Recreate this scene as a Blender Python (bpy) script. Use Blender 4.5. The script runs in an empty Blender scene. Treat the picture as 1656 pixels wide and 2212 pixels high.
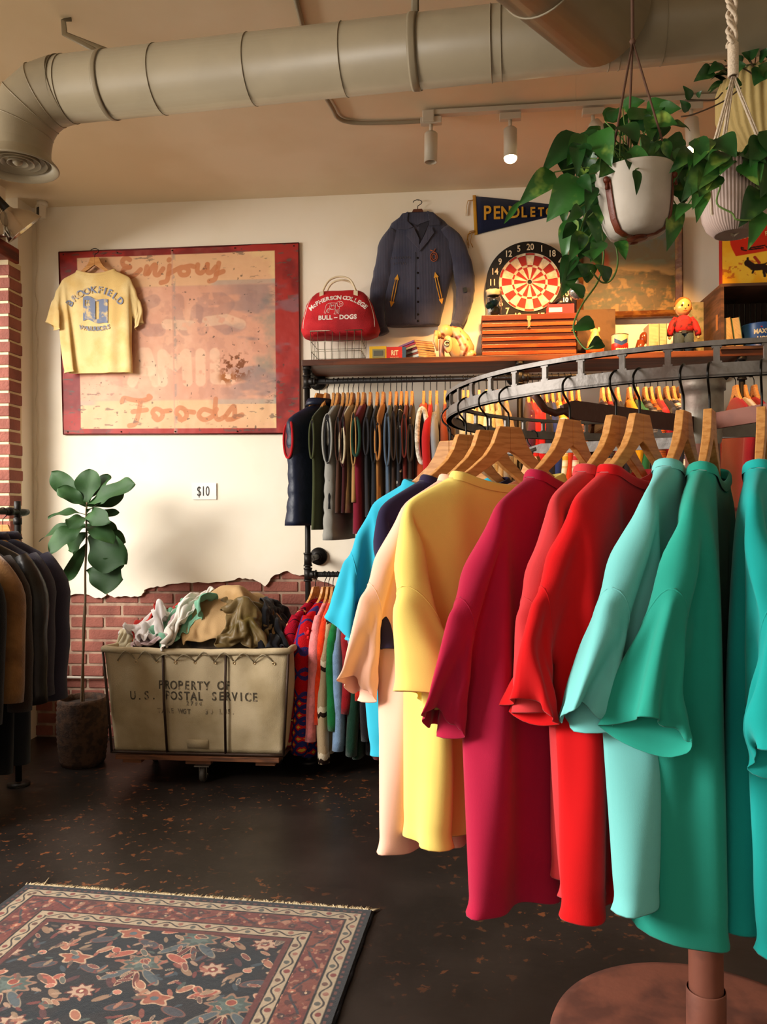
import bpy, bmesh, math, random
import numpy as np
from mathutils import Vector, Matrix, noise
from mathutils.bvhtree import BVHTree
PI = math.pi
SC = bpy.context.scene
COL = SC.collection
# ------------------------------------------------------------------ camera
F, EYE, YAW, TH, RO = 1728.0, 1.24, .0923, -.0029, .0052
_h = Vector((-math.sin(YAW), math.cos(YAW), 0)); _r = Vector((math.cos(YAW), math.sin(YAW), 0)); _z = Vector((0, 0, 1))
_fw = _h*math.cos(TH) - _z*math.sin(TH); _up = _z*math.cos(TH) + _h*math.sin(TH)
CR = _r*math.cos(RO) - _up*math.sin(RO); CU = _up*math.cos(RO) + _r*math.sin(RO)
CP = Vector((0, 0, EYE))
cam = bpy.data.objects.new('camera', bpy.data.cameras.new('camera')); COL.objects.link(cam)
m = Matrix((CR, CU, -_fw)).transposed().to_4x4(); m.translation = CP; cam.matrix_world = m
cam.data.sensor_fit = 'VERTICAL'; cam.data.sensor_height = 24; cam.data.lens = 24*F/2212; cam.data.clip_start = .02
SC.camera = cam
def ray(px, py): return _fw + CR*((px-828)/F) + CU*((1106-py)/F)
def at(px, py, Y=None, X=None, Z=None):
    d = ray(px, py)
    if Y is not None: t = Y/d.y
    elif X is not None: t = X/d.x
    else: t = (Z-EYE)/d.z
    return CP + d*t
def mpp(px, py, Y): return (at(px, py, Y=Y)-CP).dot(_fw)/F     # metres per photo pixel there
def pix(P):
    v = Vector(P)-CP; d = v.dot(_fw); return 828+F*v.dot(CR)/d, 1106-F*v.dot(CU)/d
# ------------------------------------------------------------------ exposure, world, daylight
SC.view_settings.view_transform = 'Standard'; SC.view_settings.look = 'None'
SC.view_settings.exposure = 0.0; SC.view_settings.gamma = 1.0
SC.view_settings.use_curve_mapping = False
W = bpy.data.worlds.new('world'); SC.world = W; W.use_nodes = True
W.node_tree.nodes['Background'].inputs[0].default_value = (1, .84, .62, 1)
W.node_tree.nodes['Background'].inputs[1].default_value = .7
WY, LX = 4.28, -2.359
def area(name, loc, target, sx, sy, power, color):
    l = bpy.data.lights.new(name, 'AREA'); l.shape = 'RECTANGLE'; l.size = sx; l.size_y = sy; l.energy = power; l.color = color
    o = bpy.data.objects.new(name, l); COL.objects.link(o); o.location = loc
    o.rotation_euler = (Vector(target)-Vector(loc)).to_track_quat('-Z', 'Z').to_euler(); return o
area('daylight_side_window_far', (LX-1.3, 3.0, 2.62), (LX+1.0, 3.0, .55), 2.1, 1.8, 118, (1, .95, .88))
area('daylight_side_window_near', (LX-1.35, .75, 2.65), (LX+1.0, 1.1, .4), 2.7, 1.7, 540, (1, .95, .88))
area('daylight_shop_front', (-2.2, -3.5, 2.4), (-.8, 2.6, .3), 2.0, 1.8, 30, (1, .95, .88))
SC.cycles.use_denoising = True
try: SC.cycles.denoiser = 'OPENIMAGEDENOISE'
except Exception: pass
SC.cycles.max_bounces = 6; SC.cycles.diffuse_bounces = 4; SC.cycles.glossy_bounces = 3; SC.cycles.transmission_bounces = 4
SC.cycles.sample_clamp_indirect = 4; SC.cycles.caustics_reflective = False; SC.cycles.caustics_refractive = False
# ------------------------------------------------------------------ helpers
def lin(c):
    if isinstance(c, str):
        c = c.lstrip('#'); c = [int(c[i:i+2], 16)/255 for i in (0, 2, 4)]
    return tuple(((x/12.92) if x <= .04045 else ((x+.055)/1.055)**2.4) for x in c[:3])
MATS = {}
def mat(name, color='#888888', rough=.75, metal=0, bump=0, bscale=60, var=.0, vscale=8, color2=None, c2pos=(.45, .6), emit=0,
        trans=0, sheen=0, attr=None, wave=None, detail=4, sss=0, ior=1.45, spec=.5, aniso=None, attr_bump=None):
    """procedural principled material: base colour, an optional second colour through noise, fine bump"""
    if name in MATS: return MATS[name]
    M = bpy.data.materials.new(name); M.use_nodes = True; MATS[name] = M
    nt = M.node_tree; N = nt.nodes; L = nt.links; b = N['Principled BSDF']
    b.inputs['Roughness'].default_value = rough; b.inputs['Metallic'].default_value = metal
    b.inputs['Transmission Weight'].default_value = trans; b.inputs['IOR'].default_value = ior
    b.inputs['Specular IOR Level'].default_value = spec
    if sheen: b.inputs['Sheen Weight'].default_value = sheen; b.inputs['Sheen Roughness'].default_value = .5
    c = (*lin(color), 1)
    b.inputs['Base Color'].default_value = c
    tc = N.new('ShaderNodeTexCoord')
    src = None
    if attr:
        a = N.new('ShaderNodeAttribute'); a.attribute_name = attr; src = a.outputs['Color']
    if color2 or var:
        n = N.new('ShaderNodeTexNoise'); n.inputs['Scale'].default_value = vscale; n.inputs['Detail'].default_value = detail
        if aniso:
            mp = N.new('ShaderNodeMapping'); mp.inputs['Scale'].default_value = aniso
            L.new(tc.outputs['Object'], mp.inputs[0]); L.new(mp.outputs[0], n.inputs['Vector'])
        else: L.new(tc.outputs['Object'], n.inputs['Vector'])
        r = N.new('ShaderNodeMapRange'); L.new(n.outputs['Fac'], r.inputs[0])
        r.inputs[1].default_value = c2pos[0]; r.inputs[2].default_value = c2pos[1]
        mx = N.new('ShaderNodeMix'); mx.data_type = 'RGBA'; L.new(r.outputs[0], mx.inputs[0])
        if src: L.new(src, mx.inputs[6])
        else: mx.inputs[6].default_value = c
        if color2: mx.inputs[7].default_value = (*lin(color2), 1)
        else:
            mx.inputs[7].default_value = tuple(x*(1-var) for x in c[:3])+(1,)
            if src:
                mm = N.new('ShaderNodeMix'); mm.data_type = 'RGBA'; mm.blend_type = 'MULTIPLY'; mm.inputs[0].default_value = 1
                L.new(src, mm.inputs[6]); mm.inputs[7].default_value = (1-var, 1-var, 1-var, 1); L.new(mm.outputs[2], mx.inputs[7])
        src = mx.outputs[2]
    if src: L.new(src, b.inputs['Base Color'])
    if emit:
        b.inputs['Emission Color'].default_value = c; b.inputs['Emission Strength'].default_value = emit
    if sss: b.inputs['Subsurface Weight'].default_value = sss; b.inputs['Subsurface Radius'].default_value = (.02, .01, .005)
    if bump:
        if wave:
            n2 = N.new('ShaderNodeTexWave'); n2.inputs['Scale'].default_value = bscale; n2.bands_direction = wave; n2.inputs['Distortion'].default_value = .6
        else:
            n2 = N.new('ShaderNodeTexNoise'); n2.inputs['Scale'].default_value = bscale; n2.inputs['Detail'].default_value = 3
        L.new(tc.outputs['Object'], n2.inputs['Vector'])
        bp = N.new('ShaderNodeBump'); bp.inputs['Strength'].default_value = bump; bp.inputs['Distance'].default_value = .004
        L.new(n2.outputs['Fac'], bp.inputs['Height']); L.new(bp.outputs[0], b.inputs['Normal'])
    return M
def fabric(hexc, name=None, bump=.35, var=.10, rough=.95, **k):
    return mat(name or 'fabric_'+hexc.strip('#'), hexc, rough=rough, sheen=.15, bump=bump, bscale=420, var=var, vscale=5, spec=.15, **k)
def tag(o, label=None, cat=None, group=None, kind=None):
    if label: o['label'] = label
    if cat: o['category'] = cat
    if group: o['group'] = group
    if kind: o['kind'] = kind
    return o
def thing(name, label, cat, loc=(0, 0, 0), rz=0, group=None, rot=None):
    o = bpy.data.objects.new(name, None); COL.objects.link(o); o.location = loc
    o.rotation_euler = rot or (0, 0, rz); o.empty_display_size = .05
    return tag(o, label, cat, group)
def copy_tree(o, parent=None):
    c = o.copy(); COL.objects.link(c)
    if parent is not None:
        mp = o.matrix_parent_inverse.copy(); c.parent = parent; c.matrix_parent_inverse = mp
    for ch in o.children: copy_tree(ch, c)
    return c
class MB:
    """collects shapes and links them as one mesh object"""
    def __init__(s): s.v = []; s.f = []; s.mi = []; s.m = 0; s.M = Matrix.Identity(4); s.sm = []
    def add(s, vs, fs, smooth=True):
        n = len(s.v); s.v += [s.M @ Vector(p) for p in vs]
        for f in fs: s.f.append([i+n for i in f]); s.mi.append(s.m); s.sm.append(smooth)
        return s
    def box(s, c, d, rz=0, bev=0, rot=None):
        x, y, z = d[0]/2, d[1]/2, d[2]/2
        R = rot if rot is not None else Matrix.Rotation(rz, 3, 'Z')
        if bev <= 0:
            vs = [R @ Vector((a*x, b*y, e*z)) + Vector(c) for a in (-1, 1) for b in (-1, 1) for e in (-1, 1)]
            return s.add(vs, [(0, 1, 3, 2), (4, 6, 7, 5), (0, 4, 5, 1), (2, 3, 7, 6), (0, 2, 6, 4), (1, 5, 7, 3)], False)
        bm = bmesh.new(); bmesh.ops.create_cube(bm, size=1)
        for v in bm.verts: v.co = Vector((v.co.x*2*x, v.co.y*2*y, v.co.z*2*z))
        bmesh.ops.bevel(bm, geom=bm.edges[:], offset=min(bev, x*.9, y*.9, z*.9), segments=2, affect='EDGES', profile=.6)
        bm.verts.ensure_lookup_table()
        s.add([R @ v.co + Vector(c) for v in bm.verts], [[v.index for v in f.verts] for f in bm.faces], False); bm.free(); return s
    def tube(s, path, r, n=8, closed=False, cap=True, ry=None, upv=None):
        P = [Vector(p) for p in path]; k = len(P)
        R = r if isinstance(r, (list, tuple)) else [r]*k
        RY = ry if isinstance(ry, (list, tuple)) else ([ry]*k if ry else R)
        vs = []; up = Vector(upv) if upv else None; prev = None
        for i in range(k):
            if closed: t = P[(i+1) % k]-P[i-1]
            else: t = P[min(i+1, k-1)]-P[max(i-1, 0)]
            if t.length < 1e-9: t = Vector((0, 0, 1))
            t.normalize()
            if prev is None:
                a = up if up else (Vector((0, 0, 1)) if abs(t.z) < .9 else Vector((1, 0, 0)))
            else: a = up if up else prev
            a = (a - t*a.dot(t))
            if a.length < 1e-6: a = Vector((1, 0, 0)) - t*t.x
            a.normalize(); prev = a; b = t.cross(a)
            for j in range(n):
                q = 2*PI*j/n; vs.append(P[i]+a*(R[i]*math.cos(q))+b*(RY[i]*math.sin(q)))
        fs = []
        for i in range(k if closed else k-1):
            for j in range(n):
                a, b = i*n+j, i*n+(j+1) % n; c, d = ((i+1) % k)*n+(j+1) % n, ((i+1) % k)*n+j
                fs.append((a, b, c, d))
        if cap and not closed: fs += [tuple(range(n))[::-1], tuple((k-1)*n+j for j in range(n))]
        return s.add(vs, fs)
    def lathe(s, prof, n=32, c=(0, 0, 0), axis='Z', cap=False, ripple=0, rn=0):
        vs = []; k = len(prof)
        for r, z in prof:
            for j in range(n):
                q = 2*PI*j/n; rr = r*(1+ripple*math.cos(rn*q))
                p = Vector((rr*math.cos(q), rr*math.sin(q), z))
                if axis == 'Y': p = Vector((p.x, -p.z, p.y))
                elif axis == 'X': p = Vector((p.z, p.x, p.y))
                vs.append(p+Vector(c))
        fs = [(i*n+j, i*n+(j+1) % n, (i+1)*n+(j+1) % n, (i+1)*n+j) for i in range(k-1) for j in range(n)]
        if cap: fs += [tuple(range(n))[::-1], tuple((k-1)*n+j for j in range(n))]
        return s.add(vs, fs)
    def loft(s, rows, n=32, cap=True, disp=None, ex=2.0):
        """rows of (centre, half width x, half depth y); superellipse rings"""
        vs = []; k = len(rows)
        for i, (c, hx, hy) in enumerate(rows):
            for j in range(n):
                q = 2*PI*j/n; cs, sn = math.cos(q), math.sin(q)
                x = math.copysign(abs(cs)**(2/ex), cs)*hx; y = math.copysign(abs(sn)**(2/ex), sn)*hy
                p = Vector((c[0]+x, c[1]+y, c[2]))
                if disp: p += disp(p, i/(k-1), q)
                vs.append(p)
        fs = [(i*n+j, i*n+(j+1) % n, (i+1)*n+(j+1) % n, (i+1)*n+j) for i in range(k-1) for j in range(n)]
        if cap: fs += [tuple(range(n))[::-1], tuple((k-1)*n+j for j in range(n))]
        return s.add(vs, fs)
    def prism(s, pts, d, axis='Y', o=(0, 0, 0)):
        """polygon in XZ extruded along -Y..+Y by d (or XY along Z)"""
        n = len(pts); O = Vector(o)
        if axis == 'Y': vs = [O+Vector((x, y, z)) for y in (-d/2, d/2) for x, z in pts]
        elif axis == 'X': vs = [O+Vector((y, x, z)) for y in (-d/2, d/2) for x, z in pts]
        else: vs = [O+Vector((x, y, z)) for z in (-d/2, d/2) for x, y in pts]
        fs = [tuple(range(n)), tuple(range(2*n-1, n-1, -1))]+[(i, i+n, (i+1) % n+n, (i+1) % n) for i in range(n)]
        return s.add(vs, fs, False)
    def strip(s, top, bot, d):
        """band between two polylines in XZ, thickness d along Y"""
        k = len(top); vs = []
        for (a, b) in zip(top, bot):
            for y in (-d/2, d/2): vs += [(a[0], y, a[1]), (b[0], y, b[1])]
        fs = []
        for i in range(k-1):
            a, b = i*4, i*4+4
            fs += [(a, a+1, b+1, b), (a+2, b+2, b+3, a+3), (a, b, b+2, a+2), (a+1, a+3, b+3, b+1)]
        fs += [(0, 2, 3, 1), ((k-1)*4, (k-1)*4+1, (k-1)*4+3, (k-1)*4+2)]
        return s.add(vs, fs, False)
    def sphere(s, c, r, n=16, sc=(1, 1, 1)):
        vs = []; k = n//2+1
        rows = [(c[2]+r*sc[2]*math.cos(PI*i/(k-1)), r*max(math.sin(PI*i/(k-1)), .001)) for i in range(k)]
        return s.loft([((c[0], c[1], z), q*sc[0], q*sc[1]) for z, q in rows], n=n, cap=False)
    def text(s, body, size, M=None, ext=.0, arc=None, bold=0, spacing=1.0, xs=1.0):
        M = M or Matrix.Identity(4)
        def one(t):
            c = bpy.data.curves.new('t', 'FONT'); c.body = t; c.size = size; c.extrude = ext; c.offset = bold; c.resolution_u = 3
            c.align_x = 'CENTER'; c.space_character = spacing
            o = bpy.data.objects.new('t', c); me = bpy.data.meshes.new_from_object(o)
            vs = [v.co.copy() for v in me.vertices]; fs = [list(p.vertices) for p in me.polygons]
            bpy.data.objects.remove(o); bpy.data.curves.remove(c); bpy.data.meshes.remove(me); return vs, fs
        if arc is None:
            vs, fs = one(body); return s.add([M @ Vector((v.x*xs, v.y, v.z)) for v in vs], fs, False)
        R = arc                      # letters on a circle, R > 0 arches upwards
        wid = {'I': .32, ' ': .35, 'M': .85, 'W': .95, 'c': .55, '-': .7, '.': .3}
        w = [wid.get(ch, .68)*size*spacing for ch in body]; tot = sum(w); x = -tot/2
        for ch, cw in zip(body, w):
            if ch != ' ':
                a = (x+cw/2)/R; vs, fs = one(ch)
                T = M @ Matrix.Translation((R*math.sin(a), R*math.cos(a)-R, 0)) @ Matrix.Rotation(-a, 4, 'Z')
                s.add([T @ v for v in vs], fs, False)
            x += cw
        return s
    def build(s, name, mats, parent=None, smooth=None, subd=0, solid=0, bevel=0):
        me = bpy.data.meshes.new(name); me.from_pydata([tuple(v) for v in s.v], [], s.f)
        ms = mats if isinstance(mats, (list, tuple)) else [mats]
        for x in ms: me.materials.append(x)
        me.polygons.foreach_set('material_index', s.mi)
        me.polygons.foreach_set('use_smooth', [bool(smooth)]*len(s.f) if smooth is not None else s.sm)
        me.update(); o = bpy.data.objects.new(name, me); COL.objects.link(o)
        if parent is not None: o.parent = parent
        if bevel:
            b = o.modifiers.new('b', 'BEVEL'); b.width = bevel; b.segments = 2; b.limit_method = 'ANGLE'
        if solid:
            q = o.modifiers.new('t', 'SOLIDIFY'); q.thickness = solid; q.offset = 0
        if subd:
            q = o.modifiers.new('s', 'SUBSURF'); q.levels = q.render_levels = subd
        return o
def crv(pts, n=8, closed=False):
    """Catmull-Rom through points"""
    P = [Vector(p) for p in pts]; k = len(P); out = []
    rng = range(k) if closed else range(k-1)
    for i in rng:
        p0 = P[(i-1) % k] if (closed or i > 0) else P[0]*2-P[1]
        p1, p2 = P[i], P[(i+1) % k]
        p3 = P[(i+2) % k] if (closed or i+2 < k) else P[-1]*2-P[-2]
        for j in range(n):
            t = j/n
            out.append(.5*((2*p1)+(p2-p0)*t+(2*p0-5*p1+4*p2-p3)*t*t+(3*p1-p0-3*p2+p3)*t**3))
    if not closed: out.append(P[-1])
    return out
def nz(p, s=1.0, seed=0): return noise.noise(Vector((p[0]*s+seed*13.7, p[1]*s+seed*3.1, p[2]*s-seed*7.3)))
# numpy painting: an array of colours laid on a fine grid mesh
_rs = np.random.RandomState(7); _tab = _rs.rand(256, 256)
def vnoise(x, y):
    xi = np.floor(x).astype(int); yi = np.floor(y).astype(int); fx = x-xi; fy = y-yi
    fx = fx*fx*(3-2*fx); fy = fy*fy*(3-2*fy); g = lambda a, b: _tab[a % 256, b % 256]
    return (g(xi, yi)*(1-fx)+g(xi+1, yi)*fx)*(1-fy)+(g(xi, yi+1)*(1-fx)+g(xi+1, yi+1)*fx)*fy
def fbm(x, y, o=4):
    r = 0; a = .5; t = 0
    for i in range(o): r = r+a*vnoise(x*2**i+i*17, y*2**i+i*31); t += a; a *= .55
    return r/t
def sst(a, b, x): t = np.clip((x-a)/(b-a+1e-12), 0, 1); return t*t*(3-2*t)
def mixc(c, col, k): return c*(1-k[..., None])+np.array(lin(col))*k[..., None]
def seg_dist(U, V, pts):
    d = np.full(U.shape, 1e9)
    for (x0, y0), (x1, y1) in zip(pts[:-1], pts[1:]):
        dx, dy = x1-x0, y1-y0; t = np.clip(((U-x0)*dx+(V-y0)*dy)/(dx*dx+dy*dy+1e-12), 0, 1)
        d = np.minimum(d, np.hypot(U-x0-t*dx, V-y0-t*dy))
    return d
def sheet(name, nu, nv, pos, paint, material, parent=None, solid=0):
    u = np.linspace(0, 1, nu); v = np.linspace(0, 1, nv); U, V = np.meshgrid(u, v)
    Pn = pos(U, V).reshape(-1, 3); C = paint(U, V).reshape(-1, 3)
    me = bpy.data.meshes.new(name); me.vertices.add(nu*nv); me.vertices.foreach_set('co', Pn.astype(np.float32).ravel())
    i = np.arange(nu*nv).reshape(nv, nu); q = np.stack([i[:-1, :-1], i[:-1, 1:], i[1:, 1:], i[1:, :-1]], -1).reshape(-1, 4)
    me.loops.add(q.size); me.loops.foreach_set('vertex_index', q.ravel().astype(np.int32))
    me.polygons.add(len(q)); me.polygons.foreach_set('loop_start', np.arange(0, q.size, 4, dtype=np.int32))
    me.polygons.foreach_set('loop_total', np.full(len(q), 4, np.int32)); me.update(calc_edges=True); me.validate()
    a = me.color_attributes.new('Col', 'FLOAT_COLOR', 'POINT')
    a.data.foreach_set('color', np.concatenate([np.clip(C, 0, 1), np.ones((len(C), 1))], 1).astype(np.float32).ravel())
    me.polygons.foreach_set('use_smooth', [True]*len(q)); me.materials.append(material)
    o = bpy.data.objects.new(name, me); COL.objects.link(o)
    if parent is not None: o.parent = parent
    if solid: z = o.modifiers.new('t', 'SOLIDIFY'); z.thickness = solid; z.offset = -1
    return o
def world_bvh(o):
    dg = bpy.context.evaluated_depsgraph_get(); e = o.evaluated_get(dg); me = e.to_mesh()
    b = BVHTree.FromPolygons([v.co.copy() for v in me.vertices], [list(p.vertices) for p in me.polygons]); e.to_mesh_clear(); return b
def drape(mb, bvh, d=Vector((0, 1, 0)), off=.0012, start=.6):
    """push the vertices of collected shapes onto a surface along d (object coordinates of that surface)"""
    # lettering on cloth follows the cloth
    for i, v in enumerate(mb.v):
        h = bvh.ray_cast(v-d*start, d)
        if h[0] is not None: mb.v[i] = h[0]-d*off
    return mb
def facing(x, y, z):        # text plane looking at -Y with its origin there
    return Matrix.Translation((x, y, z)) @ Matrix.Rotation(PI/2, 4, 'X')
# ------------------------------------------------------------------ the room
M_PLASTER = mat('plaster', '#f0e5d2', rough=.7, bump=.55, bscale=7, color2='#e8dac0', vscale=2.2, c2pos=(.45, .75))
M_CEIL = mat('ceiling_paint', '#e3d2b4', rough=.8, bump=.35, bscale=9, color2='#dcc9a8', vscale=1.5)
M_BRICK = mat('brick', '#95584a', rough=.85, bump=.9, bscale=90, color2='#774338', vscale=7, c2pos=(.35, .68))
M_MORTAR = mat('mortar', '#a88d78', rough=.95, bump=.8, bscale=60, color2='#8d6f5f', vscale=14)
M_FLOOR = mat('painted_concrete', '#1e1916', rough=.36, bump=.3, bscale=14, color2='#2d2622', vscale=3.5, c2pos=(.4, .75), spec=.5)
def floor_flecks(M):      # worn-through orange flecks in the dark paint
    nt = M.node_tree; N = nt.nodes; L = nt.links; b = N['Principled BSDF']
    old = b.inputs['Base Color'].links[0].from_socket
    tc = N.new('ShaderNodeTexCoord'); a = N.new('ShaderNodeTexNoise'); a.inputs['Scale'].default_value = 26; a.inputs['Detail'].default_value = 6
    a.inputs['Roughness'].default_value = .62
    g = N.new('ShaderNodeTexNoise'); g.inputs['Scale'].default_value = 1.1; g.inputs['Detail'].default_value = 2
    L.new(tc.outputs['Object'], a.inputs['Vector']); L.new(tc.outputs['Object'], g.inputs['Vector'])
    r = N.new('ShaderNodeMapRange'); r.inputs[1].default_value = .597; r.inputs[2].default_value = .62; L.new(a.outputs['Fac'], r.inputs[0])
    r2 = N.new('ShaderNodeMapRange'); r2.inputs[1].default_value = .44; r2.inputs[2].default_value = .60; L.new(g.outputs['Fac'], r2.inputs[0])
    mm = N.new('ShaderNodeMath'); mm.operation = 'MULTIPLY'; L.new(r.outputs[0], mm.inputs[0]); L.new(r2.outputs[0], mm.inputs[1])
    mx = N.new('ShaderNodeMix'); mx.data_type = 'RGBA'; L.new(mm.outputs[0], mx.inputs[0]); L.new(old, mx.inputs[6])
    mx.inputs[7].default_value = (*lin('#744326'), 1); L.new(mx.outputs[2], b.inputs['Base Color'])
floor_flecks(M_FLOOR)
CZ = at(600, 427, Y=WY).z
RX, FY = 3.4, -2.4
def struct(name, mb, m, parent=None, **k):
    o = mb.build(name, m, parent, **k)
    if parent is None: o['kind'] = 'structure'
    return o
struct('floor', MB().box(((LX+RX)/2, (WY+FY)/2, -.05), (RX-LX+1.4, WY-FY+.8, .1)), M_FLOOR)
struct('ceiling', MB().box(((LX+RX)/2, (WY+FY)/2, CZ+.05), (RX-LX+1.4, WY-FY+.8, .1)), M_CEIL)
# back wall: plaster with a ragged broken lower edge over real brickwork
edge = [(139.5, 1289), (152, 1286), (175, 1283), (187, 1284), (199, 1289), (214, 1291), (223, 1290), (231, 1281), (238, 1287), (247, 1291), (262, 1289), (275, 1288), (290, 1288), (305, 1287), (311, 1279),
        (315, 1273), (326, 1269), (339, 1266), (352, 1267), (371, 1261), (399, 1258), (428, 1257), (450, 1260), (480, 1257), (506, 1253), (518, 1248), (530, 1249), (546, 1251), (560, 1258), (568, 1264), (574, 1265),
        (582, 1255), (590, 1244), (603, 1240), (612, 1235), (620, 1233), (628, 1238), (638, 1241), (647, 1243.5), (662, 1243.5), (670, 1250), (688, 1253), (706, 1258), (722, 1265), (760, 1270), (810, 1268), (860, 1277), (1000, 1280)]
pl = [(LX-.3, 1.24-(1289-1111)*.0025)]
for i, (x, y) in enumerate(edge):
    p = at(x, y, Y=WY); pl.append((p.x, p.z))
    if i < len(edge)-1:
        q = at((x+edge[i+1][0])/2+random.Random(i).uniform(-2, 2), (y+edge[i+1][1])/2+random.Random(i+99).uniform(-2.2, 2.2), Y=WY); pl.append((q.x, q.z))
pl.append((RX+.3, pl[-1][1])); poly = pl+[(RX+.3, CZ), (LX-.3, CZ)]
wb = struct('wall_back', MB().prism(poly, .02, o=(0, WY+.01, 0)), M_PLASTER)
bk = MB(); rnd = random.Random(4); BH, BL = .0677, .2
for r in range(14):
    z = r*BH+.036; x = LX-.1+(r % 2)*.1
    while x < RX:
        L_ = BL-.011
        if rnd.random() > .02:
            bk.box((x+L_/2, WY+.05+rnd.uniform(-.003, .003), z+rnd.uniform(-.0015, .0015)), (L_-rnd.uniform(0, .006), .06, BH-.013-rnd.uniform(0, .004)), bev=.005)
        x += BL
bw = bk.build('brickwork', M_BRICK, wb)
MB().box(((LX+RX)/2, WY+.072, CZ/2), (RX-LX+.6, .09, CZ+.02)).build('mortar_bed', M_MORTAR, wb)
# left wall with the tall shop window; ragged brick jamb nearest the corner
JY, W0, W1, WZ0, WZ1 = 4.0, -1.1, 4.0, .62, 2.60
JY = at(16, 900, X=LX).y; pe = at(42, 900, X=LX).y
wl = MB()
T = .36
wl.box((LX-T/2-.005, (pe+WY+.1)/2, CZ/2), (T, WY+.1-pe, CZ))
wl.box((LX-T/2-.005, (JY+FY)/2-.0, (CZ+WZ1)/2), (T, JY-FY, CZ-WZ1))
wl.box((LX-T/2-.005, (FY+W0)/2, WZ1/2), (T, W0-FY, WZ1))
wl.box((LX-T/2-.005, (W0+JY)/2, WZ0/2), (T, JY-W0, WZ0))
wL = struct('wall_left', wl, M_PLASTER)
jb = MB(); rnd = random.Random(9)
for r in range(int(WZ1/BH)+1):
    z = r*BH+.036
    if z > WZ1-.04: break
    yend = pe+rnd.uniform(-.012, .022)*(1 if r % 2 else .4); x0 = LX+.012+rnd.uniform(-.003, .003)
    jb.box((x0-.095, (JY+yend)/2, z), (.19, yend-JY, BH-.013), bev=.005)
    jb.box((x0-.29, (JY+yend)/2+.002, z), (.178, yend-JY, BH-.013), bev=.005)
jb.build('brick_jamb', M_BRICK, wL)
MB().box((LX-.185, (JY+pe)/2+.012, WZ1/2), (.375, pe-JY+.01, WZ1)).build('jamb_mortar', mat('jamb_mortar', '#d6c39c', bump=.6, bscale=70), wL)
p0 = at(40, 545, X=LX+.015)
zt, zb = at(40, 539, Y=p0.y).z, at(40, 571, Y=p0.y).z
beam = MB().box((LX-.16, (p0.y+W0)/2, (zt+zb)/2), (.36, p0.y-W0, zt-zb), bev=.006)
o = struct('trim_1', beam, mat('red_oxide_wood', '#7c2c1a', rough=.6, bump=.5, bscale=30, color2='#4c1d14', vscale=9, aniso=(3, .4, 3)))
o['label'] = 'dark red painted timber beam over the brick window jamb'
# window frame and mullions outside the picture
fr = MB()
for y in (W0+.03, (W0+JY)/2, JY-.03): fr.box((LX-.30, y, (WZ0+WZ1)/2), (.06, .05, WZ1-WZ0))
for z in (WZ0+.03, WZ1-.03): fr.box((LX-.30, (W0+JY)/2, z), (.06, JY-W0, .05))
struct('window_1', fr, mat('black_frame', '#151515', rough=.5))
struct('wall_right', MB().box((RX+.05, (WY+FY)/2, CZ/2), (.1, WY-FY+.2, CZ)), M_PLASTER)
# front wall behind the camera with its wide shop window opening
wf = MB(); X0, X1, Z0, Z1 = -2.1, 1.6, .5, 2.7
wf.box((LX/2+X0/2-.1, FY-.05, CZ/2), (abs(LX-X0)+.2, .1, CZ)).box(((X1+RX)/2, FY-.05, CZ/2), (RX-X1, .1, CZ))
wf.box(((X0+X1)/2, FY-.05, Z0/2), (X1-X0, .1, Z0)).box(((X0+X1)/2, FY-.05, (Z1+CZ)/2), (X1-X0, .1, CZ-Z1))
struct('wall_front', wf, M_PLASTER)
# thin white surface conduit low on the brick wall
a, b = at(140, 1463, Y=WY-.01), at(205, 1462, Y=WY-.01)
o = MB().tube([(LX, WY-.008, a.z), (b.x+.05, WY-.008, a.z)], .007).build('conduit', mat('white_pipe', '#cfc6b8', rough=.5))
tag(o, 'thin white conduit running low along the exposed brick wall', 'pipe')
# ------------------------------------------------------------------ overhead ductwork
M_DUCT = mat('duct_paint', '#94876f', rough=.42, bump=.12, bscale=25, var=.06, spec=.4)
ZD = CZ-.32
p1, p2 = at(150, 193, Z=ZD), at(830, 120, Z=ZD)
dd = (p2-p1).normalized(); DR = .0
DR = 68.5/F*(p1-CP).dot(_fw)*.98*1.0/ math.sqrt(1+0)
DR = .103
dfc = at(22, 355, Z=ZD-.42)
ex = Vector((dfc.x, dfc.y, ZD)); Rb = .17
s0 = p1-dd*max((p1-ex).dot(dd)-Rb, .02)
ec = s0+Vector((0, 0, -Rb))
duct = thing('air_duct', 'long round cream painted air duct under the ceiling with an elbow at its left end', 'air duct', tuple(p1))
def child(mb, name, m, root, **k):
    """geometry given in world space, linked under an Empty"""
    Mi = Matrix.Translation(root.location) @ root.rotation_euler.to_matrix().to_4x4(); Mi = Mi.inverted()
    mb.v = [Mi @ v for v in mb.v]; return mb.build(name, m, root, **k)
end = p2+dd*3.6
child(MB().tube([s0, end], DR, 40), 'main_pipe', M_DUCT, duct)
el = MB(); pts = []
for i in range(5):
    a = PI/2*i/4; pts.append(ec+Vector((0, 0, Rb*math.cos(a)))-dd*Rb*math.sin(a))
pts.append(pts[-1]+Vector((0, 0, -.045)))
el.tube(pts, DR*1.02, 120)
child(el, 'elbow', M_DUCT, duct, smooth=False)
for f in el.v: pass
def ring(P, d, r, t=.004, n=40):
    d = d.normalized(); a = d.orthogonal().normalized(); b = d.cross(a)
    return [P+a*(r*math.cos(2*PI*i/n))+b*(r*math.sin(2*PI*i/n)) for i in range(n)]
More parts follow.
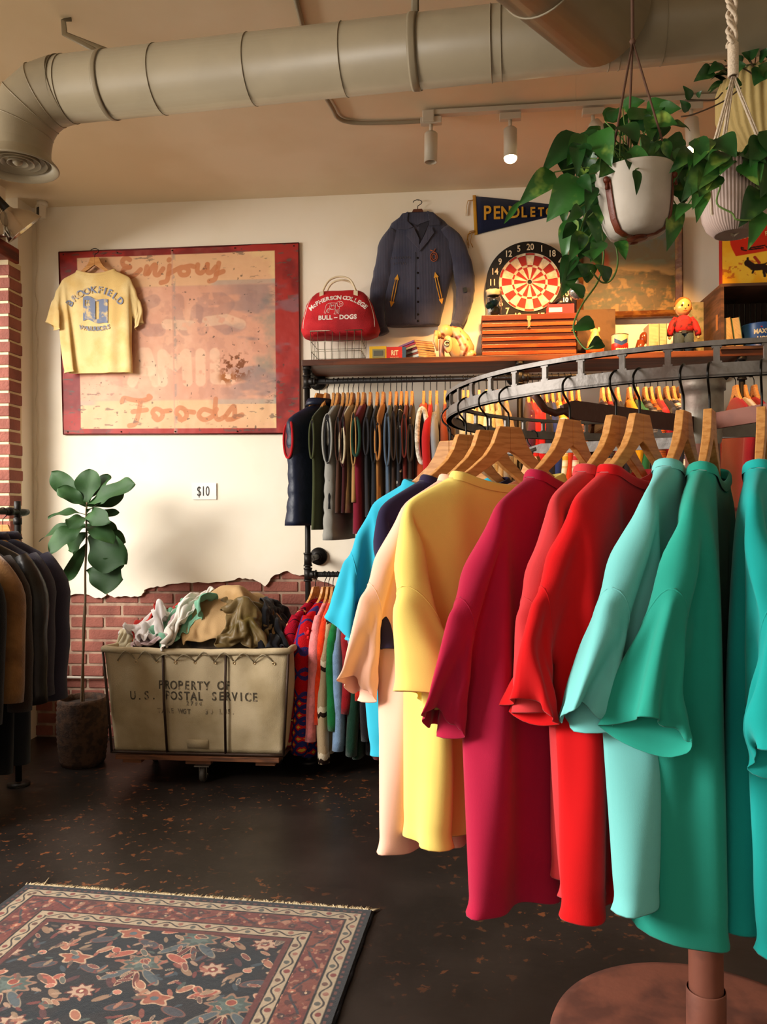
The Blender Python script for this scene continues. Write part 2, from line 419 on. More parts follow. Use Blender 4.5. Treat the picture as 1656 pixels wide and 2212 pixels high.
for px in (24, 72, 84, 118, 150, 345, 543, 745, 1062, 1085, 1318, 1337, 1430):
    # seam position along the duct that projects to this photo column
    best = min((abs(pix(s0+dd*(k*.01)-Vector((0, 0, 0)))[0]-px), k) for k in range(0, 480))[1]
    child(MB().tube(ring(s0+dd*(best*.01), dd, DR+.001), .0020 if px in (24, 72, 84, 1062, 1318, 1337) else .0012, 6, closed=True), 'seam', M_DUCT, duct)
for i in (1, 2, 3):
    d = (pts[i+1]-pts[i-1]); child(MB().tube(ring(pts[i], d, DR*1.03), .0018, 6, closed=True), 'seam', M_DUCT, duct)
db = pts[-1]
df = MB().lathe([(DR, .02), (DR+.006, .0), (.128, -.022), (.131, -.028), (.126, -.030), (.106, -.014), (.100, .02)], 48, c=db)
child(df, 'diffuser_rim', M_DUCT, duct)
dv = MB()
for k, r in enumerate((.090, .070, .050, .030)): dv.lathe([(r-.007, .010), (r+.004, -.012-.001*k), (r+.002, -.015), (r-.009, .008)], 40, c=db)
dv.sphere((db.x, db.y, db.z-.004), .018, 12)
child(dv, 'diffuser_vanes', M_DUCT, duct)
child(MB().lathe([(.001, .03), (DR, .03)], 24, c=db), 'diffuser_throat', mat('dark_throat', '#15120f'), duct)
tp = at(137, 42, Z=CZ-.004)
sp = s0+dd*.16
sb = MB(); rr = ring(sp, dd, DR+.002); sb.tube(rr, .010, 6, ry=.0012, closed=True, upv=tuple(dd))
for off in (-.02, .02):
    sb.tube([tp+dd*.03, tp+Vector((0, 0, -.004)), tp+Vector((.004, 0, -.05)), sp+dd*off+Vector((0, 0, DR*1.0))], .011, 6, ry=.0014, upv=(dd.x, dd.y, 0))
child(sb, 'hanger_strap', M_DUCT, duct)
# second strap over the duct at photo x 905
k = min((abs(pix(s0+dd*(k*.01))[0]-897), k) for k in range(0, 480))[1]
q = s0+dd*(k*.01); sb = MB()
sb.tube([q+Vector((0, 0, CZ-ZD)), q+Vector((0, 0, DR*1.2))], .012, 6, ry=.0015, upv=tuple(dd))
rr = ring(q, dd, DR+.003); sb.tube(rr, .014, 6, ry=.0015, closed=True, upv=tuple(dd))
child(sb, 'hanger_strap', M_DUCT, duct)
# branch duct joining from the camera side
j = at(1200, 100, Z=ZD); Jp = s0+dd*((j-s0).dot(dd))
Zb = ZD-.115
A, B = at(1190, 128, Z=Zb), at(1022, 0, Z=Zb); bd = (B-A); bd.z = 0; bd.normalize(); side = Vector((-bd.y, bd.x, 0))
if side.x < 0: side = -side
A0 = Vector((A.x, A.y, ZD))+side*.118
br = thing('air_duct', 'short branch air duct coming off the long duct at the top towards the camera', 'air duct', tuple(A0))
child(MB().tube([A0-bd*.10, A0+bd*2.6], .135, 40), 'branch_pipe', M_DUCT, br)
child(MB().tube(ring(A0+bd*.22, bd, .136), .003, 6, closed=True), 'seam', M_DUCT, br)
# ceiling conduits
pa, pb = at(634, -20, Z=CZ-.01), at(653, 56, Z=CZ-.01)
o = MB().tube([pa+(pa-pb)*.5, pb+(pb-pa)*1.5], .009).build('conduit', M_DUCT); tag(o, 'cream painted conduit on the ceiling above the long duct', 'pipe')
cp = [at(700, 205, Z=CZ-.012), at(718, 235, Z=CZ-.012), at(727, 252, Z=CZ-.012), at(745, 262, Z=CZ-.012), at(780, 266, Z=CZ-.012), at(850, 265, Z=CZ-.012), at(915, 262, Z=CZ-.012)]
o = MB().tube(crv([cp[0]+(cp[0]-cp[1])*2]+cp, 6), .009).build('conduit', M_DUCT); tag(o, 'bent cream conduit feeding the left end of the track light', 'pipe')
# ------------------------------------------------------------------ track lights
M_TRK = mat('track_white', '#c9beab', rough=.45)
ZT = CZ-.018
t0, t1 = at(925, 246, Z=ZT), at(1490, 214, Z=ZT); td = (t1-t0).normalized()
tr = MB(); c = (t0+t0+td*2.1)/2; ang = math.atan2(td.y, td.x)
c = t0+td*1.05
tr.box(c, (2.1, .034, .02), rz=ang, bev=.002)
trk = tr.build('light_track', M_TRK); tag(trk, 'cream lighting track fixed along the ceiling', 'light track')
MB().box(t0+td*.0+Vector((0, 0, -.018)), (.05, .05, .05), rz=ang, bev=.004).build('feed_box', M_TRK, trk)
M_BULB = mat('lamp_glow', '#ffdca0', emit=26)
M_LENS = mat('lamp_off', '#8d8375', rough=.3)
spots = [(930, 338, (.02, .05), False, 'cream cylinder track spotlight at the left end of the track, switched off'),
         (1101, 300, (0, -.02), True, 'lit cream track spotlight second from the left of the track'),
         (1276, 285, (-.55, -.35), False, 'tilted unlit cream track spotlight behind the tallest trailing plant leaves'),
         (1478, 290, (-.05, -.05), True, 'lit cream track spotlight glowing between the two hanging pots')]
for px, py, tilt, lit, lab in spots:
    yb = t0+td*((at(px, 240, Z=ZT)-t0).dot(td)); q = Vector((yb.x, yb.y, ZT-.01))
    s = thing('track_spotlight', lab, 'spotlight', tuple(q), ang, group='spotlights on the ceiling track')
    MB().box((0, 0, -.022), (.09, .03, .028), bev=.003).build('adapter', M_TRK, s)
    MB().tube([(0, 0, -.03), (0, 0, -.075)], .008).build('stem', M_TRK, s)
    R = Matrix.Rotation(tilt[0], 4, 'Y') @ Matrix.Rotation(tilt[1], 4, 'X')
    b = MB(); b.M = Matrix.Translation((0, 0, -.07)) @ R
    b.lathe([(.001, 0), (.022, 0), (.028, -.006), (.028, -.125), (.024, -.125), (.024, -.10)], 28); b.build('can', M_TRK, s)
    b = MB(); b.M = Matrix.Translation((0, 0, -.07)) @ R
    if lit: b.sphere((0, 0, -.128), .0275, 16, (1, 1, .75))
    else: b.lathe([(.001, -.112), (.024, -.112)], 24)
    b.build('bulb', M_BULB if lit else M_LENS, s)
    if lit:
        l = bpy.data.lights.new('spot', 'SPOT'); l.energy = 135; l.color = (1, .50, .16); l.spot_size = 1.5; l.spot_blend = .75; l.shadow_soft_size = .028
        lo = bpy.data.objects.new('lamp_light', l); COL.objects.link(lo); lo.parent = s; lo.location = (0, 0, -.07-.165)
        tgt = Vector((.35 if px < 1200 else .75, WY, 1.62)); wloc = q+Vector((0, 0, -.2))
        d = (tgt-wloc); d.rotate(Matrix.Rotation(-ang, 3, 'Z')); lo.rotation_euler = d.to_track_quat('-Z', 'Z').to_euler()
# ------------------------------------------------------------------ wooden hangers
M_WOOD = mat('hanger_wood', '#c98f52', rough=.38, bump=.15, bscale=30, color2='#b67a40', vscale=22, aniso=(1, 4, 9), spec=.4)
M_WOODD = mat('hanger_dark_wood', '#5a2c17', rough=.4, bump=.15, bscale=30)
M_WIRE = mat('black_wire', '#15120f', rough=.3, metal=.7)
M_CHROME = mat('chrome', '#cfcac2', rough=.15, metal=1)
def hanger(label, loc, rz, m=None, hook=.078, group=None, wire=None, sc=1.0, hk=-1):
    """origin: top of the wooden block; arms along X"""
    h = thing('clothes_hanger', label, 'hanger', loc, rz, group)
    top = [(0, 0), (.024, 0), (.029, -.010), (.038, -.032), (.055, -.055), (.085, -.079), (.13, -.109), (.175, -.132), (.196, -.147), (.203, -.154)]
    bot = [(0, -.046), (.012, -.052), (.03, -.066), (.045, -.076), (.065, -.088), (.095, -.107), (.135, -.129), (.175, -.150), (.194, -.160), (.202, -.160)]
    w = MB()
    for sg in (1, -1): w.strip([(sg*x*sc, z*sc) for x, z in top], [(sg*x*sc, z*sc) for x, z in bot], .013*sc)
    for v in w.v: v.y *= 1-.62*min(1, max(0, abs(v.x)/sc-.08)/.06)
    w.build('wooden_body', m or M_WOOD, h, bevel=.0015)
    k = hook/.105
    path = crv([(0, 0, -.01), (0, 0, .03*k), (-.006*hk, 0, .042*k), (-.020*hk, 0, .062*k), (-.020*hk, 0, .085*k), (-.0, 0, .103*k), (.02*hk, 0, .09*k), (.024*hk, 0, .074*k)], 5)
    MB().tube(path, .0021, 6).build('hook', wire or M_WIRE, h)
    return h
# ------------------------------------------------------------------ t-shirts: sewn panels let fall from a hanger
TEES = {}
def sim_tee(key, seed, Wd=.295, L=.655, slen=.20, step=.0165, tw=0.0, frames=48, asym=0.0):
    bm = bmesh.new(); nx = int(round(2*Wd/step)); nx += nx % 2; nzz = int(round(L/step)); nk = .126
    def top(x):
        ax = abs(x); return -.028*(1-(ax/nk)**2)-.094 if ax < nk else -.094-.50*(min(ax, .21)-nk)-.9*max(0, ax-.21)
    V = {}; xs = [-Wd+2*Wd*i/nx for i in range(nx+1)]
    for side in (0, 1):
        for i in range(nx+1):
            x = xs[i]
            for j in range(nzz+1):
                t = j/nzz; z = top(x)*(1-t)+(-.085-L)*t
                sh = (i in (0, nx)) or (j == 0 and abs(x) >= nk-1e-6)
                if sh and side == 1: V[1, i, j] = V[0, i, j]; continue
                y = .036 if side == 0 else -.036
                if sh: y = 0
                elif j == 0: y *= .55
                V[side, i, j] = bm.verts.new((x, y, z))
    ja = int(round(.215/L*nzz))
    for i in (0, nx):
        for j in range(1, ja):
            v = V[0, i, j]; yy = .036*math.sin(PI*j/ja)**.5; v.co.y = yy; V[1, i, j] = bm.verts.new((v.co.x, -yy, v.co.z))
    row1 = []
    for side in (0, 1):
        for i in range(nx+1):
            if abs(xs[i]) >= nk-1e-6 and abs(xs[i]) < .222:
                v = V[side, i, 1]
                if i not in (0, nx): v.co.y = math.copysign(.0125, v.co.y); v.co.z = V[0, i, 0].co.z-.005; row1.append(v)
    for side in (0, 1):
        for i in range(nx):
            for j in range(nzz):
                q = [V[side, i, j], V[side, i+1, j], V[side, i+1, j+1], V[side, i, j+1]]
                if side == 0: q.reverse()
                bm.faces.new(q)
    ns = int(round(slen/step)); ringed = []
    for sg, i in ((-1, 0), (1, nx)):
        loop = [V[0, i, j] for j in range(ja+1)]+[V[1, i, j] for j in range(ja-1, 0, -1)]
        base = [v.co.copy() for v in loop]; tz = max(b.z for b in base); bz = min(b.z for b in base); prev = loop
        for k in range(1, ns+1):
            t = k/ns; row = []
            for b in base:
                rel = (b.z-bz)/(tz-bz); ln = slen*(.58+.42*rel); ang = 1.0
                p = b+Vector((sg*math.cos(ang), 0, -math.sin(ang)))*ln*t; p.x -= sg*.02*t*(1-rel); p.z += .01*t*(1-rel)
                p.y *= 1+1.2*t; row.append(bm.verts.new(p))
            n = len(row)
            for q in range(n):
                f = [prev[q], prev[(q+1) % n], row[(q+1) % n], row[q]]
                if sg > 0: f.reverse()
                bm.faces.new(f)
            if k in (1, ns-2) or k == ns: ringed.append((k, ns, row))
            prev = row
    bm.verts.index_update(); row1 = [v.index for v in row1]
    rings = {'seam': [[v.index for v in r] for k, n_, r in ringed if k == 1],
             'cuff': [[v.index for v in r] for k, n_, r in ringed if k == n_-2]}
    rings['hem'] = [[V[0, i, nzz-2].index for i in range(nx+1)]+[V[1, i, nzz-2].index for i in range(nx-1, 0, -1)]]
    ni = [i for i in range(nx+1) if abs(xs[i]) <= nk+step*.6]
    neck = [V[0, i, 0].index for i in ni]+[V[1, i, 0].index for i in ni[::-1] if V[1, i, 0] is not V[0, i, 0]]
    me = bpy.data.meshes.new(key); bm.to_mesh(me); bm.free()
    o = bpy.data.objects.new(key, me); COL.objects.link(o); pin = []
    for v in me.vertices:
        x, y, z = v.co; ax = abs(x)
        if abs(y) < 1e-6 and nk-1e-4 <= ax < .213+asym*math.copysign(1, x) and z > -.19: pin.append(v.index)
        elif v.index in neck: pin.append(v.index)
    pin += row1
    ps = set(pin)
    for v in me.vertices:
        if v.index in ps: continue
        t = min(1, -v.co.z/.7)
        v.co.y += .038*noise.noise(Vector((v.co.x*8+seed*7, v.co.z*2, v.co.y*8+seed)))*t+tw*v.co.x*t
        v.co.x += .01*noise.noise(Vector((v.co.x*3, v.co.z*3, v.co.y*20+seed*3)))*t
    g = o.vertex_groups.new(name='pin'); g.add(pin, 1, 'REPLACE')
    m = o.modifiers.new('c', 'CLOTH'); s = m.settings
    s.quality = 5; s.mass = .25; s.tension_stiffness = 25; s.compression_stiffness = 25; s.shear_stiffness = 10; s.bending_stiffness = .5
    s.vertex_group_mass = 'pin'; s.air_damping = 2.5
    m.collision_settings.use_self_collision = True; m.collision_settings.self_distance_min = .004; m.collision_settings.collision_quality = 2
    m.point_cache.frame_end = frames+2
    return o, rings, neck, frames
def bake_all(items):
    fr = max(i[3] for i in items); SC.frame_start = 1; SC.frame_end = fr+2
    for f in range(1, fr+1): SC.frame_set(f)
    dg = bpy.context.evaluated_depsgraph_get(); out = []
    for o, rings, neck, _ in items:
        me = bpy.data.meshes.new_from_object(o.evaluated_get(dg)); out.append((me, rings, neck))
    for o, *_ in items: bpy.data.objects.remove(o)
    SC.frame_set(1); SC.frame_start = 1; SC.frame_end = 1
    return out
keys = ['a', 'b', 'c', 'd']
sims = [sim_tee('a', 1), sim_tee('b', 5, Wd=.305, L=.66, slen=.21, tw=.12, asym=.012), sim_tee('c', 9, Wd=.285, L=.65, slen=.195, tw=-.16, asym=-.012), sim_tee('d', 14, Wd=.31, L=.65, slen=.205, tw=.05)]
for k, (me, rings, neck) in zip(keys, bake_all(sims)):
    bm = bmesh.new(); bm.from_mesh(me); bmesh.ops.recalc_face_normals(bm, faces=bm.faces[:])
    for it in range(2): bmesh.ops.smooth_vert(bm, verts=[v for v in bm.verts if not v.is_boundary], factor=.5, use_axis_x=True, use_axis_y=True, use_axis_z=True)
    bm.verts.ensure_lookup_table()
    near = set()
    for r in rings['seam']:
        for i in r:
            near.add(bm.verts[i])
            for e in bm.verts[i].link_edges: near.add(e.other_vert(bm.verts[i]))
    for it in range(14): bmesh.ops.smooth_vert(bm, verts=list(near), factor=.5, use_axis_x=True, use_axis_y=True, use_axis_z=True)
    for r in rings['cuff']+rings['hem']:          # stitched seams lie a little lower than the cloth
        for i in r: bm.verts[i].co -= bm.verts[i].normal*.0010
    bm.to_mesh(me); bm.free()
    for p in me.polygons: p.use_smooth = True
    co = [v.co.copy() for v in me.vertices]
    nk = MB(); lp = [co[i] for i in neck]; cc = sum(lp, Vector())/len(lp); n = len(lp); vs = []
    for k2, (dz, sc, yy) in enumerate(((-.004, 1.0, 1.0), (.004, .985, .98), (.010, .955, .95), (.013, .935, .93), (.009, .92, .92), (-.004, .93, .93))):
        for p in lp: vs.append(Vector((cc.x+(p.x-cc.x)*sc, cc.y+(p.y-cc.y)*yy+math.copysign(.0035, p.y)*(1 if k2 < 3 else 0), p.z+dz)))
    fs = [(a*n+b, a*n+(b+1) % n, (a+1)*n+(b+1) % n, (a+1)*n+b) for a in range(5) for b in range(n)]
    nk.add(vs, fs); TEES[k] = (me, nk, {q: [[me.vertices[i].co.copy() for i in r] for r in rr] for q, rr in rings.items()})
def make_tee(key, label, m, loc, rz, flip=False, zs=1.0, xs=1.0, ys=1.0, group=None, name='tshirt', cat='t-shirt', mcol=None):
    t = thing(name, label, cat, loc, rz, group)
    me, nk, rgs = TEES[key]; me = me.copy(); me.name = 'cloth'
    me.materials.clear(); me.materials.append(m)
    S_ = Matrix.Diagonal((-xs if flip else xs, ys, zs, 1)); me.transform(S_)
    if flip: me.flip_normals()
    o = bpy.data.objects.new('cloth', me); COL.objects.link(o); o.parent = t
    q = o.modifiers.new('t', 'SOLIDIFY'); q.thickness = .0016; q.offset = 0
    q = o.modifiers.new('s', 'SUBSURF'); q.levels = 0; q.render_levels = 1
    for q_, nm_, r_ in (('seam', 'armhole_seam', .0016),):
        for lp_ in rgs[q_]: MB().tube([S_ @ v for v in lp_], r_, 5, closed=True).build(nm_, m, t)
    c = MB(); c.add([S_ @ v for v in nk.v], nk.f); cb = c.build('collar', mcol or m, t, subd=1)
    return t
# ------------------------------------------------------------------ round rack with its ring of t-shirts
RC = Vector((.5568, 1.8831, 0)); RR = .578; ZFT, ZFB, ZTT, ZTB = 1.479, 1.458, 1.515, 1.507
M_IRON = mat('worn_iron', '#76706b', rough=.5, metal=.55, bump=.5, bscale=45, color2='#57463e', vscale=12, c2pos=(.5, .75))
M_RUST = mat('rusty_paint', '#7d4a3a', rough=.6, metal=.15, bump=.3, bscale=30, color2='#5d382e', vscale=7)
rk = thing('round_clothes_rack', 'large round iron clothes rack with a ladder-like ring on a central pole', 'clothes rack', (RC.x, RC.y, 0))
MB().lathe([(.001, .034), (.10, .034), (.32, .03), (.345, .024), (.35, .012), (.348, 0), (.001, 0)], 96).build('base_plate', M_RUST, rk)
MB().lathe([(.043, .06), (.047, .035), (.058, .033)], 40).lathe([(.041, .155), (.0415, .158), (.043, .155), (.043, .03)], 40).build('base_collar', M_RUST, rk)
MB().lathe([(.0375, .03), (.0375, 1.44)], 40).build('pole', M_RUST, rk)
MB().lathe([(.030, 1.38), (.040, 1.40), (.044, 1.425), (.0455, 1.50), (.0455, 1.515), (.050, 1.517), (.050, 1.538), (.047, 1.542), (.001, 1.543)], 40).build('hub', mat('grey_hub', '#8d867a', rough=.5, metal=.4, bump=.3, color2='#6d5c52', vscale=12), rk)
N_SP = 49; a0, da = 3.2236-.0923+.0923, .1274
rg = MB()
def band(zlo, zhi, r0, r1, n=196):
    k = len(rg.sm); rg.lathe([(r0, zlo), (r1, zlo), (r1, zhi), (r0, zhi), (r0, zlo)], n)
    for q in range(k, len(rg.sm)): rg.sm[q] = False
band(ZFB, ZFT, RR-.0035, RR+.0035); band(ZTB, ZTT, RR-.0045, RR+.0045); band(ZFB-.001, ZFB+.002, RR-.008, RR+.0035)
# camera-frame ring angles turn into world angles by adding the yaw
band(ZFB, ZFT, RR-.004, RR+.004); band(ZTB, ZTT, RR-.006, RR+.006); band(ZFB-.001, ZFB+.003, RR-.010, RR+.004)
for k in range(N_SP):
    a = 3.2236+.0923+da*k
    rg.box((RR*math.cos(a), RR*math.sin(a), (ZFT+ZTB)/2), (.0066, .0095, ZTB-ZFT+.006), rz=a)
for k in range(N_SP):
    for s_ in (-1, 1):
        for z, e in ((ZFT+.0015, 1), (ZTB-.0015, -1)):
            a2 = 3.2236+.0923+da*k+s_*.0098; rg.box((RR*math.cos(a2), RR*math.sin(a2), z), (.0064, .0042, .003), rot=Matrix.Rotation(a2, 3, 'Z') @ Matrix.Rotation(s_*e*.7, 3, 'X'))
rg.build('ring', M_IRON, rk)
def arm(a, z0, z1, r1, w, m, nm='arm'):
    b = MB(); d = Vector((math.cos(a), math.sin(a), 0)); sd = Vector((-d.y, d.x, 0))*.0045
    p0, p1 = d*.04+Vector((0, 0, z0)), d*(r1-.035)+Vector((0, 0, z1)); tip = d*r1+Vector((0, 0, z1))
    vs = []
    for p, h in ((p0, w/2), (p1, w/2), (tip, .006)):
        for s_ in (-1, 1): vs += [p+sd*s_+Vector((0, 0, h)), p+sd*s_-Vector((0, 0, h))]
    b.add(vs, [(0, 1, 5, 4), (2, 6, 7, 3), (0, 4, 6, 2), (1, 3, 7, 5), (4, 5, 9, 8), (6, 10, 11, 7), (4, 8, 10, 6), (5, 7, 11, 9), (0, 2, 3, 1), (8, 9, 11, 10)], False)
    b.tube([tip-d*.02+Vector((0, 0, .0)), tip+d*.02+Vector((0, 0, -.01)), d*(RR-.03)+Vector((0, 0, z1-.005)), d*RR+Vector((0, 0, ZFB))], .007, 8)
    b.build(nm, m, rk)
M_ARM = mat('brown_arm', '#4e3128', rough=.5, metal=.5, bump=.3, bscale=40)
def angle_of(px, py, z):
    p = at(px, py, Z=z); return math.atan2(p.y-RC.y, p.x-RC.x), math.hypot(p.x-RC.x, p.y-RC.y)
arm(angle_of(1125, 872, 1.438)[0], 1.438, 1.438, min(angle_of(1125, 872, 1.438)[1], .5), .036, M_ARM)
arm(PI*.80, 1.402, 1.41, .45, .026, M_IRON)
arm(math.radians(-62), 1.445, 1.455, .53, .036, M_RUST)
arm(math.radians(15), 1.43, 1.43, .53, .032, M_IRON)
def ring_angle(px):
    best = None
    for k in range(900):
        a = PI*.98+k*.0025
        P = (RC.x+RR*math.cos(a), RC.y+RR*math.sin(a), ZFT)
        x = pix(P)[0]; e = abs(x-px)
        if best is None or e < best[0]-1e-6: best = (e, a)
    return best[1]
def tee_fabric(h, dark=None):
    return mat('jersey_'+h.strip('#'), h, rough=.95, sheen=.12, bump=.10, bscale=900, var=.12, vscale=3, spec=.1)
GS, GH = 't-shirts on the round rack', 'wooden hangers on the round rack'
ring_shirts = [   # block px, colour, sim, flip, zs, swing, shirt label
    (968, '#66708c', 'b', False, 1.10, .10, 'slate blue t-shirt behind the bright blue one on the round rack'),
    (972, '#2fa9c6', 'a', False, .96, .06, 'bright cyan blue t-shirt, leftmost on the round rack'),
    (1006, '#2b2440', 'c', False, 1.0, .0, 'dark navy t-shirt between the cyan and the pale pink ones'),
    (1052, '#f6bfa6', 'b', True, 1.04, .06, 'pale peach pink t-shirt half hidden behind the yellow one'),
    (1098, '#fbe27a', 'd', False, 1.0, .02, 'bright yellow t-shirt on the round rack'),
    (1230, '#aa1c3e', 'b', True, 1.06, .02, 'crimson raspberry t-shirt beside the yellow one'),
    (1329, '#cc3a3e', 'd', True, 1.0, .0, 'faded coral red t-shirt between the crimson and the bright red ones'),
    (1380, '#cf1418', 'a', True, 1.02, .0, 'bright scarlet red t-shirt next to the pale aqua one'),
    (1476, '#74c4c2', 'b', True, .96, .0, 'pale aqua t-shirt between the red and the green teal ones'),
    (1532, '#2a9a88', 'c', True, 1.04, .0, 'green teal t-shirt with the wide sleeve, right of the pale aqua one'),
    (1644, '#1ea39f', 'b', False, 1.02, .0, 'turquoise t-shirt cut off by the right edge of the picture'),
]
hl = ['slate blue', 'cyan blue', 'dark navy', 'pale peach', 'yellow', 'crimson', 'coral red', 'scarlet red', 'pale aqua', 'green teal', 'turquoise']
def swing(P, a, tx):
    best = min((abs(pix(P+Vector((math.cos(r)*.235, math.sin(r)*.235, -.12)))[0]-tx), r) for r in [a-.75+.01*k for k in range(151)])
    return best[1]
sx = [812, 785, 805, 840, 862, 1047, 1168, 1216, 1385, 1488, 1628]
for (px, hx, key, fl, zs, sw, lab), who, tx in zip(ring_shirts, hl, sx):
    a = ring_angle(px)-(.20 if who == 'slate blue' else 0); P = Vector((RC.x+RR*math.cos(a), RC.y+RR*math.sin(a), ZFT+.002-.0765))
    rz = swing(P, a, tx)
    hanger('pale wooden hanger with black hook holding the %s t-shirt' % who, tuple(P), rz, group=GH)
    make_tee(key, lab, tee_fabric(hx), tuple(P), rz, fl, zs, xs=1.06 if who in ('yellow', 'green teal') else 1, group=GS)
# shirts on the far half of the ring
far = [(2.62, '#1d7f86', 'dark teal'), (2.2, '#17161c', 'black'), (1.75, '#8f1d22', 'dark red'), (1.3, '#24506e', 'denim blue'), (.85, '#2d6b3c', 'bottle green'), (.35, '#1b1b26', 'charcoal')]
for i, (a, hx, nm) in enumerate(far):
    P = Vector((RC.x+RR*math.cos(a), RC.y+RR*math.sin(a), ZFT+.002-.0765))
    hanger('wooden hanger on the far side of the round rack holding the %s t-shirt' % nm, tuple(P), a, group=GH)
    make_tee('abcd'[i % 4], '%s t-shirt hanging on the far side of the round rack' % nm, tee_fabric(hx), tuple(P), a, i % 2 == 1, .98, group=GS)
# ------------------------------------------------------------------ pipe rack and shelf on the back wall
M_PIPE = mat('black_pipe', '#24211f', rough=.45, metal=.6, bump=.2, bscale=40)
M_SHELF = mat('stained_plank', '#6b3416', rough=.5, bump=.5, bscale=20, color2='#4a2410', vscale=5, aniso=(.6, 6, 6))
PY = 3.965                                   # front posts and bars
pT, pB = at(661, 800, Y=PY), at(668, 1500, Y=PY)
PX = (pT.x+pB.x)/2
BZ1 = at(800, 822, Y=PY).z; BZ2 = at(715, 1241, Y=PY).z; SZ = at(655, 787, Y=PY).z
PX2 = at(1122, 810, Y=PY).x; XE = RX-.15
pr = thing('pipe_rack', 'black iron pipe clothing rack with two bars standing against the back wall', 'clothes rack', (PX, PY, 0))
def wbox(name, mb, m, root, **k): return child(mb, name, m, root, **k)
def vpost(x, z0=0):
    b = MB(); b.tube([(x, PY, z0), (x, PY, SZ-.012)], .0145, 14)
    for z in (BZ1, BZ2, BZ2+.075, .02):
        b.tube([(x, PY, z-.03), (x, PY, z+.03)], .0195, 14)
        for e in (-.03, .03): b.tube([(x, PY, z+e-.004), (x, PY, z+e+.004)], .0225, 14)
    b.lathe([(.001, .012), (.045, .012), (.045, 0)], 24, c=(x, PY, 0)); b.tube([(x, PY, SZ-.03), (x, PY, SZ-.012)], .022, 14)
    wbox('post', b, M_PIPE, pr)
    b = MB()
    for z in (SZ-.035, BZ2+.075):
        b.tube([(x, PY, z), (x, WY-.004, z)], .0145, 14); b.tube([(x, PY-.0, z), (x, PY+.05, z)], .020, 14); b.tube([(x, WY-.05, z), (x, WY-.012, z)], .021, 14)
        b.lathe([(.001, -.012), (.046, -.012), (.048, 0), (.001, 0)], 28, c=(x, WY-.001, z), axis='Y')
        b.tube([(x, WY-.02, z), (x, WY-.001, z)], .046, 24)
    wbox('wall_bracket', b, M_PIPE, pr)
for x in (PX, PX2, PX2+1.05): vpost(x)
for z in (BZ1, BZ2):
    b = MB(); b.tube([(PX, PY, z), (XE, PY, z)], .0135, 14)
    for x in (PX, PX2, PX2+1.05):
        for s_ in (-1, 1):
            if x == PX and s_ < 0: continue
            b.tube([(x+s_*.01, PY, z), (x+s_*.042, PY, z)], .0195, 14); b.tube([(x+s_*.036, PY, z), (x+s_*.044, PY, z)], .0225, 14)
    wbox('hanging_bar', b, M_PIPE, pr)
sl = at(651, 780, Y=PY-.02)
sh = MB().box(((sl.x+XE)/2, (PY-.02+WY-.002)/2, SZ+.004), (XE-sl.x, WY-.002-PY+.02, .030), bev=.003).build('shelf_board', M_SHELF)
tag(sh, 'long stained wooden shelf board resting on the pipe rack', 'shelf')
ST = SZ+.019                                 # top of the shelf
